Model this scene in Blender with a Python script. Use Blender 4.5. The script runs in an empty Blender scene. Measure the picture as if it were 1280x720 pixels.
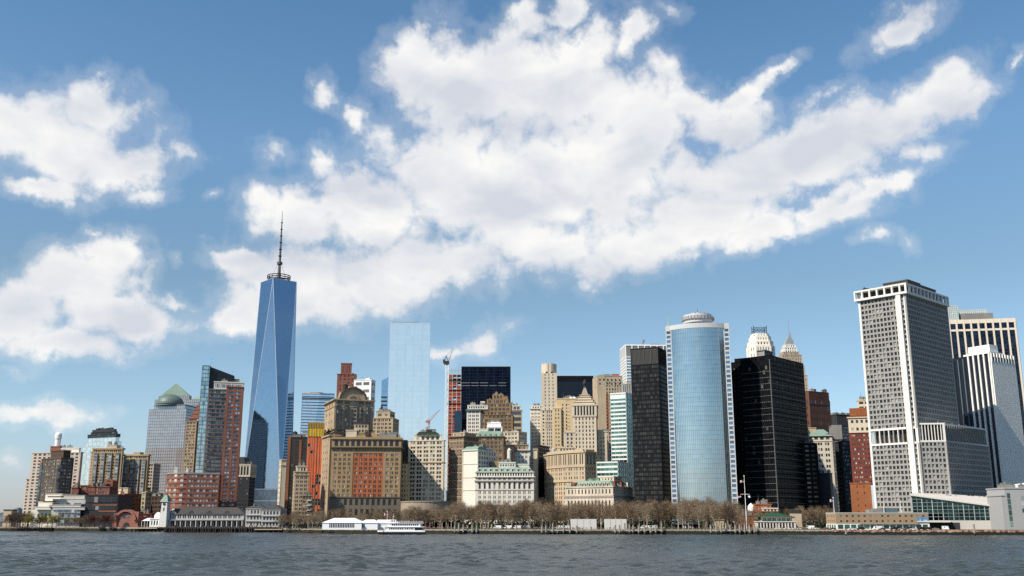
import bpy, math, random
from math import radians as R, sin, cos, pi, atan2, sqrt, hypot
random.seed(7)
SC = bpy.context.scene
COL = SC.collection

# ------------------------------------------------------------------ camera
F, CX, CY, H0 = 1239.0, 640.0, 360.0, 9.0      # focal length in photo pixels, eye height above the water
PITCH = math.atan(290.0 / F)
CS, SN = cos(PITCH), sin(PITCH)
cd = bpy.data.cameras.new('camera'); cam = bpy.data.objects.new('camera', cd); COL.objects.link(cam)
cd.lens = F / 1280 * 36; cd.sensor_width = 36; cd.clip_start = 0.5; cd.clip_end = 60000
cam.location = (0, 0, H0); cam.rotation_euler = (pi / 2 + PITCH, 0, 0)
SC.camera = cam
SC.view_settings.view_transform = 'Standard'; SC.view_settings.look = 'None'
SC.view_settings.exposure = 0.4; SC.view_settings.gamma = 1.0
SC.view_settings.use_curve_mapping = False
SC.cycles.use_denoising = False
SC.cycles.max_bounces = 6; SC.cycles.diffuse_bounces = 2; SC.cycles.glossy_bounces = 4; SC.cycles.transparent_max_bounces = 8
SC.cycles.caustics_reflective = False; SC.cycles.caustics_refractive = False
SC.render.filter_size = 1.05

def ray(px, py):
    v = CY - py
    q = F * CS - v * SN
    return (px - CX) / q, (F * SN + v * CS) / q
def zat(py, D): return H0 + D * ray(0, py)[1]
def at(px, py, D): r = ray(px, py); return (r[0] * D, D, H0 + r[1] * D)
def ground_at(px, py, z=0.0):
    r = ray(px, py); D = (z - H0) / r[1]; return (r[0] * D, D)

# ------------------------------------------------------------------ sun and sky
SUN_AZ, SUN_EL = 54.0, 46.0       # degrees left of straight behind the camera, height
sd = (-sin(R(SUN_AZ)) * cos(R(SUN_EL)), -cos(R(SUN_AZ)) * cos(R(SUN_EL)), sin(R(SUN_EL)))
sl = bpy.data.lights.new('sun', 'SUN'); sl.energy = 5.0; sl.angle = R(0.5); sl.color = (1.0, 0.91, 0.77)
so = bpy.data.objects.new('sun', sl); COL.objects.link(so)
from mathutils import Vector, Matrix
so.rotation_euler = Vector(sd).to_track_quat('Z', 'Y').to_euler()
so.location = (-300, -300, 400)

SKY_STRENGTH = 0.10
W = bpy.data.worlds.new('World'); SC.world = W; W.use_nodes = True
nt = W.node_tree; nt.nodes.clear()

class NB:
    """tiny node-tree helper"""
    def __init__(s, nt): s.nt = nt
    def n(s, t, **kw):
        o = s.nt.nodes.new(t)
        for k, v in kw.items(): setattr(o, k, v)
        return o
    def link(s, a, b): s.nt.links.new(a, b)
    def setin(s, sock, v):
        if hasattr(v, 'is_linked') or hasattr(v, 'links'): s.link(v, sock)
        else: sock.default_value = v
    def m(s, op, a, b=None, c=None, clamp=False):
        o = s.n('ShaderNodeMath', operation=op, use_clamp=clamp)
        for i, v in enumerate((a, b, c)):
            if v is not None: s.setin(o.inputs[i], v)
        return o.outputs[0]
    def mr(s, v, a, b, c=0.0, d=1.0, kind='SMOOTHSTEP'):
        o = s.n('ShaderNodeMapRange', interpolation_type=kind)
        s.setin(o.inputs[0], v)
        for i, x in enumerate((a, b, c, d)): s.setin(o.inputs[i + 1], x)
        return o.outputs[0]
    def mix(s, f, a, b, blend='MIX'):
        o = s.n('ShaderNodeMix', data_type='RGBA', blend_type=blend)
        s.setin(o.inputs[0], f); s.setin(o.inputs[6], a); s.setin(o.inputs[7], b)
        return o.outputs[2]
    def noise(s, vec, scale, detail=4.0, rough=0.55, dist=0.0, out=0):
        o = s.n('ShaderNodeTexNoise'); s.setin(o.inputs['Vector'], vec)
        o.inputs['Scale'].default_value = scale; o.inputs['Detail'].default_value = detail
        o.inputs['Roughness'].default_value = rough; o.inputs['Distortion'].default_value = dist
        return o.outputs[out]

# cloud masses: (x, y, half width, half height, tilt deg, weight) read off the photograph, used as compass
# bearing and height above the horizon of each mass
CLOUDS = [
 (512,80,52,48,0,1),(565,110,75,70,0,1),(640,110,100,75,0,1),(715,120,110,85,0,1.0),(730,60,60,42,-20,.95),(785,42,38,28,-45,.9),
 (800,140,85,62,0,1),(860,128,50,26,25,.8),(925,112,62,17,-22,.75),(975,88,40,9,-22,.55),(905,155,55,30,-20,.7),
 (470,262,95,60,0,1),(372,262,66,44,0,1),(335,245,28,24,0,.9),(560,215,105,75,0,1),(640,235,140,85,0,1),(440,228,60,24,-15,.8),
 (300,316,48,18,0,.95),(370,335,85,42,0,1),(300,398,38,28,-20,.95),(385,372,95,44,0,.95),(470,345,95,48,0,.95),(560,325,95,44,0,.9),
 (660,300,110,46,0,.95),(745,335,34,28,0,.85),(760,240,75,60,0,.9),(800,300,100,36,-10,.95),(880,275,100,40,-8,1),(760,190,90,50,0,1),
 (930,215,115,50,-5,1),(1010,190,125,48,-6,1),(1095,165,95,46,-12,1),(1165,128,70,38,-20,.9),(1215,125,42,20,-10,.7),
 (950,290,70,24,-8,.9),(1030,258,90,26,-10,.85),(1110,232,52,16,-16,.75),(1150,190,45,22,0,.6),(925,300,34,18,0,.8),(870,318,16,8,0,.5),
 (95,172,95,62,0,1),(35,160,65,42,0,1),(130,130,55,38,0,.95),(165,205,60,35,0,.95),(55,228,55,20,0,.95),(225,195,30,18,20,.6),(180,245,38,14,0,.55),
 (140,318,45,30,0,.85),(95,350,85,46,0,.95),(150,392,88,36,0,.95),(30,385,65,60,0,.95),(70,432,80,20,0,.85),(215,375,32,14,0,.75),(120,290,16,8,0,.6),
 (60,515,75,15,-4,.62),(25,568,30,10,0,.4),(20,467,22,7,0,.5),
 (405,113,18,14,20,.68),(450,138,15,19,0,.62),(342,190,28,14,-5,.65),(406,200,24,18,20,.75),(265,256,16,9,0,.5),(220,316,12,12,0,.45),
 (652,22,34,26,0,.72),(714,12,38,20,0,.85),(830,6,26,13,0,.72),(540,62,18,10,0,.5),(555,42,10,7,0,.4),
 (1130,30,52,24,-20,.8),(1100,62,22,14,-40,.55),(1272,80,22,8,-40,.55),(1090,298,20,12,0,.42),(1125,300,14,14,0,.42),
 (605,425,48,16,-25,.72),(560,442,50,9,0,.55),(640,412,22,8,-35,.55),(652,345,24,8,-10,.35),(608,362,12,12,0,.35),(1045,118,25,12,0,.5),(745,365,14,6,0,.4)]

def density_group():
    g = bpy.data.node_groups.new('cloud_density', 'ShaderNodeTree')
    g.interface.new_socket('P', in_out='INPUT', socket_type='NodeSocketVector')
    g.interface.new_socket('D', in_out='OUTPUT', socket_type='NodeSocketFloat')
    g.interface.new_socket('B', in_out='OUTPUT', socket_type='NodeSocketFloat')
    b = NB(g); gi = b.n('NodeGroupInput'); go = b.n('NodeGroupOutput')
    P = gi.outputs[0]
    wn = b.noise(P, 10.0, 6.0, 0.62, 0.0, 1)
    sub = b.n('ShaderNodeVectorMath', operation='SUBTRACT'); b.link(wn, sub.inputs[0]); sub.inputs[1].default_value = (.5, .5, .5)
    sc_ = b.n('ShaderNodeVectorMath', operation='SCALE'); b.link(sub.outputs[0], sc_.inputs[0]); sc_.inputs[3].default_value = 0.075
    add = b.n('ShaderNodeVectorMath', operation='ADD'); b.link(P, add.inputs[0]); b.link(sc_.outputs[0], add.inputs[1])
    PW = add.outputs[0]
    # flatten z
    mul = b.n('ShaderNodeVectorMath', operation='MULTIPLY'); b.link(PW, mul.inputs[0]); mul.inputs[1].default_value = (1, 1, 0)
    PW = mul.outputs[0]
    cur = None
    for (x, y, rx, ry, t, w) in CLOUDS:
        w = w * .70 if rx < 30 else w
        r = ray(x, y); az = math.atan(r[0]); el = math.atan(r[1] / sqrt(1 + r[0] ** 2))
        k = 1.0 / F * (1 + ((x - 640) / F) ** 2) ** -0.5 
        src = PW
        if cur is not None:      # keeps the evaluation sequential, one mass after the other
            ch = b.n('ShaderNodeVectorMath', operation='MULTIPLY_ADD'); b.link(cur, ch.inputs[0]); ch.inputs[1].default_value = (1e-9, 1e-9, 0); b.link(PW, ch.inputs[2]); src = ch.outputs[0]
        mp = b.n('ShaderNodeMapping', vector_type='TEXTURE'); b.link(src, mp.inputs['Vector'])
        mp.inputs['Location'].default_value = (az, el, 0)
        mp.inputs['Rotation'].default_value = (0, 0, -R(t))
        mp.inputs['Scale'].default_value = (rx * k * 1.22, ry * k * 1.22, 1)
        ln = b.n('ShaderNodeVectorMath', operation='LENGTH'); b.link(mp.outputs[0], ln.inputs[0])
        e = b.m('MULTIPLY_ADD', ln.outputs['Value'], -max(w, .42), w)
        if cur is None: cur = e
        else: cur = b.m('SMOOTH_MAX', cur, e, 0.16)
    # loose clouds over the rest of the sky, away from the mapped part
    sep = b.n('ShaderNodeSeparateXYZ'); b.link(P, sep.inputs[0])
    far = b.mr(b.m('ABSOLUTE', sep.outputs[0]), 0.65, 1.0)
    ln_ = b.noise(P, 2.2, 3.0, 0.5)
    other = b.m('MULTIPLY', b.m('SUBTRACT', ln_, 0.60), b.m('MULTIPLY', far, 3.5))
    cur = b.m('MAXIMUM', cur, b.m('SUBTRACT', other, b.m('MULTIPLY', b.m('SUBTRACT', 1.0, far), 2.0)))
    # billows: rounded lobes parted by creases, at two sizes, plus ragged wisps
    bil = lambda sc, det: b.m('SUBTRACT', b.m('MULTIPLY', b.m('ABSOLUTE', b.m('SUBTRACT', b.noise(P, sc, det, 0.5, 0.4), 0.5)), 3.2), 0.28)
    n1, n2 = bil(9.0, 3.0), bil(24.0, 3.0)
    n3 = b.m('SUBTRACT', b.noise(P, 16.0, 9.0, 0.66), 0.5)
    bl = b.m('ADD', b.m('MULTIPLY', n1, 0.42), b.m('MULTIPLY', n2, 0.26))
    d = b.m('ADD', cur, b.m('ADD', bl, b.m('MULTIPLY', n3, 1.15)))
    b.link(bl, go.inputs[1])
    b.link(d, go.inputs[0])
    return g

def build_world():
    b = NB(nt)
    tc = b.n('ShaderNodeTexCoord'); sep = b.n('ShaderNodeSeparateXYZ')
    nrm = b.n('ShaderNodeVectorMath', operation='NORMALIZE'); b.link(tc.outputs['Generated'], nrm.inputs[0])
    b.link(nrm.outputs[0], sep.inputs[0])
    az = b.m('ARCTAN2', sep.outputs[0], sep.outputs[1]); el = b.m('ARCSINE', sep.outputs[2])
    cmb = b.n('ShaderNodeCombineXYZ'); b.link(az, cmb.inputs[0]); b.link(el, cmb.inputs[1])
    g = density_group()
    g1 = b.n('ShaderNodeGroup'); g1.node_tree = g; b.link(cmb.outputs[0], g1.inputs[0])
    off = b.n('ShaderNodeVectorMath', operation='ADD'); b.link(cmb.outputs[0], off.inputs[0]); off.inputs[1].default_value = (-0.014, 0.026, 0)
    D1 = g1.outputs[0]
    def stretched(v):
        mp_ = b.n('ShaderNodeMapping'); b.link(v, mp_.inputs[0]); mp_.inputs['Rotation'].default_value = (0, 0, R(-14)); mp_.inputs['Scale'].default_value = (.6, 1.15, 1); return mp_.outputs[0]
    na = b.noise(stretched(cmb.outputs[0]), 11.0, 4.0, 0.5, .3); nb_ = b.noise(stretched(off.outputs[0]), 11.0, 4.0, 0.5, .3)
    alpha = b.mr(D1, -0.02, 0.50)
    alpha = b.m('MAXIMUM', b.m('MULTIPLY', alpha, 0.985), b.m('MULTIPLY', b.mr(D1, -0.26, 0.12), 0.16))
    relief = b.m('SUBTRACT', na, nb_)
    thick = b.mr(D1, 0.15, 1.0)
    soft = b.noise(stretched(cmb.outputs[0]), 7.0, 5.0, 0.55)
    lit = b.m('ADD', b.m('MULTIPLY', relief, 3.0), b.m('MULTIPLY_ADD', thick, -0.34, 0.72))
    lit = b.m('ADD', lit, b.m('MULTIPLY', b.m('SUBTRACT', soft, 0.5), 1.3)); lit = b.m('ADD', lit, b.m('MULTIPLY', g1.outputs[1], 0.5), clamp=True)
    k = 1.0 / SKY_STRENGTH
    cloud = b.mix(lit, (0.50 * k, 0.525 * k, 0.58 * k, 1), (0.74 * k, 0.733 * k, 0.718 * k, 1))
    sky = b.n('ShaderNodeTexSky', sky_type='NISHITA', sun_disc=False)
    sky.sun_elevation = R(SUN_EL); sky.sun_rotation = R(180 + SUN_AZ)
    sky.air_density = 1.0; sky.dust_density = 0.35; sky.ozone_density = 2.2
    ramp = b.n('ShaderNodeValToRGB'); cr = ramp.color_ramp     # colour balance of the sky light from the horizon up
    for i, (p, c) in enumerate(((0.0, (.67, .71, .97)), (.10, (.86, .93, .98)), (.23, (.85, .92, .87)), (.36, (.93, 1.12, 1.12)), (.50, (.76, 1.04, 1.10)))):
        e_ = cr.elements[i] if i < 2 else cr.elements.new(p)
        e_.position = p; e_.color = (*c, 1)
    b.link(el, ramp.inputs[0])
    tint = b.mix(1.0, sky.outputs[0], ramp.outputs[0], 'MULTIPLY')
    col = b.mix(alpha, tint, cloud)
    bg = b.n('ShaderNodeBackground'); bg.inputs['Strength'].default_value = SKY_STRENGTH
    b.link(col, bg.inputs[0])
    out = b.n('ShaderNodeOutputWorld'); b.link(bg.outputs[0], out.inputs[0])
build_world()
W.cycles.sampling_method = 'MANUAL'; W.cycles.sample_map_resolution = 512

# ------------------------------------------------------------------ materials
MATS = {}
def principled(name):
    m = bpy.data.materials.new(name); m.use_nodes = True
    b = NB(m.node_tree); p = m.node_tree.nodes['Principled BSDF']
    return m, b, p
def mat(name, col, rough=0.8, var=0.32, scale=0.06, metal=0.0, spec=0.3, bump=0.0):
    mx = max(col); k_ = 0.74 if mx < .5 else 0.74 + (mx - .5) * .75; col = tuple(c * min(k_, .95) for c in col)
    """matte surface with uneven weathering"""
    if name in MATS: return MATS[name]
    m, b, p = principled(name)
    g = b.n('ShaderNodeNewGeometry')
    mp = b.n('ShaderNodeMapping'); b.link(g.outputs['Position'], mp.inputs[0]); mp.inputs['Scale'].default_value = (1, 1, 0.45)
    n1 = b.noise(mp.outputs[0], scale, 5, 0.6); n2 = b.noise(g.outputs['Position'], scale * 9, 3, 0.6)
    f = b.m('ADD', b.m('MULTIPLY', n1, 0.65), b.m('MULTIPLY', n2, 0.35))
    f = b.mr(f, 0.32, 0.68, kind='LINEAR')
    lo = tuple(c * (1 - var) for c in col) + (1,); hi = tuple(min(1, c * (1 + var * .6)) for c in col) + (1,)
    b.link(b.mix(f, lo, hi), p.inputs['Base Color'])
    p.inputs['Roughness'].default_value = rough; p.inputs['Metallic'].default_value = metal
    p.inputs['Specular IOR Level'].default_value = spec
    MATS[name] = m; return m
def brick(name, col, mortar=0.6, var=0.25):
    return mat(name, col, 0.9, var, 0.12)
def glass(name, col=(0.02, 0.026, 0.032), blind=(0.42, 0.40, 0.36), share=0.16, rough=0.12, spec=0.6):
    """window glass: dark room behind, some windows with pale blinds drawn"""
    if name in MATS: return MATS[name]
    m, b, p = principled(name)
    g = b.n('ShaderNodeNewGeometry'); oi = b.n('ShaderNodeObjectInfo')
    r = b.m('FRACT', b.m('ADD', g.outputs['Random Per Island'], oi.outputs['Random']))
    r2 = b.m('FRACT', b.m('MULTIPLY', r, 37.7))
    f = b.m('MULTIPLY', b.m('LESS_THAN', r, share), b.m('MULTIPLY_ADD', r2, 0.7, 0.3))
    dark = b.mix(r2, tuple(c * .5 for c in col) + (1,), tuple(c * 1.7 for c in col) + (1,))
    b.link(b.mix(f, dark, blind + (1,)), p.inputs['Base Color'])
    p.inputs['Roughness'].default_value = rough; p.inputs['Specular IOR Level'].default_value = spec
    MATS[name] = m; return m
def mirror(name, col, rough=0.06, metal=1.0, pane=(1.6, 4.0), wob=0.012, var=0.12, line=0.0):
    """reflective curtain wall: every pane tilts a hair differently"""
    if name in MATS: return MATS[name]
    m, b, p = principled(name)
    g = b.n('ShaderNodeNewGeometry'); sep = b.n('ShaderNodeSeparateXYZ'); b.link(g.outputs['Position'], sep.inputs[0])
    cz = b.m('FLOOR', b.m('DIVIDE', sep.outputs[2], pane[1]))
    ch = b.m('FLOOR', b.m('DIVIDE', b.m('ADD', sep.outputs[0], b.m('MULTIPLY', sep.outputs[1], 0.71)), pane[0]))
    cc = b.n('ShaderNodeCombineXYZ'); b.link(ch, cc.inputs[0]); b.link(cz, cc.inputs[1])
    wn = b.n('ShaderNodeTexWhiteNoise', noise_dimensions='3D'); b.link(cc.outputs[0], wn.inputs[0])
    s1 = b.n('ShaderNodeVectorMath', operation='SUBTRACT'); b.link(wn.outputs['Color'], s1.inputs[0]); s1.inputs[1].default_value = (.5, .5, .5)
    s2 = b.n('ShaderNodeVectorMath', operation='SCALE'); b.link(s1.outputs[0], s2.inputs[0]); s2.inputs[3].default_value = wob
    s3 = b.n('ShaderNodeVectorMath', operation='ADD'); b.link(g.outputs['Normal'], s3.inputs[0]); b.link(s2.outputs[0], s3.inputs[1])
    s4 = b.n('ShaderNodeVectorMath', operation='NORMALIZE'); b.link(s3.outputs[0], s4.inputs[0])
    b.link(s4.outputs[0], p.inputs['Normal'])
    lo = tuple(c * (1 - var) for c in col) + (1,); hi = tuple(min(1, c * (1 + var)) for c in col) + (1,)
    c_ = b.mix(wn.outputs['Value'], lo, hi)
    if line:
        fz = b.m('FRACT', b.m('DIVIDE', sep.outputs[2], pane[1]))
        c_ = b.mix(b.m('MULTIPLY', b.m('LESS_THAN', fz, 0.22), line), c_, tuple(c * .45 for c in col) + (1,))
    b.link(c_, p.inputs['Base Color'])
    p.inputs['Metallic'].default_value = metal; p.inputs['Roughness'].default_value = rough
    MATS[name] = m; return m

# ------------------------------------------------------------------ mesh building
class MB:
    def __init__(s): s.v = []; s.f = []; s.mi = []
    def quad(s, a, b_, c, d, mi=0):
        k = len(s.v); s.v += [a, b_, c, d]; s.f.append((k, k + 1, k + 2, k + 3)); s.mi.append(mi)
    def obox(s, P, e, x0, x1, y0, y1, z0, z1, mi=0):
        """box in the frame origin P, unit e along x, b = e turned left along y"""
        ex, ey = e; bx, by = -ey, ex
        k = len(s.v)
        for z in (z0, z1):
            for (x, y) in ((x0, y0), (x1, y0), (x1, y1), (x0, y1)):
                s.v.append((P[0] + ex * x + bx * y, P[1] + ey * x + by * y, z))
        s.f += [(k, k + 3, k + 2, k + 1), (k + 4, k + 5, k + 6, k + 7), (k, k + 1, k + 5, k + 4), (k + 1, k + 2, k + 6, k + 5), (k + 2, k + 3, k + 7, k + 6), (k + 3, k, k + 4, k + 7)]
        s.mi += [mi] * 6
    def loft(s, rings, mi=0, caps=True):
        """rings: lists of 3-D points with equal count"""
        n = len(rings[0]); k0 = len(s.v)
        for r in rings: s.v += list(r)
        for i in range(len(rings) - 1):
            for j in range(n):
                a = k0 + i * n + j; b_ = k0 + i * n + (j + 1) % n
                s.f.append((a, b_, b_ + n, a + n)); s.mi.append(mi)
        if caps:
            s.f.append(tuple(k0 + n - 1 - j for j in range(n))); s.f.append(tuple(k0 + (len(rings) - 1) * n + j for j in range(n))); s.mi += [mi, mi]
    def prism(s, pts, z0, z1, mi=0): s.loft([[(x, y, z0) for x, y in pts], [(x, y, z1) for x, y in pts]], mi)
    def cyl(s, c, r0, z0, z1, r1=None, n=16, mi=0):
        r1 = r0 if r1 is None else r1
        s.loft([[(c[0] + r * cos(2 * pi * i / n), c[1] + r * sin(2 * pi * i / n), z) for i in range(n)] for r, z in ((r0, z0), (max(r1, .01), z1))], mi)
    def lathe(s, c, prof, n=20, mi=0):
        s.loft([[(c[0] + max(r, .01) * cos(2 * pi * i / n), c[1] + max(r, .01) * sin(2 * pi * i / n), z) for i in range(n)] for r, z in prof], mi)
    def tube(s, a, b_, r, n=4, r1=None, mi=0):
        a = Vector(a); b_ = Vector(b_); d = (b_ - a)
        if d.length < 1e-6: return
        d.normalize(); u = d.orthogonal().normalized(); w = d.cross(u); r1 = r if r1 is None else r1
        s.loft([[tuple(p + (u * cos(2 * pi * i / n) + w * sin(2 * pi * i / n)) * q) for i in range(n)] for p, q in ((a, r), (b_, r1))], mi)
    def mesh(s, name, mats, O=(0, 0, 0), smooth=False):
        me = bpy.data.meshes.new(name)
        me.from_pydata([(x - O[0], y - O[1], z - O[2]) for x, y, z in s.v], [], s.f)
        if not isinstance(mats, (list, tuple)): mats = [mats]
        for m in mats: me.materials.append(m)
        if len(mats) > 1: me.polygons.foreach_set('material_index', s.mi)
        if smooth: me.polygons.foreach_set('use_smooth', [True] * len(me.polygons))
        me.update(); return me
    def build(s, name, mats, parent=None, O=(0, 0, 0), smooth=False):
        o = bpy.data.objects.new(name, s.mesh(name, mats, O, smooth)); COL.objects.link(o)
        if parent is not None: o.parent = parent
        return o
def tag(o, label=None, cat=None, group=None, kind=None):
    if label: o['label'] = label
    if cat: o['category'] = cat
    if group: o['group'] = group
    if kind: o['kind'] = kind
    return o
def empty(name, loc, rz=0.0):
    o = bpy.data.objects.new(name, None); o.location = loc; o.rotation_euler = (0, 0, rz); COL.objects.link(o)
    o.empty_display_size = 1; return o
def clone(o, parent=None, kids=None):
    c = o.copy(); COL.objects.link(c)
    if parent is not None: c.parent = parent
    for ch in (kids[o.name] if kids is not None else [x for x in o.children]):
        clone(ch, c)
    return c

# ------------------------------------------------------------------ footprints
class FPt:
    def __init__(s, A, e, W, D): s.A = A; s.e = e; s.b = (-e[1], e[0]); s.W = W; s.D = D
    def pt(s, x, y): return (s.A[0] + s.e[0] * x + s.b[0] * y, s.A[1] + s.e[1] * x + s.b[1] * y)
    def inset(s, l=0, r=0, f=0, k=0): return FPt(s.pt(l, f), s.e, s.W - l - r, s.D - f - k)
    def sub(s, x0, x1, y0, y1): return FPt(s.pt(x0, y0), s.e, x1 - x0, y1 - y0)
    def frac(s, x0, x1, y0, y1): return s.sub(s.W * x0, s.W * x1, s.D * y0, s.D * y1)
    def quad(s): return [s.pt(0, 0), s.pt(s.W, 0), s.pt(s.W, s.D), s.pt(0, s.D)]
    def mid(s): return s.pt(s.W / 2, s.D / 2)
    def faces(s):
        e, b = s.e, s.b
        return {'F': (s.pt(0, 0), e, s.W), 'R': (s.pt(s.W, 0), b, s.D), 'L': (s.pt(0, s.D), (-b[0], -b[1]), s.D), 'B': (s.pt(s.W, s.D), (-e[0], -e[1]), s.W)}
def solve(P, d, r): return (r * P[1] - P[0]) / (d[0] - r * d[1])
def FP(xl, xr, y, D, a=0.0, xc=None, dep=None):
    """footprint whose silhouette spans photo columns xl..xr at row y; a > 0: near corner at the right (column xc)"""
    t = R(a); e = (cos(t), -sin(t)); b = (sin(t), cos(t)); r = lambda x: ray(x, y)[0]
    if a >= 0:
        xc = xr if xc is None else xc
        C = (r(xc) * D, D); w = solve(C, (-e[0], -e[1]), r(xl)); dp = dep if dep else solve(C, b, r(xr))
        A = (C[0] - e[0] * w, C[1] - e[1] * w)
    else:
        xc = xl if xc is None else xc
        A = (r(xc) * D, D); w = solve(A, e, r(xr)); dp = dep if dep else solve(A, b, r(xl))
    return FPt(A, e, w, dp)

GZ = 3.0     # street level above the water
class Bldg:
    def __init__(s, name, label, cat, fp=None, P=None, z=GZ, group=None):
        p = P if P else fp.mid()
        s.O = (p[0], p[1], z); s.E = tag(empty(name, s.O), label, cat, group); s.win = []; s.fp = fp; s.top = None
    def add(s, name, mb, mats, smooth=False, parent=None):
        return mb.build(name, mats, parent or s.E, s.O, smooth) if parent is None else mb.build(name, mats, parent, s.O, smooth)
    def facade(s, mb, P, e, Wd, z0, z1, st, g, gname='window', mi=0):
        """piers and spandrels stand proud of the core, a pane sits in every opening"""
        bay, per, pier, mull, fh, hf, d = st
        n = (e[1], -e[0])
        nb = max(1, round(Wd / bay)); rows = max(1, round((z1 - z0) / fh)); fh = (z1 - z0) / rows
        pw = min(pier, Wd / nb * .6); bw = (Wd - pw * (nb + 1)) / nb; ww = (bw - mull * (per - 1)) / per
        if ww < .2: return
        x = 0
        ep = d - 0.03
        for i in range(nb + 1):
            a0 = i * (pw + bw); x0 = a0 - (ep if i == 0 else 0); x1 = a0 + pw + (ep if i == nb else 0)
            mb.obox(P, e, x0, x1, -d, 0, z0, z1, mi)
            if i < nb:
                for k in range(1, per):
                    xx = a0 + pw + k * ww + (k - 1) * mull
                    mb.obox(P, e, xx, xx + mull, -d * .8, 0, z0, z1, mi)
        wh = fh * hf; sill = (fh - wh) * .55
        for j in range(rows + 1):
            zb = z0 + j * fh; lo = zb - (fh - wh - sill) if j > 0 else zb; hi = zb + sill if j < rows else zb
            mb.obox(P, e, -.01, Wd + .01, -d * .9, 0, max(lo, z0), min(hi, z1) , mi)
        cx, cy = P[0] + e[0] * Wd / 2, P[1] + e[1] * Wd / 2
        vis = (-cx * n[0] - cy * n[1]) > 0
        for j in range(rows):
            zc = z0 + j * fh + sill + wh / 2
            for i in range(nb):
                for k in range(per):
                    xx = pw + i * (pw + bw) + k * (ww + mull) + ww / 2
                    s.win.append((vis, (P[0] + e[0] * xx + n[0] * .05, P[1] + e[1] * xx + n[1] * .05, zc), e, ww + .06, wh + .06, g, gname))
    def block(s, fp, z0, z1, wall, st=None, g=None, faces='FRL', name='wall', roof=None, par=0.8, crown=None, ov=0.35, sts=None):
        mb = MB()
        mb.obox(fp.A, fp.e, 0, fp.W, 0, fp.D, z0, z1)
        if st:
            fc = fp.faces()
            for k in faces:
                P, e, w = fc[k]
                s.facade(mb, P, e, w, z0, z1, (sts or {}).get(k, st), g)
        d = st[6] if st else 0.0
        if par: mb.obox(fp.A, fp.e, -d - ov, fp.W + d + ov, -d - ov, fp.D + d * 0 + ov, z1, z1 + par)
        o = s.add(name, mb, wall)
        if s.top is None or z1 > s.top[1]: s.top = (fp, z1 + par)
        return o
    def slab(s, name, fp, z0, z1, m, out=0.5):
        mb = MB(); mb.obox(fp.A, fp.e, -out, fp.W + out, -out, fp.D + out, z0, z1); return s.add(name, mb, m)
    def mansard(s, name, fp, z0, z1, m, out=0.3, ins=2.5):
        mb = MB(); o = fp.inset(-out, -out, -out, -out).quad(); i = fp.inset(ins, ins, ins, ins).quad()
        mb.loft([[(x, y, z0) for x, y in o], [(x, y, z1) for x, y in i]]); return s.add(name, mb, m)
    def clutter(s, fp, z, n=4, m=None, seed=0, hmax=4):
        rd = random.Random(seed + int(fp.A[0]))
        for i in range(n):
            w = rd.uniform(.12, .3) * fp.W; dd = rd.uniform(.12, .3) * fp.D; x = rd.uniform(.05 * fp.W, fp.W * .95 - w); y = rd.uniform(.05 * fp.D, fp.D * .5)
            h = rd.uniform(1.5, hmax); mb = MB(); mb.obox(fp.A, fp.e, x, x + w, y, y + dd, z, z + h)
            mb.obox(fp.A, fp.e, x - .15, x + w + .15, y - .15, y + dd + .15, z + h, z + h + .2)
            if rd.random() < .6: mb.obox(fp.A, fp.e, x + w * .3, x + w * .5, y + .3, y + 1.5, z + h + .2, z + h + 1.2)
            s.add('roof_unit', mb, m or M_UNIT)
    def tank(s, p, z, r=2.2, h=4.5, m=None):
        mb = MB()
        for a in range(4):
            q = (p[0] + r * .7 * cos(a * pi / 2 + .6), p[1] + r * .7 * sin(a * pi / 2 + .6)); mb.tube((q[0], q[1], z), (q[0], q[1], z + 2.5), .15)
        mb.cyl(p, r, z + 2.3, z + 2.3 + h, n=14); mb.cyl(p, r * 1.05, z + 2.3 + h, z + 2.3 + h + 1.5, r1=.1, n=14)
        s.add('water_tank', mb, m or M_TANK)
    def mast(s, p, z0, z1, r=.25, name='antenna', m=None, rings=0):
        mb = MB(); mb.tube((p[0], p[1], z0), (p[0], p[1], z1), r, 6, r * .35)
        for i in range(rings):
            z = z0 + (z1 - z0) * (i + 1) / (rings + 1); mb.tube((p[0] - r * 4, p[1], z), (p[0] + r * 4, p[1], z), r * .4)
        s.add(name, mb, m or M_STEEL)
    def done(s, limit=100):
        if s.top and s.E['category'] in ('office building', 'apartment building', 'building') and s.top[0].W > 7 and s.top[0].D > 7 and not any(c.name.startswith('roof_unit') for c in s.E.children): s.clutter(s.top[0], s.top[1], 5, None, 3, 3.2); s.mast(s.top[0].frac(.3, .8, .3, .8).A, s.top[1], s.top[1] + 7, .16)
        if s.win:
            ws = sorted(s.win, key=lambda w: (not w[0], -round(w[3] * w[4], 1), -w[1][2]))
            rest = {}
            cache = {}
            for i, (vis, c, e, w, h, g, nm) in enumerate(ws):
                if i < limit and vis:
                    key = (round(w, 2), round(h, 2), g.name)
                    if key not in cache:
                        q = MB(); q.obox((0, 0), (1, 0), -w / 2, w / 2, -.05, .05, -h / 2, h / 2); cache[key] = q.mesh(nm, g)
                    o = bpy.data.objects.new(nm, cache[key]); COL.objects.link(o); o.parent = s.E
                    o.location = (c[0] - s.O[0], c[1] - s.O[1], c[2] - s.O[2]); o.rotation_euler = (0, 0, atan2(e[1], e[0]))
                else: rest.setdefault(g.name, (g, []))[1].append((c, e, w, h))
            if rest:
                q = MB(); ms = []
                for gi, (g, lst) in enumerate(rest.values()):
                    ms.append(g)
                    for c, e, w, h in lst: q.obox((c[0], c[1]), e, -w / 2, w / 2, -.05, .05, c[2] - h / 2, c[2] + h / 2, gi)
                o = s.add('window', q, ms); o['kind'] = 'stuff'
        return s.E

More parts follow.
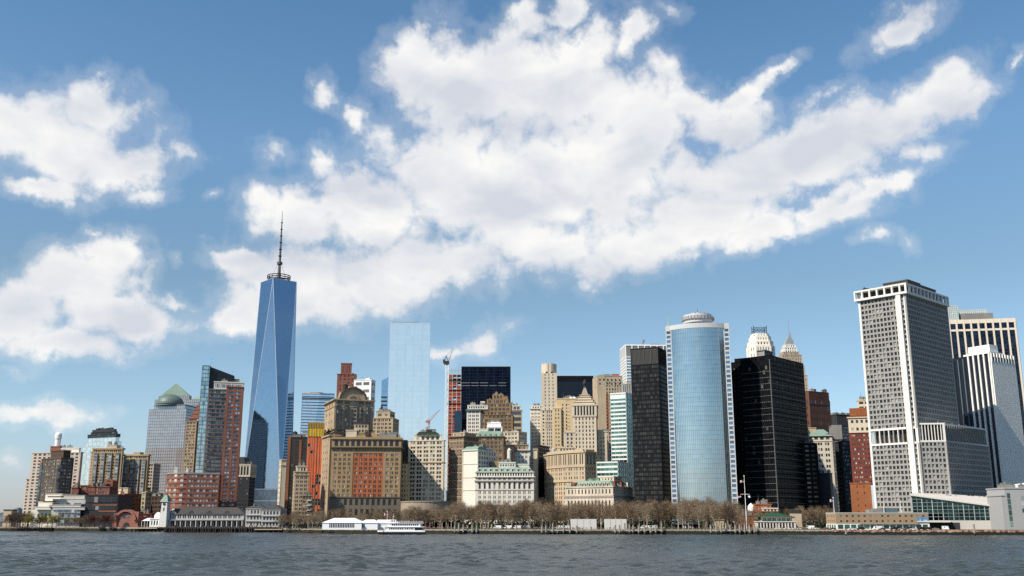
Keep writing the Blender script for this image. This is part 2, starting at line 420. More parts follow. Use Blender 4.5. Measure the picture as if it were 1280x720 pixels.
# ------------------------------------------------------------------ palette
M_UNIT = mat('roof unit', (0.32, 0.31, 0.29)); M_TANK = mat('tank', (0.06, 0.045, 0.04)); M_STEEL = mat('steel', (0.16, 0.16, 0.17), 0.5)
M_LIME = mat('limestone', (0.58, 0.46, 0.32), var=.22); M_PALE = mat('pale limestone', (0.66, 0.57, 0.44), var=.2); M_CREAM = mat('cream stone', (0.68, 0.59, 0.45), var=.14)
M_WHITE = mat('white stone', (0.74, 0.69, 0.60), var=.14); M_TAN = mat('tan brick', (0.42, 0.30, 0.18)); M_GOLD = mat('golden brick', (0.50, 0.36, 0.19))
M_BROWN = mat('brown brick', (0.15, 0.105, 0.065)); M_DBROWN = mat('dark brown brick', (0.10, 0.062, 0.045)); M_RED = mat('red brick', (0.33, 0.125, 0.08))
M_ORANGE = mat('orange brick', (0.42, 0.15, 0.06)); M_MAROON = mat('maroon brick', (0.23, 0.06, 0.04)); M_PINKT = mat('apartment stone', (0.60, 0.50, 0.42), var=.1)
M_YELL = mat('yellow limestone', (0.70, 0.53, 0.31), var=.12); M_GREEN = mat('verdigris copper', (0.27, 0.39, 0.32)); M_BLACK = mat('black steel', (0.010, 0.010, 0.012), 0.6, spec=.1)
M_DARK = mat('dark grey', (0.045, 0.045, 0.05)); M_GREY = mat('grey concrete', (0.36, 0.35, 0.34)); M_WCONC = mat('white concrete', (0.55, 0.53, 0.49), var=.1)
M_BRIGHT = mat('white paint', (0.86, 0.85, 0.82), 0.6, .06); M_WOOD = mat('weathered pile wood', (0.40, 0.36, 0.30), .9, .4, .8); M_SLATE = mat('slate roof', (0.075, 0.068, 0.066))
M_PILE_WET = mat('wet wood', (0.03, 0.032, 0.026), .6)
G_STD = glass('window glass'); G_BLIND = glass('window glass with blinds', share=.33, blind=(.55, .55, .52)); G_DARK = glass('dark window glass', (0.012, 0.014, 0.018), share=.07, blind=(.25, .25, .24))
G_BLUE = glass('blue window glass', (0.07, 0.10, 0.14), share=.35, blind=(.45, .5, .52)); G_GREEN = glass('green window glass', (0.03, 0.085, 0.07), share=.3, blind=(.2, .33, .28), rough=.08, spec=.9)
G_PALE = glass('pale curtained glass', (0.04, 0.05, 0.055), share=.72, blind=(.52, .55, .54)); G_LOUV = glass('louvre', (0.02, 0.02, 0.02), share=0.0, rough=.6)

def curtain(B, fp, z0, z1, gm, mm, bay=3.0, fh=4.0, t=.12, d=.12, faces='FRLB', hband=0.0, name='glass_wall', vw=None, noh=False):
    """glass box with a grid of slim mullions and floor lines"""
    mb = MB(); mb.obox(fp.A, fp.e, 0, fp.W, 0, fp.D, z0, z1, 0)
    fc = fp.faces(); rows = max(1, round((z1 - z0) / fh)); h = (z1 - z0) / rows; vw = t if vw is None else vw
    for k in faces:
        P, e, w = fc[k]; nb = max(1, round(w / bay)); s_ = w / nb
        for i in range(nb + 1):
            x = i * s_; mb.obox(P, e, max(x - vw / 2, -.02), min(x + vw / 2, w + .02), -d, .05, z0, z1, 1)
        if not noh:
            for j in range(rows + 1):
                z = z0 + j * h; hh = hband / 2 if hband else t / 2
                mb.obox(P, e, -.02, w + .02, -d * .8, .05, max(z0, z - hh), min(z1 + .3, z + hh), 1)
    return B.add(name, mb, [gm, mm])

ALL = []
def start(*a, **k):
    B = Bldg(*a, **k); ALL.append(B); return B
def z(y, D): return zat(y, D)

# ================================================================== LEFT: apartment slabs, museum, domes
def left_side():
    # pale apartment slab
    D = 960; fp = FP(41, 103, 566, D, 8, xc=102, xr=104) if False else FP(41, 104, 566, D, 12, xc=101)
    B = start('apartment_tower', 'pale pinkish apartment slab at far left behind the brown glazed tower', 'apartment building', fp)
    H = z(566, D); st = (5.0, 1, 2.2, .3, 3.0, .55, .4)
    B.block(fp, GZ, H, M_PINKT, st, G_STD)
    lo = FP(33, 42, 600, D + 14, 12, dep=14); B.block(lo, GZ, z(598, D), M_PINKT, (3.5, 1, 1.2, .3, 3.0, .55, .4), G_STD)
    pen = fp.frac(.45, .95, .2, .8); B.block(pen, H, H + 4, M_WHITE)
    B.clutter(pen, H + 4.8, 3)
    hut = fp.frac(.36, .56, .0, .4); B.block(hut, H, H + 6, M_RED, None)
    p = hut.pt(hut.W * .35, 5); mb = MB(); mb.lathe(p, [(2.6, H + 6), (2.6, H + 14), (3.1, H + 14.2), (3.1, H + 18), (2.4, H + 19.5), (.5, H + 20.5)], 14); B.add('tank', mb, M_BRIGHT)
    for k in (-1, 1): B.mast((p[0] + k * 2.5, p[1] - 2), H + 6, H + 17, .2, 'tank_leg', M_BRIGHT)
    # brown tower in front
    D = 905; fp = FP(53, 92, 573, D, 38, xc=77)
    B = start('apartment_tower', 'dark brown apartment tower with glazed corner bays, shadowed right side', 'apartment building', fp)
    H = z(573, D); B.block(fp, GZ, H, M_BROWN, (5.2, 2, 1.4, .25, 3.0, .55, .4), G_BLUE)
    B.block(fp.frac(.3, .95, .2, .8), H, H + 7, M_DBROWN)
    mb = MB(); q = fp.pt(fp.W, 0); mb.cyl((q[0], q[1]), 2.2, GZ, H - 6, n=10); B.add('glazed_bay', mb, mirror('dark bay glass', (.09, .09, .10), rough=.15, pane=(2, 3), var=.6, line=.6))
    mb = MB(); q = fp.pt(0, 0); mb.obox(q, fp.e, -2.2, 1.2, -.7, 3, GZ, H - 2); B.add('brick_pier', mb, M_RED)
    mb = MB(); mb.cyl(fp.pt(1.5, -.3), 2.0, GZ, H - 5, n=10); B.add('glazed_bay', mb, mirror('bay glass', (.20, .21, .22), rough=.15, pane=(2, 3), var=.6, line=.6))
    # glass tower with stepped black top
    D = 1500; a = 24
    B = start('office_tower', 'pale blue glass office tower with stepped black roof behind the apartment slabs', 'office building', FP(99, 156, 566, D, a, xc=143))
    pm = mirror('pale curtain glass', (0.60, 0.68, 0.68), rough=.15, pane=(3, 4), line=.15, metal=.7)
    pd = mirror('charcoal glass', (0.16, 0.18, 0.20), rough=.2, pane=(3, 4))
    steps = [(99, 157, 143, 566), (103, 154, 142.5, 557), (106, 152.5, 142, 551), (107.5, 151, 141.5, 545.5)]
    zb = GZ
    base = FP(99, 157, 566, D, a, xc=143)
    M_CHAR = mat('charcoal metal', (0.045, 0.05, 0.055), .5)
    for i, (xl, xr, xc, y) in enumerate(steps):
        k = i * 2.6; f = base.inset(k, k, k, k); curtain(B, f, zb, z(y, D), pm, mat('pale granite', (0.50, 0.46, 0.42)), 8, 8, .35, .12); zb = z(y, D)
    for i, y in enumerate((541.5, 538.5, 535.5)):
        k = 7.0 + i * 3.0; f = base.inset(k, k, k, k); B.block(f, zb, z(y, D), M_CHAR, (4, 1, .5, .2, 2.5, .5, .3), G_DARK, par=.4); zb = z(y, D)
    B.clutter(base.inset(18, 18, 18, 18), zb, 6, M_CHAR, hmax=3)
    # two golden apartment towers
    for (xl, xr, y, D, lab, pen) in ((117, 155, 562, 1000, 'golden brick apartment tower with rows of bay windows, the taller of the pair', (134, 146, 557)), (156, 187, 570, 1010, 'golden brick apartment tower left of the domed tower, the shorter of the pair', (167, 175, 566))):
        fp = FP(xl, xr, y, D, 6, xc=xr - 2); B = start('apartment_tower', lab, 'apartment building', fp); H = z(y, D)
        B.block(fp, GZ, H, M_GOLD, (4.6, 2, 1.2, .5, 2.9, .62, .55), G_BLIND, par=1.6, ov=.6)
        mb = MB(); n = 4
        for i in range(n):      # projecting bays
            x = fp.W * (i + .5) / n
            mb.obox(fp.A, fp.e, x - 1.6, x + 1.6, -1.7, .2, GZ, H - 3)
        B.add('bay', mb, mat('bay stone', (0.50, 0.46, 0.38)))
        for i in range(n):
            x = fp.W * (i + .5) / n; P = fp.pt(x - 1.6, -1.7); bm_ = MB(); B.facade(bm_, P, fp.e, 3.2, GZ, H - 3, (3.2, 1, .3, .2, 2.9, .6, .12), G_BLUE); B.add('bay_frame', bm_, M_GREY)
        B.block(FP(pen[0], pen[1], pen[2], D + 6, 6, dep=8), H, z(pen[2], D + 6), M_PINKT)
        sh = FP(xl - 3 if xl < 120 else xl - 1, xl + 4, y + 3, D + 4, 6, dep=12); B.block(sh, GZ, z(y + 3, D + 4), M_PINKT, (4, 1, 1, .3, 3, .6, .3), G_STD)
    D = 1080; fp = FP(184, 192, 580, D, 0, dep=20); B = start('apartment_tower', 'slim pale tower with square black windows beside the domed tower', 'apartment building', fp)
    B.block(fp, GZ, z(580, D), M_PINKT, (2.6, 1, .7, .2, 3.4, .6, .6), G_DARK)
    # domed tower
    D = 1350; a = 10
    base = FP(186, 238, 512, D, a, xc=233); base.D = base.W
    gm = mirror('granite and glass', (0.36, 0.40, 0.44), rough=.2, pane=(3.5, 4), metal=.6, var=.10)
    gg = mat('thermal granite', (0.30, 0.235, 0.205))
    B = start('office_tower', 'grey granite and glass tower crowned by a green copper dome', 'office building', base)
    H1, H2 = z(511, D), z(506, D)
    curtain(B, base, GZ, z(560, D), gm, gg, 3.2, 4, 1.0, .15, name='glass_wall', hband=1.5)
    curtain(B, base.inset(.4, .4, .4, .4), z(560, D), H1, gm, gg, 3.2, 4, .45, .12, hband=.7)
    up = base.inset(5, 5, 5, 5); curtain(B, up, H1, H2, gm, gg, 3.2, 4, .45, .12, hband=.7)
    wing = FP(205, 238, 560, D - 14, a, dep=12, xc=232); curtain(B, FP(222, 236, 555, D - 20, a, dep=14), GZ, z(560, D - 20), gm, gg, 3.2, 4, 1.5, .3, hband=1.9)
    c = at(212.8, 500, D + up.W * .45); c = (c[0], c[1]); r = up.W * .415; mb = MB()
    h = z(493, D + r) - H2 - 2.0
    mb.lathe(c, [(r * .97, H2), (r * .97, H2 + 2.5)] + [(r * cos(t * pi / 2 / 9), H2 + 2.5 + h * sin(t * pi / 2 / 9)) for t in range(10)], 36)
    B.add('dome', mb, mat('dark copper', (0.16, 0.22, 0.20), .45), smooth=False)
    B.slab('parapet', up, H2, H2 + 1.2, gg, .5)
    # pyramid tower
    D = 1500; base = FP(194, 244, 496, D, a, xc=238)
    B = start('office_tower', 'granite tower with a green copper pyramid roof behind the domed tower', 'office building', base)
    H = z(499, D); curtain(B, base, GZ, H, gm, gg, 3.2, 4, .5, .12, hband=.8)
    top = base.inset(4, 4, 4, 4); curtain(B, top, H, z(494, D), gm, gg, 3.2, 4, .7, .25)
    mb = MB(); q = top.inset(1, 1, 1, 1).quad(); m_ = top.mid(); za = z(481.0, D + 25); zb = z(494, D)
    mb.loft([[(x, y, zb) for x, y in q], [(m_[0] + (x - m_[0]) * .04, m_[1] + (y - m_[1]) * .04, za) for x, y in q]]); B.add('pyramid_roof', mb, M_GREEN)
    # truncated pyramid tower
    D = 1420; base = FP(233, 268, 505, D, a, dep=50); B = start('office_tower', 'granite tower with a clipped green pyramid roof left of the dark glass corner', 'office building', base)
    H = z(499, D); curtain(B, base, GZ, H, gm, gg, 3.2, 4, .5, .12, hband=.8); B.mansard('pyramid_roof', base.inset(4, 4, 4, 4), H, z(490.5, D), M_GREEN, ins=11)
    for k in range(3): B.mast(base.inset(15, 15, 15, 15).pt(3 + k * 3, 3), z(490.5, D), z(487.5, D), .3)
    # red stepped tower
    D = 985
    B = start('apartment_tower', 'slim apartment tower with tan front and stepped red brick top', 'apartment building', FP(233, 251, 530, D, 10, xc=246))
    f0 = FP(233, 251, 530, D, 10, xc=245.5); B.block(f0, GZ, z(527, D), M_TAN, (4.2, 2, .9, .3, 3.1, .6, .4), G_BLIND)
    for (xl, y) in ((236, 523), (240, 517), (243, 512), (246, 507)):
        B.block(FP(xl, 256, y, D + 7 + (xl - 236) * .3, 5, dep=12), GZ, z(y, D + 6), M_RED, (5, 2, 1, .3, 3.1, .5, .3) if xl == 236 else None, G_STD)
    # glass-cornered tower and its podium
    D = 830
    f = FP(260, 304, 482, D, -14, xc=260, dep=16)
    B = start('apartment_tower', 'tall red brick and glass residential tower with a slanted dark glass crest', 'apartment building', f)
    Hb = z(482, D); Hm = z(487, D)
    dg = mat('dark crest glass', (0.012, 0.017, 0.024), .2, spec=.3); sg = mirror('silver corner glass', (0.52, 0.58, 0.57), rough=.1, pane=(3, 3.3), var=.35, line=.5)
    # crest behind
    zt0, zt1 = z(457.5, D), z(468, D)
    xcl = solve(f.A, f.e, ray(262.5, 460)[0]); xcr = solve(f.A, f.e, ray(293, 468)[0])
    A0, A1 = f.pt(xcl, 4), f.pt(xcr, 4); A2, A3 = f.pt(xcr, 14), f.pt(xcl, 14)
    mb = MB(); mb.loft([[(p[0], p[1], GZ) for p in (A0, A1, A2, A3)], [(A0[0], A0[1], zt0), (A1[0], A1[1], zt1), (A2[0], A2[1], zt1), (A3[0], A3[1], zt0)]])
    for i in range(9):
        zz = Hm + (i) * 3.3
        for_x = f.W; mb.obox(A0, f.e, 0.1, (xcr - xcl) * (1 if zz < zt1 else max(0.05, (zt0 - zz) / (zt0 - zt1))), -.08, .02, zz, zz + .25, 1)
    B.add('glass_crest', mb, [dg, M_DARK])
    cg = f.sub(xcl - 6.2, xcl, 1.5, 15); curtain(B, cg, GZ, zt0 + .5, sg, M_DARK, 3.1, 3.3, .3, .15, name='glass_corner')
    m1 = solve(f.A, f.e, ray(284, 487)[0])
    mid = f.sub(xcl + .5, m1, 0.4, 16); B.block(mid, GZ, Hm, mat('grey spandrel', (0.27, 0.25, 0.25)), (3.9, 2, .35, .2, 3.25, .66, .5), G_PALE, par=.8)
    mb = MB(); n = int((Hm - GZ) / 3.25)
    for i in range(n): mb.obox(mid.A, mid.e, .5, mid.W - .5, -1.3, -.4, GZ + i * (Hm - GZ) / n, GZ + i * (Hm - GZ) / n + .5)
    B.add('balcony', mb, mat('balcony brick', (0.22, 0.14, 0.125)))
    rt = f.sub(m1, f.W, -1.2, 16); B.block(rt, GZ, Hb - 1, M_RED, (5.4, 2, 1.5, .12, 3.25, .62, .45), G_BLUE)
    cap = f.sub(solve(f.A, f.e, ray(268, 480)[0]), f.W, .5, 13); B.block(cap, Hm, z(477.5, D), M_WHITE, (5, 3, .5, .2, 6, .45, .3), G_BLUE)
    # podium with rounded left end
    D = 790; fp = FP(206, 274, 594, D, -13, dep=26, xc=206)
    B = start('apartment_block', 'low red brick residential block with a rounded left end and eleven window bands', 'apartment building', fp)
    H = z(592, D); n = 10; mb = MB(); wn_ = MB(); fl = (H - GZ) / 11
    W_ = fp.W; r = 17
    segs = []
    pts = [fp.pt(r - r * sin(t * pi / 2 / n), r - r * cos(t * pi / 2 / n)) for t in range(n + 1)][::-1] + [fp.pt(W_, 0), fp.pt(W_, fp.D), fp.pt(0, fp.D)]
    mb.prism(pts, GZ, H - .5)
    for j in range(11):
        z0 = GZ + j * fl
        q = [fp.pt(r - (r + .5) * sin(t * pi / 2 / n), r - (r + .5) * cos(t * pi / 2 / n)) for t in range(n + 1)][::-1] + [fp.pt(W_ + .4, -.5), fp.pt(W_ + .4, fp.D), fp.pt(-.5, fp.D)]
        mb.prism(q, z0, z0 + fl * .36)
        for t in range(n):
            a0, a1 = pts[t], pts[t + 1]; L = hypot(a1[0] - a0[0], a1[1] - a0[1]); e = ((a1[0] - a0[0]) / L, (a1[1] - a0[1]) / L)
            if t % 2 == 0: B.win.append((True, (a0[0] + e[0] * L / 2 + e[1] * .1, a0[1] + e[1] * L / 2 - e[0] * .1, z0 + fl * .7), e, L * .9, fl * .62, G_PALE, 'window'))
    P = fp.pt(r, 0); B.facade(mb, P, fp.e, W_ - r, GZ, H, (5.2, 2, .7, .2, fl, .68, .45), G_PALE)
    P, e, w = fp.faces()['R']; B.facade(mb, P, e, w, GZ, H, (5.2, 2, .7, .2, fl, .68, .45), G_PALE)
    B.add('wall', mb, M_RED)
    mb = MB(); mb.prism([(p[0] * 1.0, p[1]) for p in q], H, H + 1.0); B.add('roof', mb, M_GREY); B.clutter(fp.frac(.1, .5, .2, .9), H + 1, 4, M_WHITE, hmax=4)
    # dark building with white top between tower and glass spire
    D = 1150; fp = FP(297, 313, 575, D, 0, dep=25); B = start('office_building', 'small building with white columned top and black cap beside the tall glass tower', 'office building', fp)
    zz = z(596, D); B.block(fp, GZ, zz, M_DARK, (4, 2, 1, .3, 4, .5, .3), G_DARK); B.block(fp, zz, z(581, D), M_CREAM, (3.4, 1, 1, .3, 14, .75, .8), G_STD); B.mansard('roof', fp.frac(.0, .6, 0, 1), z(581, D), z(571, D), M_DARK, ins=2)

def museum_group():
    # white terraced museum
    D = 856; B = start('museum', 'white terraced museum with stepped left side and long blank walls', 'museum', FP(40, 110, 640, D, 0, dep=40))
    st = None
    for (xl, xr, yt, yb, dd, m) in ((40, 73, 636, 655, 6, M_WHITE), (44, 66, 633.5, 637, 3, M_WHITE), (48, 78, 627, 633.5, 8, M_WHITE), (57, 78, 617, 627, 14, M_WHITE), (66, 106, 634, 637.4, 1, M_WCONC),
                                 (65, 101, 631, 650, 2, M_WCONC), (66, 108, 624, 631, 6, M_WCONC), (76, 106, 619, 624, 12, M_WCONC)):
        f = FP(xl, xr, yt, D + dd, 2, dep=24); B.block(f, z(yb, D) if yb < 650 else GZ, z(yt, D), m, par=.3, ov=.3)
    fr = FP(65, 101, 640, D + 1, 2, dep=5)
    for (y0, y1, x0, x1) in ((637, 640.5, .12, .9), (643, 646.5, .12, .88), (650, 653.5, .12, .9)):
        s0 = FP(65 + 36 * x0, 65 + 36 * x1, 640, D + 1, 2, dep=4); mb = MB(); k = 7
        for i in range(k): B.win.append((True, (*s0.pt(s0.W * (i + .5) / k, -.5), (z(y0, D) + z(y1, D)) / 2), s0.e, s0.W / k * .88, z(y0, D) - z(y1, D), G_BLUE, 'window'))
    for i in range(9): q = FP(66, 107, 629, D, 2, dep=2); B.win.append((True, (*q.pt(q.W * (i + .5) / 9, 5.6), z(629.6, D)), q.e, q.W / 9 * .8, 1.4, G_BLUE, 'window'))
    for i in range(4): q = FP(41, 60, 645, D, 2, dep=2); B.win.append((True, (*q.pt(q.W * (i + .5) / 4, 5.7), z(644, D)), q.e, 1.3, 3, G_STD, 'window'))
    # dark terraces
    for (xl, xr, yt) in ((60, 77, 621.5), (54, 66, 627.5), (62, 66, 635)):
        f = FP(xl, xr, yt - 1, D + 2, 2, dep=4); B.slab('terrace_rail', f, z(yt, D), z(yt - 1.3, D), M_DARK, .1)
    gl = FP(101, 110, 630, D - 1, 30, xc=104); curtain(B, FP(101, 109, 630, D + 3, 30, xc=102), GZ, z(630, D), mirror('museum glass', (.32, .45, .55), pane=(3, 3)), M_GREY, 3, 4)
    # dark wing
    fp = FP(107.5, 148, 619, D + 2, 3, dep=30); B = start('museum_wing', 'dark grey museum wing with red brick strips right of the white museum', 'museum', fp)
    H = z(619.5, D); slate = mat('dark slate wall', (.035, .038, .045), .6)
    B.block(fp, GZ, H, slate)
    for (x0, x1, y0, y1) in ((.25, .98, 630.5, 632), (.45, .96, 638, 640), (.1, .95, 645, 648)):
        q = fp.frac(x0, x1, 0, .1); B.slab('brick_strip', q, z(y1, D), z(y0, D), M_RED, .25)
    for (x0, x1, y0, y1) in ((.04, .97, 621, 628), (.12, .96, 632.5, 637.5)):
        k = 8; s0 = fp.frac(x0, x1, 0, .1)
        for i in range(k): B.win.append((True, (*s0.pt(s0.W * (i + .5) / k, -.3), (z(y0, D) + z(y1, D)) / 2), s0.e, s0.W / k - .15, z(y0, D) - z(y1, D), G_DARK, 'window'))
    # small hut at far left
    D = 900; fp = FP(5, 15, 637, D, 0, dep=10); B = start('pavilion', 'small tan stone pavilion at the left edge of the shore', 'pavilion', fp); B.block(fp, GZ, z(638, D), M_LIME); B.slab('roof', fp, z(638, D), z(636.8, D), M_DARK, .4)
    # brick houses behind
    D = 950
    for (xl, xr, yt, lab) in ((90, 101, 610, 'small red brick rooftop house right of the brown tower'), (101, 110, 607.5, 'middle red brick gable house above the dark museum wing'), (110, 120, 609, 'low red brick block with pale windows above the museum wing'), (120, 137, 609, 'wide red brick block with dark curved roof behind museum wing')):
        fp = FP(xl, xr, yt, D, 0, dep=20); B = start('brick_house', lab, 'building', fp); B.block(fp, GZ, z(yt, D), M_RED, (3, 2, .8, .3, 3.4, .5, .3), G_BLUE)
        if xr == 137: B.mansard('roof', fp.frac(.2, .75, 0, 1), z(yt, D), z(605, D), M_DARK, ins=3)
    fp = FP(131, 141.5, 598, 962, 0, dep=14); B = start('brick_tower', 'red brick tower with a round opening in its top', 'building', fp)
    H = z(602, 962); B.block(fp, GZ, H, M_RED, par=0); c = fp.mid(); mb = MB(); r = fp.W / 2; n = 18
    o_ = [];
    for i in range(n + 1):
        t = pi * i / n; o_.append((r * cos(t), H + r * .55 * sin(t)))
    P = fp.pt(fp.W / 2, 0)
    for i in range(n):
        (x0, z0), (x1, z1) = o_[i + 1], o_[i]; k = .45
        a = [(P[0] + x0, P[1], z0), (P[0] + x1, P[1], z1), (P[0] + x1 * k, P[1], H + (z1 - H) * k), (P[0] + x0 * k, P[1], H + (z0 - H) * k)]
        b_ = [(x, y + 12, zz) for x, y, zz in a]; mb.loft([a, b_])
    B.add('arch', mb, M_RED)
    mb = MB(); mb.tube((P[0], P[1] - .2, H - 4), (P[0], P[1] + .1, H - 4), 2.3, 20); B.add('round_opening', mb, M_DARK)
    # orange brick hotel-like block with black side
    D = 985; fp = FP(141, 177, 618, D, 38, xc=156); B = start('brick_block', 'orange brick block with a black shadowed right side above the arch building', 'building', fp)
    B.block(fp, GZ, z(618, D), M_ORANGE, (5, 2, 1.4, .4, 3.6, .5, .4), G_STD, sts={'R': (7, 2, 1.5, .4, 3.6, .4, .4)})
    B.clutter(fp, z(618, D) + .8, 3, M_WHITE, hmax=4)
    for (x0, x1) in ((137.5, 146), (147, 152), (154, 160)):
        f = FP(x0, x1, 611, D + 14, 0, dep=7); B.block(f, z(617, D), z(610.5, D + 14), M_CREAM)
    D = 1010; fp = FP(160, 192, 612, D, 20, xc=184); B = start('terrace_building', 'low pale stone building with dark band roof left of the pier tower', 'building', fp)
    B.block(fp, GZ, z(615, D), M_LIME, (5, 2, 1.6, .4, 4, .62, .45), G_DARK); B.block(fp.frac(.1, .9, .2, .8), z(615, D), z(610.5, D), M_DARK, (4, 2, .4, .2, 3, .5, .2), G_GREEN)
    D = 985; fp = FP(178, 189, 618, D, 25, xc=182); B = start('pier_building', 'narrow tan pylon with green glazing right of the black brick side', 'building', fp); B.block(fp, GZ, z(616, D), M_LIME, (3, 1, .7, .3, 4, .7, .4), G_GREEN)
    D = 1000; fp = FP(186, 208, 621, D, 20, xc=206, dep=20); B = start('dark_block', 'low black building left of the podium block and behind the pier tower', 'building', fp); B.block(fp, GZ, z(621, D), M_DBROWN, (4, 2, 1, .3, 4, .4, .3), G_DARK)
    # arch building
    D = 852; fp = FP(143, 171, 640, D, 0, dep=12); pink = mat('pink brick', (.40, .17, .13)); B = start('arch_building', 'pink brick building with a great round arch by the shore', 'building', fp)
    P = fp.pt(fp.W / 2, 0); mb = MB(); r = 9.0; zc = z(650, D); n = 20
    mb.obox(P, (1, 0), -10, 10, 1.5, 12, GZ, z(641.5, D)); mb.obox(P, (1, 0), 4, 10.6, 1.2, 12.2, GZ, z(639.5, D)); mb.obox(P, (1, 0), -10.2, -7, 0.4, 11, GZ, zc)
    for i in range(n):
        t0, t1 = pi * i / n, pi * (i + 1) / n; pr = lambda t, q, yy: (P[0] + q * cos(t), P[1] + yy, zc + q * .95 * sin(t))
        mb.loft([[pr(t0, r, 0), pr(t1, r, 0), pr(t1, r * .8, 0), pr(t0, r * .8, 0)], [pr(t0, r, 9), pr(t1, r, 9), pr(t1, r * .8, 9), pr(t0, r * .8, 9)]])
    B.add('wall', mb, pink)
    mb = MB(); mb.tube((P[0] + 1, P[1] + 1.6, GZ + 1.5), (P[0] + 1, P[1] + 1.3, GZ + 1.5), 2.6, 20); B.add('entrance', mb, M_DARK)
    for i in range(4): B.win.append((True, (P[0] - 4 + i * 2.6, P[1] + 1.4, zc + 2.4), (1, 0), 2, 1.8, G_BLUE, 'window'))
    fp = FP(172, 190, 641, 900, 0, dep=10); B = start('brick_house', 'low dark red brick house between the arch building and the tent', 'building', fp); B.block(fp, GZ, z(643, 900), M_MAROON, (4, 1, 1.2, .3, 3.5, .5, .3), G_STD)

def pier_a():
    D = 775; roof = M_SLATE; wh = mat('white pier paint', (0.52, 0.51, 0.50), .6, .14)
    fp = FP(208, 305, 640, D, 2, dep=14); B = start('pier_house', 'long white pier house with dark hipped roof, arcade and clock tower on piles', 'pier building', fp)
    zt, ze, z1 = z(634, D), z(642.5, D), z(649.5, D)
    mb = MB(); mb.obox(fp.A, fp.e, 0, fp.W, 0, fp.D, z1 - 1, ze); B.facade(mb, fp.A, fp.e, fp.W, z1, ze, (4.0, 2, 1.4, .5, ze - z1, .62, .3), G_STD)
    fl = GZ + .9
    mb.obox(fp.A, fp.e, -.4, fp.W + .4, -2.6, fp.D, z1 - .5, z1 - .05)
    mb.obox(fp.A, fp.e, 0, fp.W, 2.5, fp.D, fl, z1 - .9)
    B.add('wall', mb, wh)
    n = 15
    for i in range(n + 1):
        x = i * (fp.W - .8) / n; mb = MB(); mb.obox(fp.A, fp.e, x, x + .7, -2.2, -1.5, fl, z1 - .5); mb.obox(fp.A, fp.e, x - .5, x + 1.2, -2.15, -1.55, z1 - 1.2, z1 - .45)
        B.add('column', mb, wh)
        if i < n:
            B.win.append((True, (*fp.pt(x + fp.W / n / 2 + .3, 2.4), (fl + z1 - 1.2) / 2 + .3), fp.e, fp.W / n * .7, z1 - fl - 2.2, G_DARK, 'window'))
    mb = MB(); o = fp.inset(-1, -1, -1.2, -1).quad(); i_ = fp.inset(7, 7, 6.9, 6.9).quad(); mb.loft([[(x, y, ze) for x, y in o], [(x, y, zt) for x, y in i_]]); B.add('roof', mb, roof)
    for x in (.09, .32, .55, .78):    # gables
        P = fp.pt(fp.W * x, -.6); mb = MB(); w = 3.2
        mb.loft([[(P[0] - w, P[1], ze), (P[0] + w, P[1], ze), (P[0], P[1], ze + 2.6)], [(P[0] - w, P[1] + 5, ze), (P[0] + w, P[1] + 5, ze), (P[0], P[1] + 5, ze + 2.6)]]); B.add('gable', mb, wh if x < .1 else roof)
    # tower
    t = FP(201, 209, 632, D - 3, 12, dep=5.5); zz = z(627, D); mb = MB(); mb.loft([[(x, y, fl) for x, y in t.inset(-.5, -.5, -.5, -.5).quad()], [(x, y, zz) for x, y in t.inset(.5, .5, .5, .5).quad()]]); tw = B.add('clock_tower', mb, mat('aged white paint', (.62, .61, .59), .7, .15))
    B.slab('tower_cornice', t, zz, zz + .4, M_BRIGHT, .4)
    mb = MB(); q = t.inset(-.5, -.5, -.5, -.5).quad(); m_ = t.mid(); mb.loft([[(x, y, zz + .4) for x, y in q], [(m_[0] + (x - m_[0]) * .35, m_[1] + (y - m_[1]) * .35, z(619, D)) for x, y in q]]); B.add('tower_roof', mb, M_GREEN)
    mb = MB(); mb.cyl(m_, 1.0, z(619.3, D), z(616.5, D), r1=.5, n=10); B.add('finial', mb, M_ORANGE)
    P = t.pt(t.W / 2, .38); mb = MB(); mb.tube((P[0], P[1], zz - 1.8), (P[0] - t.b[0] * .5, P[1] - t.b[1] * .5, zz - 1.8), 1.0, 18); B.add('clock_face', mb, M_DARK)
    P = t.pt(t.W / 2, .1); mb = MB(); mb.obox(P, t.e, -.4, .4, -.1, .3, zz - 7, zz - 4.5); B.add('window', mb, G_STD)
    # left annex
    an = FP(188, 203, 645, D + 2, 0, dep=8); B.block(an, fl, z(649, D), M_BRIGHT, (2.5, 1, 1.0, .3, 3.8, .6, .2), G_STD, name='annex_wall')
    an2 = FP(193, 202, 643, D + 6, 0, dep=6); mb = MB(); q = an2.quad(); mb.loft([[(x, y, fl) for x, y in q], [(x, y, z(644, D)) for x, y in q], [(an2.A[0] + 2 + (x - an2.A[0]) * .3, y, z(640, D)) for x, y in q]]); B.add('annex_gable', mb, M_BRIGHT)
    # end pavilion
    fe = FP(306, 350, 640, D - 8, 2, dep=18); B = start('pier_pavilion', 'white three-storey pavilion with two dark hipped roofs at the right end of the pier', 'pier building', fe)
    ze = z(638, D); l, r_ = fe.sub(0, fe.W * .5, 4, 18), fe.sub(fe.W * .5, fe.W, 0, 18)
    for q_, zz in ((l, ze + 1), (r_, ze)):
        B.block(q_, fl, zz, wh, (2.6, 1, 1.1, .3, 4.0, .58, .3), G_STD); mb = MB(); o = q_.inset(-.9, -.9, -.9, -.9).quad(); i_ = q_.inset(5, 5, 5, 5).quad(); mb.loft([[(x, y, zz + .8) for x, y in o], [(x, y, z(631, D)) for x, y in i_]]); B.add('roof', mb, roof)
        for j in (1, 2): B.slab('balcony', q_.sub(0, q_.W, -1.0, .2), fl + j * (zz - fl) / 3 - .3, fl + j * (zz - fl) / 3, wh, .2)
    B.clutter(fe.frac(.05, .25, .3, .7), z(633, D), 1, M_UNIT, hmax=2)

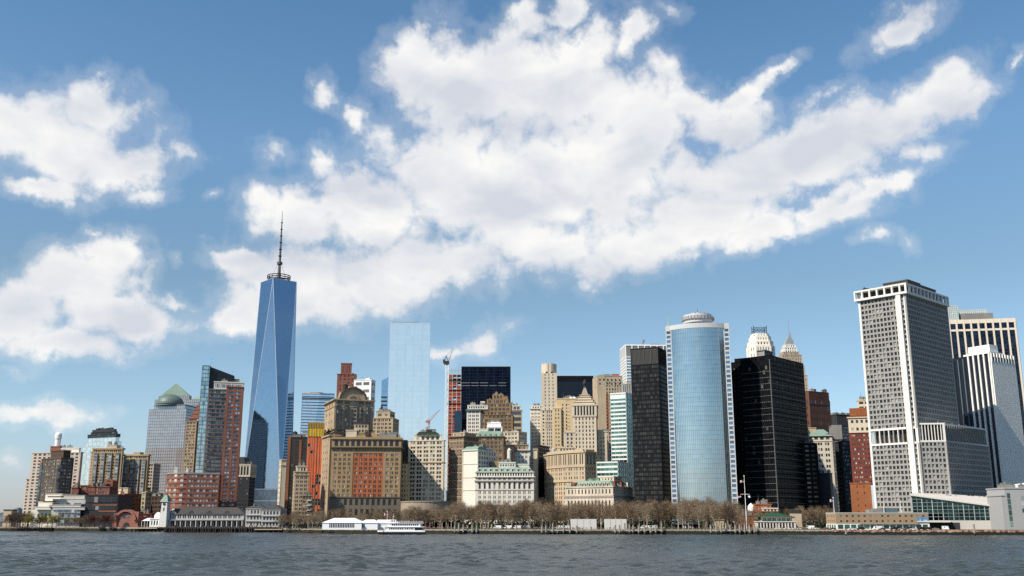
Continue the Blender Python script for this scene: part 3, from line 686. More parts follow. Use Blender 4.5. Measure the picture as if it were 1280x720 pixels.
# ================================================================== the tall glass tower
def glass_spire():
    D = 1690; a = 4; s = 61.0
    c = at(334, 612, D + 30); c = (c[0], c[1])
    s = 65.0; B = start('skyscraper', 'tallest tower, tapering blue glass facets and a ringed spire', 'skyscraper', P=c)
    t = -R(a)
    def sq(half, rot, z): return [(c[0] + half * sqrt(2) * cos(rot + pi / 4 + k * pi / 2), c[1] + half * sqrt(2) * sin(rot + pi / 4 + k * pi / 2), z) for k in range(4)]
    z0, z1 = 57 + GZ, 419 + GZ
    b0 = sq(s / 2, t + pi, z0); g0 = sq(s / 2, t + pi, GZ)       # order: SW, SE, NE, NW
    tops = [((b0[i][0] + b0[(i + 1) % 4][0]) / 2, (b0[i][1] + b0[(i + 1) % 4][1]) / 2, z1) for i in range(4)]
    gm = mirror('tower facet glass', (0.30, 0.39, 0.50), rough=.045, pane=(1.6, 4.0), wob=.003, var=.05, line=.12)
    fin = mat('stainless edge', (.75, .78, .8), .3, metal=.7)
    for i in range(4):
        j = (i + 1) % 4
        mb = MB(); k = len(mb.v); mb.v += [b0[i], b0[j], tops[i]]; mb.f.append((k, k + 1, k + 2)); mb.mi.append(0); B.add('glass_facet', mb, gm)
        mb = MB(); mb.v += [b0[j], tops[j], tops[i]]; mb.f.append((0, 1, 2)); mb.mi.append(0); B.add('glass_facet', mb, gm)
        mb = MB(); mb.tube(b0[i], tops[i], .55, 4); mb.tube(b0[j], tops[i], .55, 4); mb.tube(tops[i], tops[j], .6, 4); B.add('edge_trim', mb, fin)
    mb = MB(); mb.loft([g0, [(x, y, z0) for x, y, _ in g0]]); B.add('base_wall', mb, mirror('base glass', (.32, .38, .43), rough=.25, pane=(1.5, 8), var=.2))
    mb = MB()
    for i in range(4):
        p, q = g0[i], g0[(i + 1) % 4]
        for zz in (z0 - 1, z0 - 20, z0 - 38): mb.tube((p[0], p[1], zz), (q[0], q[1], zz), .6)
    B.add('base_band', mb, fin)
    # slightly darker mechanical floor bands near the top: louvred strips
    mb = MB(); mb.v += tops; mb.f.append((0, 1, 2, 3)); mb.mi.append(0); B.add('roof', mb, M_DARK)
    # ring
    for zz, r, rr in ((z1 + 4, 19, .8), (z1 + 7.5, 20, .8), (z1 + 11, 20, .9)):
        mb = MB(); n = 32
        for i in range(n):
            t0, t1 = 2 * pi * i / n, 2 * pi * (i + 1) / n; mb.tube((c[0] + r * cos(t0), c[1] + r * sin(t0), zz), (c[0] + r * cos(t1), c[1] + r * sin(t1), zz), rr)
        B.add('ring', mb, M_DARK)
    mb = MB()
    for i in range(16):
        t0 = 2 * pi * i / 16; mb.tube((c[0] + 18 * cos(t0), c[1] + 18 * sin(t0), z1), (c[0] + 20 * cos(t0), c[1] + 20 * sin(t0), z1 + 11), .4); mb.tube((c[0], c[1], z1 + 6), (c[0] + 20 * cos(t0), c[1] + 20 * sin(t0), z1 + 9), .3)
    B.add('ring_strut', mb, M_DARK)
    zs = z1; top = 552 + GZ
    mb = MB(); mb.lathe(c, [(3.2, zs), (3.0, zs + 18), (2.4, zs + 32), (5, zs + 33), (5, zs + 37), (2.2, zs + 38), (1.6, zs + 80), (1.1, zs + 105), (.5, zs + 120), (.3, top)], 10); B.add('spire', mb, M_STEEL)
    for k in range(6):
        mb = MB(); zz = zs + 48 + k * 12.5; mb.cyl(c, 3.2 - k * .25, zz, zz + .9, n=10); B.add('spire_collar', mb, M_DARK)
    for k in range(4):
        t0 = k * pi / 2 + .5; mb = MB(); mb.tube((c[0] + 14 * cos(t0), c[1] + 14 * sin(t0), z1 + 5), (c[0] + 3 * cos(t0), c[1] + 3 * sin(t0), zs + 34), .22); B.add('guy_cable', mb, M_STEEL)

# ================================================================== between the tall tower and the bronze arch building
def whitehall():
    D = 1800; fp = FP(370, 418, 492, D, -12, xc=378, dep=50); B = start('office_tower', 'blue glass office block with horizontal bands right of the tallest tower', 'office building', fp)
    H = z(492, D); bm_ = mirror('sky blue glass', (0.62, 0.72, 0.82), rough=.1, pane=(4, 4), var=.06, metal=.8)
    curtain(B, fp, GZ, H, bm_, mat('blue band', (.10, .15, .22)), 40, 5.2, .3, .2, hband=1.5)
    B.slab('top_band', fp, H - 9, H - 7, M_DARK, .3); B.slab('parapet', fp, H, H + 1.5, M_WHITE, .3); B.clutter(fp.frac(.2, .9, .1, .6), H + 1.5, 4, M_UNIT, hmax=3)
    # dark brown tower with orange brick piers
    D = 1060; fp = FP(356, 384, 547, D, -10, xc=361, dep=20); B = start('office_tower', 'dark brown tower with orange brick corner piers left of the construction wrap', 'office building', fp)
    B.block(fp, GZ, z(547, D), M_DBROWN, (6.5, 1, .8, .3, 3.6, .66, .3), G_DARK, sts={'F': (7.5, 1, 1.3, .3, 3.4, .7, .35)})
    for x in (0, .6):
        q = fp.sub(fp.W * x, fp.W * x + 2.0, -.8, 2.5); B.slab('brick_pier', q, GZ, z(545, D) if x == 0 else z(550, D), M_ORANGE, .15)
    P = fp.faces()['L']; mb = MB(); mb.obox(P[0], P[1], -.1, P[2] - .4, -.6, .1, GZ, z(546, D)); B.add('brick_side', mb, M_ORANGE)
    B.tank(fp.pt(6, 8), z(547, D), 2.6, 4.0); B.slab('penthouse', fp.frac(.45, .9, .2, .7), z(547, D), z(542, D), M_UNIT, 0)
    D = 1010; fp = FP(348, 357.5, 578, D, -20, xc=352, dep=16); B = start('office_building', 'slim blank cream slab at the right foot of the tallest tower', 'building', fp); B.block(fp, GZ, z(575, D), M_CREAM, (5, 1, 2.4, .3, 5, .4, .25), G_STD); B.slab('cornice', fp, z(582, D), z(581, D), M_LIME, .5)
    D = 925; fp = FP(361, 386, 590, D, -16, xc=369, dep=16); B = start('apartment_building', 'cream brick apartment house with stepped penthouse and black water tank', 'apartment building', fp)
    B.block(fp, GZ, z(590, D), M_LIME, (3.6, 2, 1.2, .4, 3.5, .58, .38), G_STD); up = fp.frac(.15, .85, .2, .9); B.block(up, z(590, D), z(583, D), M_PALE, (3, 1, 1, .3, 4, .6, .3), G_STD); B.tank(up.pt(5, 5), z(583, D), 2, 3)
    B.slab('cornice', fp, z(594, D), z(593.3, D), M_PALE, .8)
    D = 905; fp = FP(374, 390, 618, D, -10, xc=378, dep=12); B = start('apartment_building', 'narrow tan house with white balconies in front of the cream apartment house', 'apartment building', fp); B.block(fp, GZ, z(620, D), M_TAN, (3, 1, .7, .3, 3.4, .5, .3), G_BLIND)
    for i in range(5): B.slab('balcony', fp.sub(fp.W * .5, fp.W, -1.2, .2), z(650 - i * 6, D), z(649.2 - i * 6, D), M_BRIGHT, .1)
    # building under construction
    D = 963; fp = FP(384, 405, 530, D, -8, xc=385.5, dep=14); B = start('construction_tower', 'tower under construction wrapped in orange netting with a yellow top enclosure', 'construction site', fp)
    orange = mat('orange netting', (0.85, 0.16, 0.04), .8, .35, .15); yellow = mat('yellow panels', (0.72, 0.46, 0.02), .7, .2, .2); conc = mat('raw concrete', (.38, .32, .28))
    zy0, zy1 = z(545.5, D), z(528, D); mb = MB(); mb.obox(fp.A, fp.e, 0, fp.W, 0, fp.D, zy0, zy1)
    for i in range(5): mb.obox(fp.A, fp.e, i * fp.W / 4 - .15, i * fp.W / 4 + .15, -.2, .05, zy0, zy1)
    B.add('yellow_enclosure', mb, yellow)
    mb = MB(); mb.obox(fp.A, fp.e, -.3, fp.W + .3, -.35, -.1, zy0 + (zy1 - zy0) * .62, zy1 - .4); B.add('enclosure_band', mb, mat('ochre net', (.45, .26, .03)))
    cols = 5; n = 26; zt = zy0; mb = MB(); f2 = fp.inset(0, 0, .8, 0)
    for j in range(n + 1): zz = GZ + (zt - GZ) * j / n; mb.obox(f2.A, f2.e, -.2, f2.W + .2, -.3, f2.D, zz - .35, zz)
    for i in range(cols + 1):
        x = i * (f2.W - .6) / cols; mb.obox(f2.A, f2.e, x, x + .6, 0, .6, GZ, zt); mb.obox(f2.A, f2.e, x, x + .6, f2.D - .6, f2.D, GZ, zt)
    B.add('concrete_frame', mb, conc)
    mb = MB(); mb.obox(f2.A, f2.e, .3, f2.W - .3, .5, f2.D - .5, GZ, zt - .3); B.add('core', mb, M_DARK)
    rd = random.Random(5)
    for j in range(n):
        zz = GZ + (zt - GZ) * j / n
        for i in range(cols):
            lvl = j / n
            if (lvl > .6 and rd.random() < .97) or (lvl > .28 and rd.random() < .62) or rd.random() < .25:
                if f2.W * i / cols > f2.W * .85 and lvl > .7: continue
                mb = MB(); mb.obox(f2.A, f2.e, i * f2.W / cols + .3, (i + 1) * f2.W / cols - .1, -.33, -.22, zz, zz + (zt - GZ) / n * .92); B.add('netting', mb, orange)
    mb = MB()
    for i in range(7): mb.tube((*fp.pt(i * fp.W / 6, -.6), GZ), (*fp.pt(i * fp.W / 6, -.6), zy1 + 2), .14)
    B.add('scaffold', mb, M_GREY)
    for k in range(3): B.slab('hoist_platform', FP(378.5, 384.5, 537, D, 0, dep=3), z(538.5 + k * 2.4, D), z(538 + k * 2.4, D), (M_UNIT, M_DARK, orange)[k], 0)
    # tan thin stepped buildings
    D = 985; fp = FP(398, 412, 545, D, -10, xc=400, dep=20); B = start('office_building', 'narrow sunlit tan tower squeezed left of the arched building', 'office building', fp)
    B.block(fp, GZ, z(541, D), M_GOLD, (3.6, 1, 1.6, .4, 3.6, .5, .35), G_STD)
    D = 975; fp = FP(393, 404, 566, D, -10, xc=395.5, dep=14); B = start('office_building', 'lower golden tan building beside the orange construction netting', 'office building', fp)
    B.block(fp, GZ, z(566, D), M_GOLD, (4.2, 2, 1.4, .5, 3.5, .6, .4), G_STD)
    # red brick tower
    D = 1230; fp = FP(420.5, 445, 468, D, -8, xc=422, dep=24); B = start('office_tower', 'red brick tower with narrower fluted crown behind the arched building', 'office building', fp)
    B.block(fp, GZ, z(468, D), M_RED, (5.5, 1, 3.0, .4, 4.2, .5, .4), G_STD); up = FP(426, 439, 454, D + 5, -8, xc=427, dep=12); B.block(up, z(468, D), z(454, D), M_RED, (3.2, 1, 1.7, .3, 14, .6, .6), G_STD, par=1)
    B.clutter(fp.frac(.0, .2, .1, .9), z(468, D), 1, M_UNIT); B.clutter(fp.frac(.7, 1, .1, .9), z(468, D), 1, M_DARK, hmax=3)
    # white building
    D = 1190; fp = FP(443, 466, 475, D, 12, xc=464, dep=14); B = start('office_tower', 'white office tower with grey square windows behind the arched building', 'office building', fp)
    B.block(fp, GZ, z(475, D), M_BRIGHT, (9, 1, 2, .3, 9, .42, .3), glass('grey window', (.12, .12, .12), share=0, rough=.4)); B.clutter(fp, z(475, D) + .8, 3, M_WHITE, hmax=3)
    # arched-crown tower
    D = 955; fp = FP(408, 466, 505, D, -22, xc=419, dep=48); B = start('office_tower', 'ornate old stone tower crowned by a big arch and water tank', 'office building', fp)
    stone = mat('aged stone', (0.50, 0.385, 0.26), var=.35, scale=.1); H = z(500, D)
    B.block(fp, GZ, H, stone, (7.6, 2, 2.4, .5, 3.9, .62, .7), G_STD, sts={'L': (14, 1, 10, .5, 8, .35, .3)}, par=1.2, ov=1.4)
    for y_, o_ in ((541, 1.6), (537.5, 1.2), (508, .9)): B.slab('cornice', fp, z(y_, D), z(y_ - 1.2, D), mat('dark cornice', (.12, .095, .07)) if y_ > 520 else stone, o_)
    P = fp.pt(fp.W * .47, 0); bx = fp.b; ex = fp.e; r = fp.W * .36; n = 20; zc = H + .6
    def ap(t, q, dp): return (P[0] + ex[0] * q * cos(t) + bx[0] * dp, P[1] + ex[1] * q * cos(t) + bx[1] * dp, zc + q * .92 * sin(t))
    mb = MB(); mb.loft([[ap(pi * i / n, r * .97, -.4) for i in range(n + 1)], [ap(pi * i / n, r * .97, 14) for i in range(n + 1)]]); B.add('arch_gable', mb, stone)
    mb = MB()
    for i in range(n): t0, t1 = pi * i / n, pi * (i + 1) / n; mb.loft([[ap(t0, r * 1.03, -1.6), ap(t1, r * 1.03, -1.6), ap(t1, r * .9, -1.6), ap(t0, r * .9, -1.6)], [ap(t0, r * 1.03, 1), ap(t1, r * 1.03, 1), ap(t1, r * .9, 1), ap(t0, r * .9, 1)]])
    B.add('arch_moulding', mb, mat('dark cornice', (.12, .095, .07)))
    mb = MB()
    for i in range(n): t0, t1 = pi * i / n, pi * (i + 1) / n; mb.loft([[ap(t0, r * .45, -1.2), ap(t1, r * .45, -1.2), ap(t1, r * .3, -1.2), ap(t0, r * .3, -1.2)], [ap(t0, r * .45, 0), ap(t1, r * .45, 0), ap(t1, r * .3, 0), ap(t0, r * .3, 0)]])
    B.add('inner_arch', mb, stone)
    mb = MB(); mb.obox(P, ex, -r * .95, -r * .72, -1.0, 8, zc, zc + r * .55); mb.obox(P, ex, r * .72, r * .95, -1.0, 8, zc, zc + r * .5); B.add('crest_block', mb, stone)
    mb = MB(); mb.obox(P, ex, -4, 4, 1, 9, zc + r * .85, zc + r * 1.03); B.add('crest_block', mb, stone)
    B.tank(fp.pt(fp.W * .30, 9), zc + r * .55, 2.7, 6.2)
    for sx in (.08, .3, .63, .86):        # oriel bays
        Q = fp.pt(fp.W * sx, 0); mb = MB(); w_ = 4.2
        mb.obox(Q, ex, -w_ / 2, w_ / 2, -1.8, .1, z(537, D), z(507, D)); B.facade(mb, (Q[0] - ex[0] * w_ / 2 - bx[0] * 1.8, Q[1] - ex[1] * w_ / 2 - bx[1] * 1.8), ex, w_, z(537, D), z(507, D), (w_, 2, .5, .3, 3.7, .66, .2), G_STD); B.add('oriel', mb, mat('oriel metal', (.12, .11, .10)))
    # left shoulder lower wing of arch tower
    wg = FP(404, 424, 547, D - 26, -24, xc=413, dep=30); B.block(wg, GZ, z(545, D - 26), stone, (9, 1, 7, .4, 6, .3, .3), G_STD, par=1.4, ov=1.2)
    # front building with the red brick centre
    D = 895; fp = FP(414.5, 501, 552, D, -4, xc=416, dep=34); B = start('office_building', 'big tan stone building with a red brick centre panel facing the park', 'office building', fp)
    tan = mat('aged tan', (0.44, 0.30, 0.165), var=.28, scale=.1); zl = [z(v, D) for v in (622, 566, 560, 549)]
    W_ = fp.W; bw = W_ / 12.0
    f_l, f_m, f_r = fp.sub(0, bw * 3.6, 0, 34), fp.sub(bw * 3.6, bw * 9.1, .35, 34), fp.sub(bw * 9.1, W_, 0, 34)
    for q_, mt, fcs in ((f_l, tan, 'FL'), (f_m, mat('red centre brick', (0.50, 0.15, 0.06), var=.22, scale=.1), 'F'), (f_r, tan, 'FR')):
        B.block(q_, zl[0], zl[1], mt, (bw * .92, 2, 1.9, .35, 3.95, .62, .5), G_BLIND, faces=fcs, par=0)
    dk = mat('dark cornice', (.12, .095, .07))
    B.block(fp, zl[1], zl[2] + .1, tan, (bw * .5, 1, 1.3, .3, zl[2] - zl[1], .5, .4), G_STD, par=0); B.slab('cornice', fp, zl[2], zl[2] + 1.0, dk, 2.0)
    B.block(fp, zl[2] + 1, zl[3], tan, (bw, 1, 1.8, .3, zl[3] - zl[2] - 1, .8, .6), G_DARK, par=1.0, ov=1.0); B.slab('cornice', fp, zl[3] + 1, zl[3] + 2, M_TAN, 1.0)
    B.block(fp, GZ, zl[0], mat('stone base', (.20, .165, .125)), (bw, 1, 2.3, .4, 7.6, .6, .9), G_DARK, par=.5, ov=.6)
    B.slab('cornice', fp, zl[0], zl[0] + .8, dk, .9)
    H = zl[3] + 2
    ped = fp.sub(W_ * .32, W_ * .68, .5, 3); mb = MB(); q = ped.quad(); mb.loft([[(x, y, H) for x, y in q], [(ped.mid()[0] + (x - ped.mid()[0]) * .55, y, H + 4) for x, y in q]]); B.add('pediment', mb, tan)
    mb = MB(); P = ped.pt(ped.W / 2, -.6)
    for k in range(9): t = k * pi / 4; rr = 0 if k == 8 else 1.6; mb.cyl((P[0] + rr * cos(t), P[1]), 1.1, H + 3 + rr * sin(t), H + 4.6 + rr * sin(t), r1=.5, n=7)
    B.add('crest_ornament', mb, dk)
    hs = fp.sub(W_ * .30, W_ * .5, 8, 20); B.block(hs, H, H + 12, M_LIME, (3, 1, 1, .3, 3.8, .5, .3), G_STD); B.slab('penthouse_roof', hs, H + 12.5, H + 14, M_DARK, .8)
    B.block(fp.sub(W_ * .18, W_ * .34, 4, 14), H, H + 6, M_PALE); B.clutter(fp.sub(W_ * .6, W_, 3, 24), H, 5, M_UNIT, 3, 7)
    for x in (.02, .98): B.slab('acroterion', fp.sub(W_ * x - .6, W_ * x + .6, -.6, .6), H, H + 2.6, M_TAN, 0)
    # cream building with cap behind right
    D = 1040; fp = FP(466, 493, 520, D, 8, xc=491, dep=24); B = start('office_building', 'cream building with dark cap rising behind the red centred building', 'office building', fp)
    cy = mat('buff stone', (.55, .43, .29)); B.block(fp, GZ, z(523, D), cy, (4.2, 2, 1.3, .4, 3.9, .62, .45), G_STD); up = fp.frac(.15, .82, .1, .9); B.block(up, z(523, D), z(514, D), cy, (8, 3, 2, .3, 7, .35, .3), G_STD); B.slab('roof', up.frac(.1, .9, .1, .9), z(514, D), z(512.5, D), M_DARK); B.tank(up.pt(up.W * .3, 4), z(513, D), 1.3, 2)
    D = 925; fp = FP(501, 509, 582, D, 0, dep=18); B = start('office_building', 'narrow yellow stone annex right of the red centred building', 'building', fp); B.block(fp, GZ, z(581, D), M_YELL, (3.2, 1, 1.3, .3, 4.2, .45, .3), G_STD)
    fq = FP(507, 511.5, 604, D + 2, 0, dep=10); B.block(fq, GZ, z(604, D), M_YELL, (3, 1, 1, .3, 4.2, .4, .3), G_STD)
    D = 1250; fp = FP(500, 513, 552, D, 0, dep=30); B = start('office_tower', 'dark blue glass tower in the gap below the pale mirror tower', 'office building', fp); curtain(B, fp, GZ, z(556, D), mirror('night blue glass', (.06, .085, .11), rough=.12), M_DARK, 3, 4); curtain(B, fp.frac(0, .7, 0, 1), z(556, D), z(550, D), mirror('night blue glass', (.06, .085, .11)), M_DARK, 3, 4)
    D = 1100; fp = FP(500, 516, 587, D, 0, dep=30); B = start('office_tower', 'black building in the gap left of the cream paired window building', 'office building', fp); B.block(fp, GZ, z(585, D), M_BLACK, (4, 1, .5, .2, 4, .5, .2), G_DARK)

def mirror_tower():
    D = 1550; fp = FP(486, 538, 404, D, -5, xc=487.5, dep=45)
    pm = mirror('pale mirror glass', (0.78, 0.86, 0.89), rough=.09, pane=(6.4, 8.2), wob=.003, var=.03, line=.06, metal=.66)
    B = start('skyscraper', 'pale mirror glass tower reflecting the sky, second tallest on the left', 'skyscraper', fp)
    curtain(B, fp, GZ, z(403, D), pm, mat('silver mullion', (.62, .68, .7), .4, metal=.3), 12.8, 4.1, .18, .1, noh=True)
    B.slab('roof', fp.frac(.05, .7, .1, .8), z(403, D), z(401.5, D), M_GREY, 0)
    lw = FP(476, 488, 480, D + 6, -5, xc=477, dep=40); A = [lw.pt(0, 0), lw.pt(lw.W, 0), lw.pt(lw.W, lw.D), lw.pt(0, lw.D)]
    zt = [z(475, D), z(469, D), z(469, D), z(475, D)]
    mb = MB(); mb.loft([[(x, y, GZ) for x, y in A], [(x, y, t) for (x, y), t in zip(A, zt)]])
    for k in range(3): mb.obox(lw.A, lw.e, -.1, lw.W * .7, -.3, .1, z(497 + k * 5, D), z(495 + k * 5, D), 1)
    B.add('lower_wing', mb, [mirror('steel blue glass', (.38, .50, .62), rough=.1), M_DARK])

# ================================================================== centre
def centre_left():
    # cream building with paired windows
    D = 930; fp = FP(511, 556, 560, D, 10, xc=554.5); 
    B = start('office_building', 'cream office building with paired windows and green capped stepped crown', 'office building', fp)
    st = (6.1, 2, 1.9, .5, 3.9, .62, .45); z1, z2 = z(551, D), z(543.5, D)
    B.block(fp, GZ, z1, M_CREAM, st, G_STD); B.slab('cornice', fp, z(579, D), z(577.6, D), M_TAN, .8); B.slab('cornice', fp, z(558, D), z(557.3, D), M_PALE, .6)
    u = fp.inset(5, 3, 2, 2); B.block(u, z1, z2, M_CREAM, (5.2, 1, 2, .5, 4.4, .6, .42), G_STD); B.mansard('roof', u.inset(1, 1, 1, 1), z2, z(539.5, D), M_GREEN, ins=4)
    mb = MB(); q = u.pt(u.W * .55, 6); mb.tube((q[0] - 4.5, q[1], z(537.5, D)), (q[0] + 4.5, q[1], z(537.5, D)), 1.7, 12); B.add('roof_tank', mb, M_DARK)
    B.clutter(u.frac(.1, .9, .1, .9), z(539.5, D), 2, M_UNIT, hmax=2)
    # low round fort
    D = 745; P = at(533, 650, D + 38); B = start('stone_fort', 'low blank round sandstone fort behind the trees', 'fort', P=(P[0], P[1]))
    mb = MB(); c = (P[0], P[1]); mb.lathe(c, [(20, GZ), (20, z(626.5, D)), (18.8, z(626.5, D)), (18.8, GZ + 4)], 40); B.add('wall', mb, mat('sandstone', (.42, .33, .25)))
    mb = MB(); mb.lathe(c, [(20.3, z(627.2, D)), (20.3, z(625.6, D)), (18.6, z(625.6, D)), (18.6, z(627.2, D))], 40); B.add('coping', mb, mat('coping', (.34, .28, .22)))
    # tower crane, tall white
    D = 1300; a = at(557.5, 560, D); P = (a[0], a[1]); B = start('tower_crane', 'tall white tower crane with raised jib beside the unfinished red tower', 'crane', P=P)
    zt = z(456, D); w = 2.0; mb = MB()
    for sx in (-w, w):
        for sy in (-w, w): mb.tube((P[0] + sx, P[1] + sy, GZ), (P[0] + sx, P[1] + sy, zt), .55)
    k = 0; zz = GZ
    while zz < zt - 5:
        s1 = 1 if k % 2 else -1
        mb.tube((P[0] - w * s1, P[1] - w, zz), (P[0] + w * s1, P[1] - w, zz + 5), .35); mb.tube((P[0] + w, P[1] - w * s1, zz), (P[0] + w, P[1] + w * s1, zz + 5), .35); mb.tube((P[0] - w, P[1] - w, zz), (P[0] + w, P[1] - w, zz), .35); zz += 5; k += 1
    B.add('mast', mb, M_BRIGHT)
    mb = MB(); mb.obox(P, (1, 0), -4, 2.5, -2, 2, zt, zt + 5); mb.obox(P, (1, 0), -5.5, -3, -1.6, 1.6, zt + 2, zt + 7); B.add('cab', mb, M_DARK)
    J = at(566, 437.5, D); mb = MB()
    for o_ in (-1, 1): mb.tube((P[0] + 1, P[1] + o_, zt + 4), (J[0], J[1], J[2]), .5)
    mb.tube((P[0] - 1.5, P[1], zt + 12), (J[0], J[1], J[2] + .5), .3)
    for i in range(9):
        t = i / 9; q = (P[0] + 1 + (J[0] - P[0]) * t, P[1], zt + 4 + (J[2] - zt - 4) * t); mb.tube((q[0], q[1] - 1, q[2]), (q[0] - 1.0, q[1], q[2] + 2.2), .25)
    B.add('jib', mb, mat('crane grey', (.45, .42, .40)))
    mb = MB(); mb.tube((P[0] - 4, P[1], zt + 4), (P[0] - 1.5, P[1], zt + 12), .5); mb.tube((P[0] + 1, P[1], zt + 4), (P[0] - 1.5, P[1], zt + 12), .5); B.add('a_frame', mb, M_DARK)
    # small pink crane
    D = 1500; a = at(536, 545, D); P = (a[0], a[1]); B = start('tower_crane', 'small salmon pink crane above the roof of the cream paired window building', 'crane', P=P); zt = z(527, D)
    pk = mat('salmon steel', (.55, .22, .16)); mb = MB()
    for sx in (-1.1, 1.1): mb.tube((P[0] + sx, P[1], GZ), (P[0] + sx, P[1], zt), .5)
    for i in range(int((zt - GZ) / 5)): mb.tube((P[0] - 1.1, P[1], GZ + i * 5), (P[0] + 1.1, P[1], GZ + i * 5 + 5), .3)
    B.add('mast', mb, pk); J = at(550, 512, D); mb = MB(); mb.tube((P[0], P[1], zt), J, .8, 4, .35); mb.tube((P[0], P[1], zt + 5), J, .25); mb.tube((P[0] - 3, P[1], zt), (P[0], P[1], zt + 5), .4); B.add('jib', mb, pk)
    mb = MB(); mb.obox(P, (1, 0), -5, 1, -1.5, 1.5, zt - 1.5, zt + 2); B.add('cab', mb, pk)
    # unfinished red tower
    D = 1320; fp = FP(560, 577, 465, D, 0, dep=22); B = start('construction_tower', 'unfinished concrete tower with red hoardings behind the tall white crane', 'construction site', fp)
    H = z(468, D); n = 40; zb = GZ + 40; mb = MB(); mb.obox(fp.A, fp.e, .6, fp.W - .6, .8, fp.D - .8, GZ, z(500, D)); B.add('core', mb, mat('shadow concrete', (.10, .08, .075)))  # dark core tone carries the shade inside the open frame
    mb = MB(); fh = (H - GZ) / n
    for j in range(n + 1):
        s_ = 0 if j < n - 6 else (j - n + 6) * .5; mb.obox(fp.A, fp.e, s_ * .5, fp.W - s_ * .5, 0, fp.D, GZ + j * fh - .55, GZ + j * fh)
    for i in range(4): x = i * (fp.W - .9) / 3; mb.obox(fp.A, fp.e, x, x + .9, -.1, .8, GZ, H); mb.obox(fp.A, fp.e, x, x + .9, fp.D - .8, fp.D + .1, GZ, H)
    B.add('concrete_frame', mb, mat('pale raw concrete', (.60, .52, .48)))
    red = mat('red hoarding', (.50, .085, .05)); rd = random.Random(3)
    for j in range(n):
        for i in range(3):
            if rd.random() < (.86 if j > 12 else .2) and not (j > n - 9 and rd.random() < .3): mb = MB(); x = i * (fp.W - .9) / 3 + .9; mb.obox(fp.A, fp.e, x, x + (fp.W - .9) / 3 - .9, .1, .3, GZ + j * fh, GZ + j * fh + fh * rd.uniform(.5, .8)); B.add('hoarding', mb, red)
    mb = MB()
    for i in range(5):
        x = i * fp.W / 4; mb.obox(fp.A, fp.e, x - .3, x + .3, 2, 2.6, H, z(461, D) + (i % 2) * 2)
    mb.obox(fp.A, fp.e, 0, fp.W, 1.8, 2.4, H + 5, H + 6); B.add('formwork', mb, M_WCONC)
    for y_ in (476, 488, 505): B.slab('screen', fp, z(y_, D), z(y_ - .8, D), M_DARK, .7)
    # dark navy tower
    D = 1300; fp = FP(577, 638, 460, D, 0, dep=40); B = start('office_tower', 'broad navy black tower behind the stepped brown brick building', 'office building', fp)
    H = z(459.5, D); nv = mirror('navy glass', (.012, .015, .026), rough=.12, pane=(2, 4), var=.4)
    curtain(B, fp, GZ, H, nv, mat('navy steel', (.012, .015, .028), .5), 11, 4.0, .35, .2, vw=.5)
    B.slab('parapet', fp, H, H + 1.5, M_BLACK, .2)
    for y_ in (479, 482.5):
        for i in range(5):
            if not (i == 3 and y_ < 480): q = fp.sub(fp.W * (i + .06) / 5.4, fp.W * (i + .92) / 5.4, -.35, -.1); B.slab('vent_band', q, z(y_, D), z(y_ - .9, D), mat('vent grey', (.20, .22, .24)), 0)
    B.slab('penthouse', fp.frac(.54, .76, .2, .6), H + 1, z(457, D), M_BLACK, 0); B.slab('penthouse', fp.frac(.6, .7, .15, .2), H + 2, z(458, D), M_WHITE, 0)
    D = 1240; fp = FP(568, 577.5, 514, D, 0, dep=20); B = start('office_tower', 'slim blue black tower in front of the left edge of the navy tower', 'office building', fp); curtain(B, fp, GZ, z(513.5, D), mirror('night blue glass', (.06, .085, .11)), M_DARK, 3, 4)
    # stepped brown brick tower
    D = 1120; br = mat('warm brown brick', (.34, .22, .115)); fp = FP(600, 641, 520, D, 3, dep=30, xc=640.5)
    B = start('office_tower', 'stepped brown brick tower with notched crown in front of the navy tower', 'office building', fp)
    st = (4.4, 2, 1.5, .35, 3.9, .58, .45); B.block(fp, GZ, z(519, D), br, st, G_STD); zs = z(519, D)
    for (xl, xr, y, k) in ((602, 638, 504, 2), (609, 635, 499, 4), (616, 629, 493, 6)):
        f = FP(xl, xr, y, D + k, 3, dep=22 - k); B.block(f, zs if y == 504 else z(504, D), z(y, D), br, st if y != 493 else (3.5, 1, 1.4, .3, 4, .6, .42), G_STD, par=.6, ov=.1)
        for i in range(4):
            t = f.W * (i + .5) / 4; B.slab('pinnacle', f.sub(t - .8, t + .8, -.4, 1.4), z(y, D), z(y - 1.6, D), br, 0)
    f = FP(629.5, 634.5, 495, D + 5, 3, dep=8); B.block(f, z(504, D), z(495, D), br, par=.6)
    f = FP(600.5, 606, 500, D + 1, 3, dep=6); B.slab('penthouse', f, z(504, D), z(501.5, D), M_WHITE, 0)
    # white ornate building left behind
    D = 1080; fp = FP(584, 601, 515, D, 5, dep=24, xc=600); B = start('office_building', 'white building with projecting green cornice left of the stepped brown tower', 'office building', fp)
    B.block(fp, GZ, z(513, D), M_WHITE, (5, 2, 1.4, .5, 3.9, .6, .42), G_STD); B.slab('cornice', fp, z(514, D), z(511.5, D), mat('dark verdigris', (.10, .15, .125)), 1.5); B.block(fp.inset(.5, -8, 1, 1), z(511.5, D), z(507, D), M_WHITE, (2.6, 1, 1, .3, 5, .5, .3), G_STD)
    # right banded tower
    D = 1170; fp = FP(637, 652, 511, D, 0, dep=30); B = start('office_tower', 'tan office tower with dark blue window bands and white rooftop, right of the stepped tower', 'office building', fp)
    B.block(fp, GZ, z(513, D), M_LIME, (13, 1, .7, .3, 7.0, .6, .5), glass('band glass', (.03, .045, .06), share=0), par=.6); B.block(fp.frac(0, .88, .1, .8), z(513, D), z(507, D), M_WHITE, (4, 2, .6, .2, 4, .6, .3), G_STD)
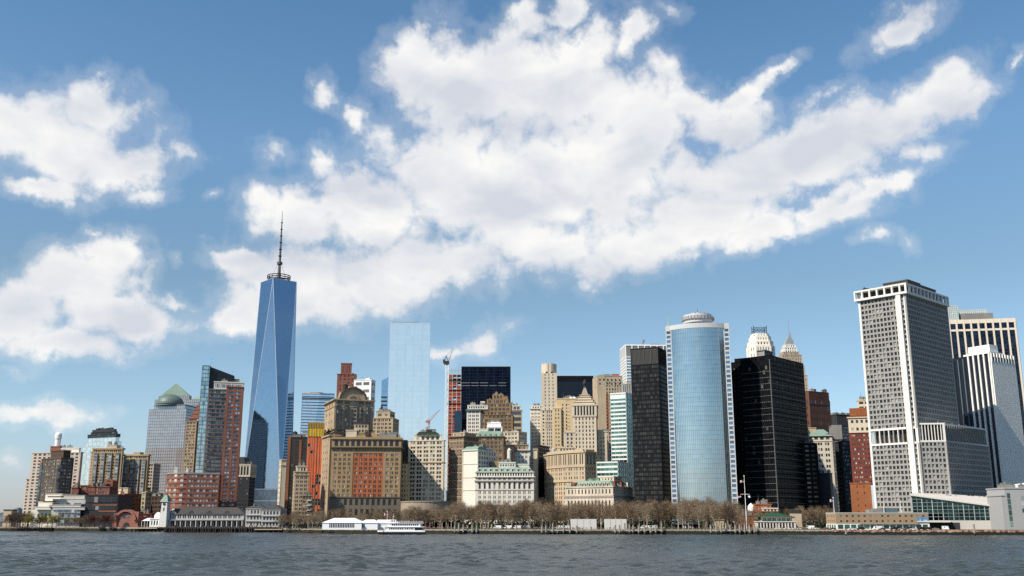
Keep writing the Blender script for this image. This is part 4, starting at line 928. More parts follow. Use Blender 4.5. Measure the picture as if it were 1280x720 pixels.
    # white stepped penthouses
    D = 1010; fp = FP(609, 632, 528, D, 0, dep=16); B = start('office_building', 'white stepped rooftop block with black openings below the stepped brown tower', 'building', fp)
    B.block(fp.frac(0, .8, 0, 1), GZ, z(534.5, D), M_BRIGHT, (6, 1, 1, .3, 6, .7, .4), G_LOUV); B.block(fp.frac(.0, .75, .2, 1), z(534.5, D), z(529, D), M_BRIGHT); B.slab('penthouse', fp.frac(.2, .7, .3, 1), z(529, D), z(527, D), M_BRIGHT, 0)
    # brown building left with bands
    D = 935; bb = mat('grey brown brick', (.27, .20, .135)); fp = FP(562, 598, 548, D, 33, xc=579.5); B = start('office_building', 'tall brown brick building with pale bands on its sunny left side', 'office building', fp)
    H = z(546, D); B.block(fp, GZ, H, bb, (5.0, 2, 1.8, .5, 3.8, .58, .38), G_STD, sts={'F': (4.4, 1, 3.4, .5, 3.8, .3, .3)}, par=1, ov=1.2)
    for i in range(10): zz = GZ + 12 + i * (H - GZ - 16) / 9; B.slab('string_course', fp, zz, zz + .5, M_LIME, .45)
    B.block(fp.frac(.1, .9, .15, .9), H + 1, z(541, D), M_LIME, (4, 2, 1.5, .4, 5, .5, .4), G_STD); B.clutter(fp.frac(.2, .8, .3, .8), z(541, D), 3, M_UNIT, hmax=3)
    # green roofed brown building
    D = 965; fp = FP(596, 634, 545, D, 4, dep=24, xc=629); B = start('office_building', 'brown brick building with green mansard roof between white building and stepped tower', 'office building', fp)
    B.block(fp, GZ, z(546, D), mat('mid brown brick', (.27, .185, .11)), (4.6, 2, 1.7, .4, 3.8, .6, .42), G_STD, ov=.9); B.mansard('roof', fp, z(546, D), z(538.5, D), M_GREEN, ins=2.5)
    for i in range(5):
        P = fp.pt(fp.W * (i + .5) / 5, .6); mb = MB(); mb.obox(P, fp.e, -.9, .9, -1, 2, z(545.5, D), z(542, D)); B.add('dormer', mb, M_GREEN)
    B.block(fp.frac(.05, .4, .3, .9), z(546, D), z(536, D), M_WHITE); B.clutter(fp.frac(.5, .9, .2, .8), z(538.5, D), 2, M_DARK)
    D = 985; fp = FP(630, 658, 543, D, 30, xc=648); B = start('office_building', 'pale stone building right of the green mansard, its right side in shadow', 'office building', fp)
    B.block(fp, GZ, z(540, D), M_PALE, (4, 2, 1.3, .4, 3.7, .6, .42), G_STD); B.clutter(fp.frac(.1, .9, .2, .8), z(540, D), 3, M_UNIT)
    D = 935; fp = FP(641, 661, 560, D, 0, dep=18); B = start('office_building', 'tan and white stone building with heavy cornice above the green roofed white block', 'office building', fp)
    B.block(fp, GZ, z(563, D), M_WHITE, (4.2, 2, 1.5, .4, 4, .62, .45), G_STD); B.slab('cornice', fp, z(564, D), z(563, D), M_BROWN, 1.4); B.block(fp.frac(0, .95, .05, 1), z(563, D), z(556.5, D), M_TAN, (5, 2, 1.4, .4, 5, .5, .4), G_STD)
    D = 925; fp = FP(630, 642, 557, D, 0, dep=12); B = start('office_building', 'narrow dark brick house with white bay beside the tan and white building', 'building', fp); B.block(fp, GZ, z(557, D), M_DBROWN, (4, 1, 1.4, .3, 4, .5, .3), G_STD); mb = MB(); q = fp.pt(fp.W * .55, 0); mb.cyl(q, 2.0, GZ, z(563, D), n=10); mb.cyl(q, 2.2, z(563, D), z(560, D), r1=.4, n=10); B.add('bay', mb, M_WHITE)
    # white tall block
    D = 880; fp = FP(579, 620, 563, D, 27, xc=597, dep=None); B = start('office_building', 'tall white building with blank sunny left wall and sloping green roof edge', 'office building', fp)
    H = z(563, D); B.block(fp, GZ, H, M_WHITE, (5.0, 1, 2, .5, 4, .62, .45), G_STD, sts={'F': (20, 1, 9, .5, 8, .12, .15)}); 
    for y_ in (580, 597, 613): B.slab('string_course', fp, z(y_, D), z(y_ - .6, D), M_CREAM, .35)
    mb = MB(); q = fp.inset(-.6, fp.W * .0, -.6, fp.D * .55).quad(); i_ = fp.inset(1.5, .5, 4, fp.D * .5).quad(); mb.loft([[(x, y, H + .8) for x, y in q], [(x, y, z(557.5, D)) for x, y in i_]]); B.add('roof', mb, M_GREEN)
    B.block(fp.frac(.2, .9, .3, .9), H, z(559, D), M_WHITE, (4, 2, 1, .3, 4, .5, .3), G_STD)
    mb = MB(); q = fp.pt(fp.W + 1, fp.D * .7); mb.obox(q, (1, 0), 0, 7, -4, 4, z(620, D), z(575, D)); B.add('annex', mb, M_TAN)
    # white front building with green mansard
    D = 850; fp = FP(595, 668, 592, D, 2, dep=30, xc=666.5); B = start('office_building', 'low white stone building with arched windows and long green mansard roof', 'office building', fp)
    zz = [z(v, D) for v in (613, 602, 596.5, 590.5, 584)]; n = 11
    B.block(fp, GZ, zz[0], M_WHITE, (fp.W / n, 2, 2.3, .5, 4.0, .62, .5), G_STD, par=0); B.slab('string_course', fp, zz[0], zz[0] + .7, mat('pinkish stone', (.55, .45, .40)), .8)
    B.block(fp, zz[0] + .7, zz[1], M_WHITE, (fp.W / n, 1, 2.4, .5, zz[1] - zz[0] - .7, .86, .6), G_STD, par=0)
    for i in range(n):      # arched heads
        x = fp.W * (i + .5) / n + .1; P = fp.pt(x, -.35); w = (fp.W / n - 2.6) / 2; mb = MB(); k = 8
        mb.loft([[(P[0] + fp.e[0] * w * cos(pi * t / k), P[1] + fp.e[1] * w * cos(pi * t / k) - d_, zz[1] - 1.3 - w * .4 + w * sin(pi * t / k)) for t in range(k + 1)] for d_ in (.5, 0)]); B.add('window_arch', mb, G_DARK)
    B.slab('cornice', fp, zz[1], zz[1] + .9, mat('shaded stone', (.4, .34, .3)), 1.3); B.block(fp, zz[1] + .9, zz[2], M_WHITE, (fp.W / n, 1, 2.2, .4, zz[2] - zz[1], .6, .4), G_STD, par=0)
    B.slab('cornice', fp, zz[2], zz[2] + .7, M_WHITE, 1.5); B.block(fp, zz[2] + .7, zz[3], M_WHITE, (fp.W / 22, 1, .9, .3, zz[3] - zz[2] - .7, .8, .4), G_DARK, par=.4, ov=.6)
    B.mansard('roof', fp, zz[3] + .4, zz[4], M_GREEN, .3, 3)
    for i in range(10):
        P = fp.pt(fp.W * (i + .6) / 10.3, 1.0); mb = MB(); mb.obox(P, fp.e, -1, 1, -.8, 2.5, zz[3] + .8, zz[3] + 3.3); d_ = B.add('dormer', mb, M_WHITE); mb = MB(); mb.obox(P, fp.e, -.65, .65, -.9, -.78, zz[3] + 1.1, zz[3] + 2.9); B.add('pane', mb, G_DARK, parent=d_)
        bpy.data.objects[d_.name]; 
    B.block(FP(624, 644, 578, D + 14, 0, dep=10), zz[3], z(577.5, D), M_WHITE, (2.4, 1, .8, .3, 5, .4, .3), G_STD); B.block(FP(641, 661, 579, D + 18, 0, dep=8), zz[3], z(579.5, D), M_WHITE)

def centre_mid():
    D = 1200; fp = FP(663, 678, 512, D, 8, xc=676, dep=22); B = start('office_tower', 'slim white ornate tower left of the pale fluted art deco tower', 'office building', fp)
    B.block(fp, GZ, z(511, D), M_WHITE, (4.6, 2, 1.3, .4, 3.9, .56, .4), G_STD, ov=.9); B.block(fp.frac(.1, .9, .1, .9), z(511, D), z(507.5, D), M_WHITE, (3, 1, 1, .3, 4, .5, .3), G_STD)
    B.slab('cornice', fp, z(522, D), z(521.4, D), M_WHITE, .8)
    D = 1400; fp = FP(659, 667, 575, D, 0, dep=20); B = start('office_building', 'small distant grey white building in the gap above the dark street', 'building', fp); B.block(fp, GZ, z(573, D), M_PALE, (4, 1, 1.6, .4, 4, .6, .42), G_STD)
    D = 960; fp = FP(667, 676.5, 562, D, 4, xc=671, dep=30); B = start('office_building', 'narrow pale building at the mouth of the dark street canyon', 'building', fp); B.block(fp, GZ, z(562, D), M_PALE, (4, 1, 1.6, .4, 4, .6, .42), G_STD)
    D = 985; fp = FP(671, 681, 558, D, 25, xc=673, dep=26); B = start('office_building', 'black shadowed building side lining the street canyon', 'building', fp); B.block(fp, GZ, z(557, D), M_DARK, (5, 1, 2, .4, 4, .4, .3), G_DARK);  # dark wall colour stands in for the shade of the street canyon
    # pale art deco tower
    D = 1180; fp = FP(676, 700, 500, D, 2, dep=26, xc=699); B = start('office_tower', 'pale fluted art deco tower, tallest of the cream towers', 'office building', fp)
    B.block(fp, GZ, z(513, D), M_PALE, (4.2, 1, 2.0, .4, 4.1, .5, .6), G_STD); t = FP(677, 695.5, 470, D + 3, 2, dep=20); st = (6.2, 1, 3.8, .3, 4.1, .5, .6)
    B.block(t, z(513, D), z(466, D), M_PALE, st, G_STD, par=0); c = t.mid(); mb = MB(); n = 32; r = t.W * .53
    pts = [(c[0] + (r - (.7 if i % 4 == 0 else 0)) * cos(2 * pi * i / n) * 1.0, c[1] + (r - (.7 if i % 4 == 0 else 0)) * sin(2 * pi * i / n)) for i in range(n)]
    mb.prism(pts, z(469, D), z(453.5, D)); B.add('fluted_crown', mb, M_PALE)
    for a_ in (-1.25, -1.9): P = (c[0] + r * cos(a_), c[1] + r * sin(a_)); mb = MB(); mb.obox(P, (1, 0), -1.3, 1.3, -.4, .5, z(468, D), z(464, D)); B.add('louvre', mb, M_DARK)
    f2 = FP(682, 694, 515, D - 8, 2, dep=10); B.block(f2, GZ, z(513, D - 8), M_PALE, (3, 1, 1.4, .3, 4.1, .6, .42), G_STD); B.block(f2, z(534, D - 8), z(528, D - 8), M_PALE, (1.6, 1, .7, .2, 6, .9, .7), G_DARK)
    D = 1390; fp = FP(695, 741.5, 471, D, 0, dep=40); B = start('office_tower', 'broad black slab tower behind the cream towers', 'office building', fp)
    curtain(B, fp, GZ, z(470, D), mirror('black slab glass', (.035, .04, .055), rough=.15), mat('black slab steel', (.010, .012, .02), .5), 6, 6.5, .4, .2, hband=2.2); B.slab('top_band', fp, z(477, D), z(470, D), M_BLACK, .3)
    # yellow-cream building
    D = 1090; fp = FP(696, 724, 505, D, 0, dep=26); B = start('office_building', 'blank yellow cream building between the fluted tower and the pyramid topped tower', 'office building', fp)
    B.block(fp, GZ, z(499, D), M_YELL, (20, 1, 10, .4, 4, .1, .15), G_STD, par=1, ov=.3)
    for i in range(18):
        for x in (.26, .42): B.win.append((True, (*fp.pt(fp.W * x, -.2), z(506 + i * 4.2, D)), fp.e, 1.2, 1.9, G_STD, 'window'))
    lf = FP(692, 701, 512, D - 2, 0, dep=26); B.block(lf, GZ, z(511, D), M_YELL, (3.4, 1, 1.8, .4, 4.1, .5, .3), G_STD, par=.6, ov=.2)
    mb = MB()
    for k in range(3): q = fp.pt(fp.W * (.5 + k * .16), 6); mb.cyl(q, 1.8, z(498.5, D), z(495.5, D), n=12)
    B.add('cooling_fan', mb, M_BRIGHT)
    # pyramid topped tower
    D = 1000; fp = FP(716.5, 747, 510, D, 8, xc=744.5); fp.D = 24; B = start('office_tower', 'cream stone tower with colonnade and stepped pyramid top, above the curved wing', 'office building', fp)
    z0, z1, z2, z3 = [z(v, D) for v in (521, 507, 502, 495)]
    B.block(fp, GZ, z0, M_PALE, (3.9, 1, 2.1, .4, 3.9, .62, .45), G_STD); B.slab('cornice', fp, z0, z0 + .8, M_LIME, .9)
    B.block(fp, z0 + .8, z1, M_PALE, (3.4, 1, 1.3, .3, z1 - z0, .86, 1.0), G_DARK, par=0); B.slab('cornice', fp, z1, z1 + 1.4, M_PALE, 1.5)
    mb = MB(); q = fp.inset(-.5, -.5, -.5, -.5); c = fp.mid()
    for (k, ya, yb) in ((1, 505.8, 502), (2.6, 502, 498.6), (4.6, 498.6, 495), (6.2, 495, 492.5)):
        f = fp.inset(k, k, k, k); B.slab('setback', f, z(ya, D), z(yb, D), M_PALE, 0); B.slab('setback_cornice', f, z(yb, D) - .4, z(yb, D) + .2, M_LIME, .5)
    f = fp.inset(7.6, 7.6, 7.6, 7.6); mb = MB(); mb.loft([[(x, y, z(492.5, D)) for x, y in f.quad()], [(c[0] + (x - c[0]) * .25, c[1] + (y - c[1]) * .25, z(482.5, D)) for x, y in f.quad()]]); B.add('pyramid', mb, mat('weathered stone', (.40, .34, .28)))
    mb = MB(); mb.lathe(c, [(1.5, z(482.5, D)), (1.0, z(480, D)), (2.0, z(477.5, D)), (1.8, z(474.8, D)), (.3, z(472, D))], 10); B.add('lantern', mb, M_DARK)
    # shoulders
    for (xl, xr, y, k) in ((706, 718, 541, 3), (744, 758, 540, 6)):
        f = FP(xl, xr, y, D + k, 0, dep=14); B.block(f, GZ, z(y, D + k), M_PALE, (4, 1, 2, .4, 4, .6, .42), G_STD); B.slab('turret', f.frac(.2, .7, .1, .6), z(y, D + k), z(y - 3, D + k), M_PALE, 0)
    B.mast((at(712, 540, D + 6)[0], D + 8), z(541, D), z(532, D), .25); B.mast((at(747, 540, D + 6)[0], D + 8), z(541, D), z(530, D), .25)
    # curved wing
    D = 925; n = 9; pts = []
    L = at(681, 575, D + 46); Rr = at(731, 575, D - 4); C2 = at(744.5, 575, D + 6)
    for i in range(n + 1):
        t = i / n; m_ = 4.5 * sin(pi * t); dx, dy = Rr[0] - L[0], Rr[1] - L[1]; l = hypot(dx, dy); pts.append((L[0] + dx * t - dy / l * -m_ * .0 + dy / l * m_, L[1] + dy * t - dx / l * m_))
    pts.append((C2[0], C2[1])); back = [(C2[0] + 8, C2[1] + 50), (L[0] + 6, L[1] + 40)]
    B = start('office_building', 'curved cream stone office building with cornices and corner colonnade behind the park', 'office building', P=(pts[4][0], pts[4][1] + 25))
    zs = [z(v, D) for v in (602, 600, 583, 566, 563)]; H = zs[3]; mb = MB(); mb.prism(pts + back, GZ, H)
    for i in range(len(pts) - 1):
        a, b_ = pts[i], pts[i + 1]; w = hypot(b_[0] - a[0], b_[1] - a[1]); e = ((b_[0] - a[0]) / w, (b_[1] - a[1]) / w)
        B.facade(mb, a, e, w, GZ, zs[0], (3.1, 1, 1.5, .4, 3.9, .6, .4), G_STD); B.facade(mb, a, e, w, zs[1], zs[2] - .4, (3.1, 1, 1.5, .4, 3.9, .6, .4), G_STD)
        B.facade(mb, a, e, w, zs[2] + .5, zs[3], (3.0 if i < n else 4.2, 1, 1.5, .4, (zs[3] - zs[2]), .78, .7), G_DARK if i == n else G_STD)
        for (za, zb, o_) in ((zs[0], zs[1], 1.0), (zs[2] - .5, zs[2] + .5, .9), (H, H + 1.2, 1.5)): mb.obox(a, e, -.3, w + .3, -o_, 1, za, zb)
        mb.obox(a, e, 0, w, 2, 2.6, H + 1.2, H + 3.2)
    B.add('wall', mb, M_LIME)
    c0 = ((pts[4][0] + back[0][0]) / 2, (pts[4][1] + back[0][1]) / 2); q = FPt((pts[3][0] + 5, pts[3][1] + 12), (1, 0), 16, 14)
    B.block(q, H, H + 7, M_PALE, (3, 1, 1.2, .3, 3.5, .5, .3), G_STD); B.tank(q.pt(-5, 6), H, 2, 4, M_WCONC); B.clutter(q, H + 7, 3, M_LIME); B.clutter(FPt((pts[6][0], pts[6][1] + 8), (1, 0), 16, 14), H, 4, M_DBROWN, 9)
    # low dark brown row before the wing: custom house
    D = 850; fp = FP(708, 790, 612, D, 32, xc=766); fp.D = min(fp.D, 45); B = start('custom_house', 'low ornate stone hall with green mansard and red dormer panels behind the park', 'museum', fp)
    st_ = mat('hall stone', (.66, .56, .45)); zz = [z(v, D) for v in (622, 619.5, 609, 600)]; n = 13
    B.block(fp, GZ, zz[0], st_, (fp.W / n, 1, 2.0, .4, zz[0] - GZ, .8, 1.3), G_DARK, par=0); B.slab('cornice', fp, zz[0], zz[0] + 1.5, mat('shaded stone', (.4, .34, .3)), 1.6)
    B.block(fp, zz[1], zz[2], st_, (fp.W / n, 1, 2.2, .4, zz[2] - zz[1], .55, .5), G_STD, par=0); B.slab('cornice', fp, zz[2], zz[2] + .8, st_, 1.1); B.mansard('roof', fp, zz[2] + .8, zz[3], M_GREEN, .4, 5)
    redp = mat('dull red tile', (.38, .08, .05))
    for i in range(n - 2):
        P = fp.pt(fp.W * (i + 1.5) / n, .8); mb = MB(); mb.obox(P, fp.e, -1.1, 1.1, -.6, 3, zz[2] + .9, zz[2] + 3.9); d_ = B.add('dormer', mb, M_PALE); mb = MB(); mb.obox(P, fp.e, -.6, .6, -.75, -.6, zz[2] + 1.3, zz[2] + 3.4); B.add('pane', mb, G_DARK, parent=d_)
    for (x, w) in ((.16, 2.6),): P = fp.pt(fp.W * x, 1.4); mb = MB(); mb.obox(P, fp.e, -w, w, -1.2, 2, zz[2] + 1, zz[2] + 4.6); B.add('red_panel', mb, redp)
    P, e, w = fp.faces()['R']
    for i in range(3): mb = MB(); mb.obox(P, e, w * (i + .5) / 3 - 1.8, w * (i + .5) / 3 + 1.8, -.0, 3, zz[2] + 1, zz[2] + 4.8); B.add('red_panel', mb, redp if i < 2 else M_PALE)
    B.block(fp.frac(.62, .9, .3, .7), zz[3] - .5, z(595.5, D), M_CREAM, (3, 1, 1.2, .3, 4, .4, .3), G_STD); B.clutter(fp.frac(.2, .6, .2, .6), zz[3], 3, M_GREEN, hmax=3)
    # tan tower with red stripes
    D = 1190; fp = FP(745, 778, 474, D, -6, xc=746.5, dep=30); B = start('office_tower', 'tan stone tower with vertical red brick stripes right of the pyramid topped tower', 'office building', fp)
    H = z(470, D); B.block(fp, GZ, H, M_LIME, (30, 1, 12, .4, 8, .05, .1), G_STD, faces='L', par=.8, ov=.2)
    mb = MB(); B.facade(mb, fp.pt(fp.W * .3, 0), fp.e, fp.W * .7, GZ, H - 6, (3.5, 1, 1.7, .3, 4, .62, .45), G_STD); mb.obox(fp.A, fp.e, 0, fp.W * .3, -.4, 0, GZ, H); B.add('stone_front', mb, M_LIME)
    mb = MB()
    for x in (.33, .52): mb.obox(fp.pt(fp.W * x, 0), fp.e, 0, 3.0, -.55, .1, GZ, z(492, D))
    B.add('brick_stripe', mb, M_ORANGE); 
    for i in range(26): B.win.append((True, (*fp.pt(fp.W * .36, -.6), z(494 + i * 4.1, D)), fp.e, 1.3, 2, G_DARK, 'window'))
    for i in range(2):
        for x in range(6): B.win.append((True, (*fp.pt(fp.W * (.1 + x * .155), -.5), z(474.5 + i * 5, D)), fp.e, 1.6, 2.2, G_STD, 'window'))
    B.slab('penthouse', fp.frac(.15, .8, .2, .7), H, z(467.5, D), M_UNIT, 0); B.slab('red_sign', fp.frac(.66, .86, .1, .15), H + .8, z(467, D), mat('sign red', (.55, .03, .03)), 0)
    D = 1130; fp = FP(752, 765, 541, D, 0, dep=20); B = start('office_building', 'cream shouldered building at the foot of the tan striped tower', 'building', fp); B.block(fp, GZ, z(540, D), M_LIME, (3.6, 1, 1.7, .4, 4, .62, .45), G_STD)
    # green-white banded building
    D = 985; wb = mat('white spandrel', (.72, .74, .72), .5, .08); fp = FP(763, 792, 491, D, 30, xc=782); fp.D = 30; B = start('office_tower', 'white and green banded office tower with a lower front terrace, left of the black tower', 'office building', fp)
    gg2 = mirror('sea green glass', (.13, .24, .19), rough=.15, pane=(2.2, 4), var=.45)
    def bands(f, y0, y1, fh):
        curtain(B, f, GZ if y0 is None else z(y0, D), z(y1, D), gg2, wb, 4.5, fh, .18, .35, hband=1.75)
    bands(fp, None, 507, 4.0); bands(fp, 507, 491, 4.6); B.slab('roof', fp, z(491, D), z(490.2, D), wb, .4)
    B.slab('blank_top', fp.sub(0, fp.W, -.45, 1), z(498, D), z(493, D), wb, 0)
    lw = FP(746, 792, 577, 912, 30, xc=772); lw.D = 30; curtain(B, lw, GZ, z(577, 912), gg2, wb, 4.5, 4.4, .18, .35, hband=1.9)
    bk = FP(778, 792, 480, D + 25, 28, dep=20); B.block(bk, GZ, z(480, D + 25), M_GREY, (2.6, 1, 1.2, .3, 20, .9, .6), G_DARK)
    # white grid tower
    D = 1300; fp = FP(781, 837, 433, D, -4, xc=782, dep=40); B = start('office_tower', 'white gridded tower rising behind the black tower, with small roof antenna', 'office building', fp)
    H = z(431.5, D); curtain(B, fp, GZ, z(446, D), mirror('grey grid glass', (.42, .46, .50), rough=.2, pane=(3, 4), var=.3), M_BRIGHT, 8.5, 3.9, .9, .6, hband=1.2, vw=1.2)
    curtain(B, fp, z(446, D), H, mat('grey louvre', (.28, .29, .30), .5), M_BRIGHT, 8.5, 30, 1.2, .6, vw=1.2); B.slab('roof', fp, H, H + 1.2, M_BRIGHT, .4)
    q = fp.pt(fp.W * .43, 8); B.mast(q, H + 1, z(422, D), .5, rings=3); mb = MB(); mb.cyl((q[0], q[1]), 2.2, z(425.5, D), z(423.5, D), n=8); B.add('antenna_dish', mb, M_GREY); B.slab('roof_unit', fp.frac(.6, .8, .1, .4), H + 1, H + 3, M_UNIT, 0)
    # green spire
    D = 1420; c = at(836.5, 436, D); c = (c[0], c[1]); B = start('skyscraper', 'pale green copper spire peeking up behind the curved blue tower', 'skyscraper', P=c)
    mb = MB(); r4 = lambda r, zz: [(c[0] + r * cos(pi / 4 + k * pi / 2), c[1] + r * sin(pi / 4 + k * pi / 2), zz) for k in range(4)]
    zb = z(436, D); mb.loft([r4(17, GZ), r4(17, zb - 20)]); B.add('wall', mb, M_PALE)
    mb = MB(); mb.loft([r4(14, zb - 20), r4(7.5, zb), r4(4.0, z(420, D)), r4(2.2, z(410, D)), r4(1.2, z(401, D)), r4(.3, z(392, D))]); B.add('spire', mb, mat('pale verdigris', (.38, .62, .52)))
    # black tower
    D = 845; fp = FP(788.5, 838, 437, D, 26, xc=822.5); fp.D = min(fp.D, 46); B = start('office_tower', 'black glass office tower between the green banded tower and the curved blue tower', 'office building', fp)
    H = z(434, D); bs = mat('bronze black steel', (.010, .010, .011), .6, spec=.1); bg_ = glass('smoked glass', (.018, .019, .021), share=.3, blind=(.05, .05, .046), rough=.25, spec=.15)
    B.block(fp, GZ, z(455, D), bs, (3.9, 2, .35, .14, 3.75, .68, .25), bg_, par=0); B.block(fp, z(455, D), H, bs, (6.2, 5, .35, .25, 15, .92, .3), G_LOUV, par=.3, ov=.1)
    B.clutter(fp.frac(.2, .8, .3, .8), H, 2, M_BLACK, hmax=2)

def curved_blue():
    D = 815; B = None
    l, r_ = at(842, 500, D + 13), at(908.5, 500, D + 13); hw = (r_[0] - l[0]) / 2; cx = (r_[0] + l[0]) / 2; sag = 7.5
    Rr = (hw ** 2 + sag ** 2) / (2 * sag); cy = D + 13 - sag + Rr - 0; n = 30; a0 = math.asin(hw / Rr)
    RT = R(14); px0, py0 = cx, D + 13; rot = lambda p: (px0 + (p[0] - px0) * cos(RT) + (p[1] - py0) * sin(RT), py0 - (p[0] - px0) * sin(RT) + (p[1] - py0) * cos(RT))
    arc = lambda off: [rot(q) for q in [(cx + (Rr + off) * sin(-a0 + 2 * a0 * i / n), cy - (Rr + off) * cos(-a0 + 2 * a0 * i / n)) for i in range(n + 1)]]
    B = start('office_tower', 'curved blue glass tower with white notched corners and round white rooftop drum', 'office building', P=(cx, D + 25))
    H = z(408, D); pts = arc(0); back = [rot((r_[0], D + 45)), rot((l[0], D + 45))]
    gm = mirror('blue curve glass', (.50, .57, .58), rough=.11, pane=(2.2, 3.9), wob=.010, var=.06); mul = mat('blue mullion', (.30, .40, .46), .35, metal=.5)
    mb = MB(); mb.prism(pts + back, GZ, H)
    fl = 42; fh = (H - GZ) / fl
    for i in range(n):
        a, b_ = pts[i], pts[i + 1]; w = hypot(b_[0] - a[0], b_[1] - a[1]); e = ((b_[0] - a[0]) / w, (b_[1] - a[1]) / w)
        mb.obox(a, e, -.09, .09, -.13, .05, GZ, H, 1)
        for j in range(fl): mb.obox(a, e, 0, w, -.09, .05, GZ + j * fh - .1, GZ + j * fh + .1, 1)
    B.add('glass_wall', mb, [gm, mul])
    wt = mat('white aluminium', (.60, .61, .62), .5, .05)
    mb = MB(); mb.loft([[(x, y, H + .01) for x, y in arc(.5) + [rot(q) for q in [(r_[0] + 4.4, D + 13), (r_[0] + 4.4, D + 17), (r_[0], D + 44), (l[0], D + 44), (l[0] - 4.4, D + 17), (l[0] - 4.4, D + 13)]]], [(x, y, z(402.0, D)) for x, y in arc(.5) + [rot(q) for q in [(r_[0] + 4.4, D + 13), (r_[0] + 4.4, D + 17), (r_[0], D + 44), (l[0], D + 44), (l[0] - 4.4, D + 17), (l[0] - 4.4, D + 13)]]]]); B.add('cap_band', mb, wt)
    nb = glass('notch glass', (.05, .12, .22), share=0, rough=.08, spec=1.0)
    for side in (-1, 1):
        x0 = l[0] - 3.9 if side < 0 else r_[0] + .1; f = FPt(rot((x0, D + 13.2)), (cos(RT), -sin(RT)), 3.8, 3)
        B.block(f, GZ, H - .02, wt, (5.2, 1, .25, .2, fh * 1.0, .62, .5), nb, par=0, name='corner_bay', sts={'R': (30, 1, .3, .2, fh, .55, .5), 'L': (30, 1, .3, .2, fh, .55, .5)})
    zt = z(402.0, D); c = (cx + 3, D + 24); D = D + 24
    dr = mat('drum grey', (.46, .46, .46), .5)
    for (r0, ya, yb, m, nm) in ((12.6, 405, 401.2, wt, 'drum'), (13.8, 401.2, 397.6, dr, 'drum_gallery'), (12.4, 397.6, 394.8, wt, 'drum'), (7, 394.8, 392.6, wt, 'drum')):
        mb = MB(); mb.cyl(c, r0, z(ya, D), z(yb, D), n=32)
        if nm == 'drum_gallery':
            for i in range(32): t = 2 * pi * i / 32; mb.tube((c[0] + 14 * cos(t), c[1] + 14 * sin(t), z(ya, D)), (c[0] + 14 * cos(t), c[1] + 14 * sin(t), z(yb, D) + .8), .18)
        B.add(nm, mb, m)
    B.mast(c, z(392, D), z(386, D), .4); B.mast((c[0] - 8, c[1]), z(394, D), z(390.5, D), .25); B.mast((c[0] + 8, c[1]), z(394, D), z(390.5, D), .25)
    for k in range(7): mb = MB(); t = -2.8 + k * .42; mb.cyl((c[0] + 10 * cos(t), c[1] + 10 * sin(t)), .8, z(394.8, D), z(393.6, D), n=8); B.add('roof_unit', mb, (M_ORANGE, M_UNIT)[k % 2])

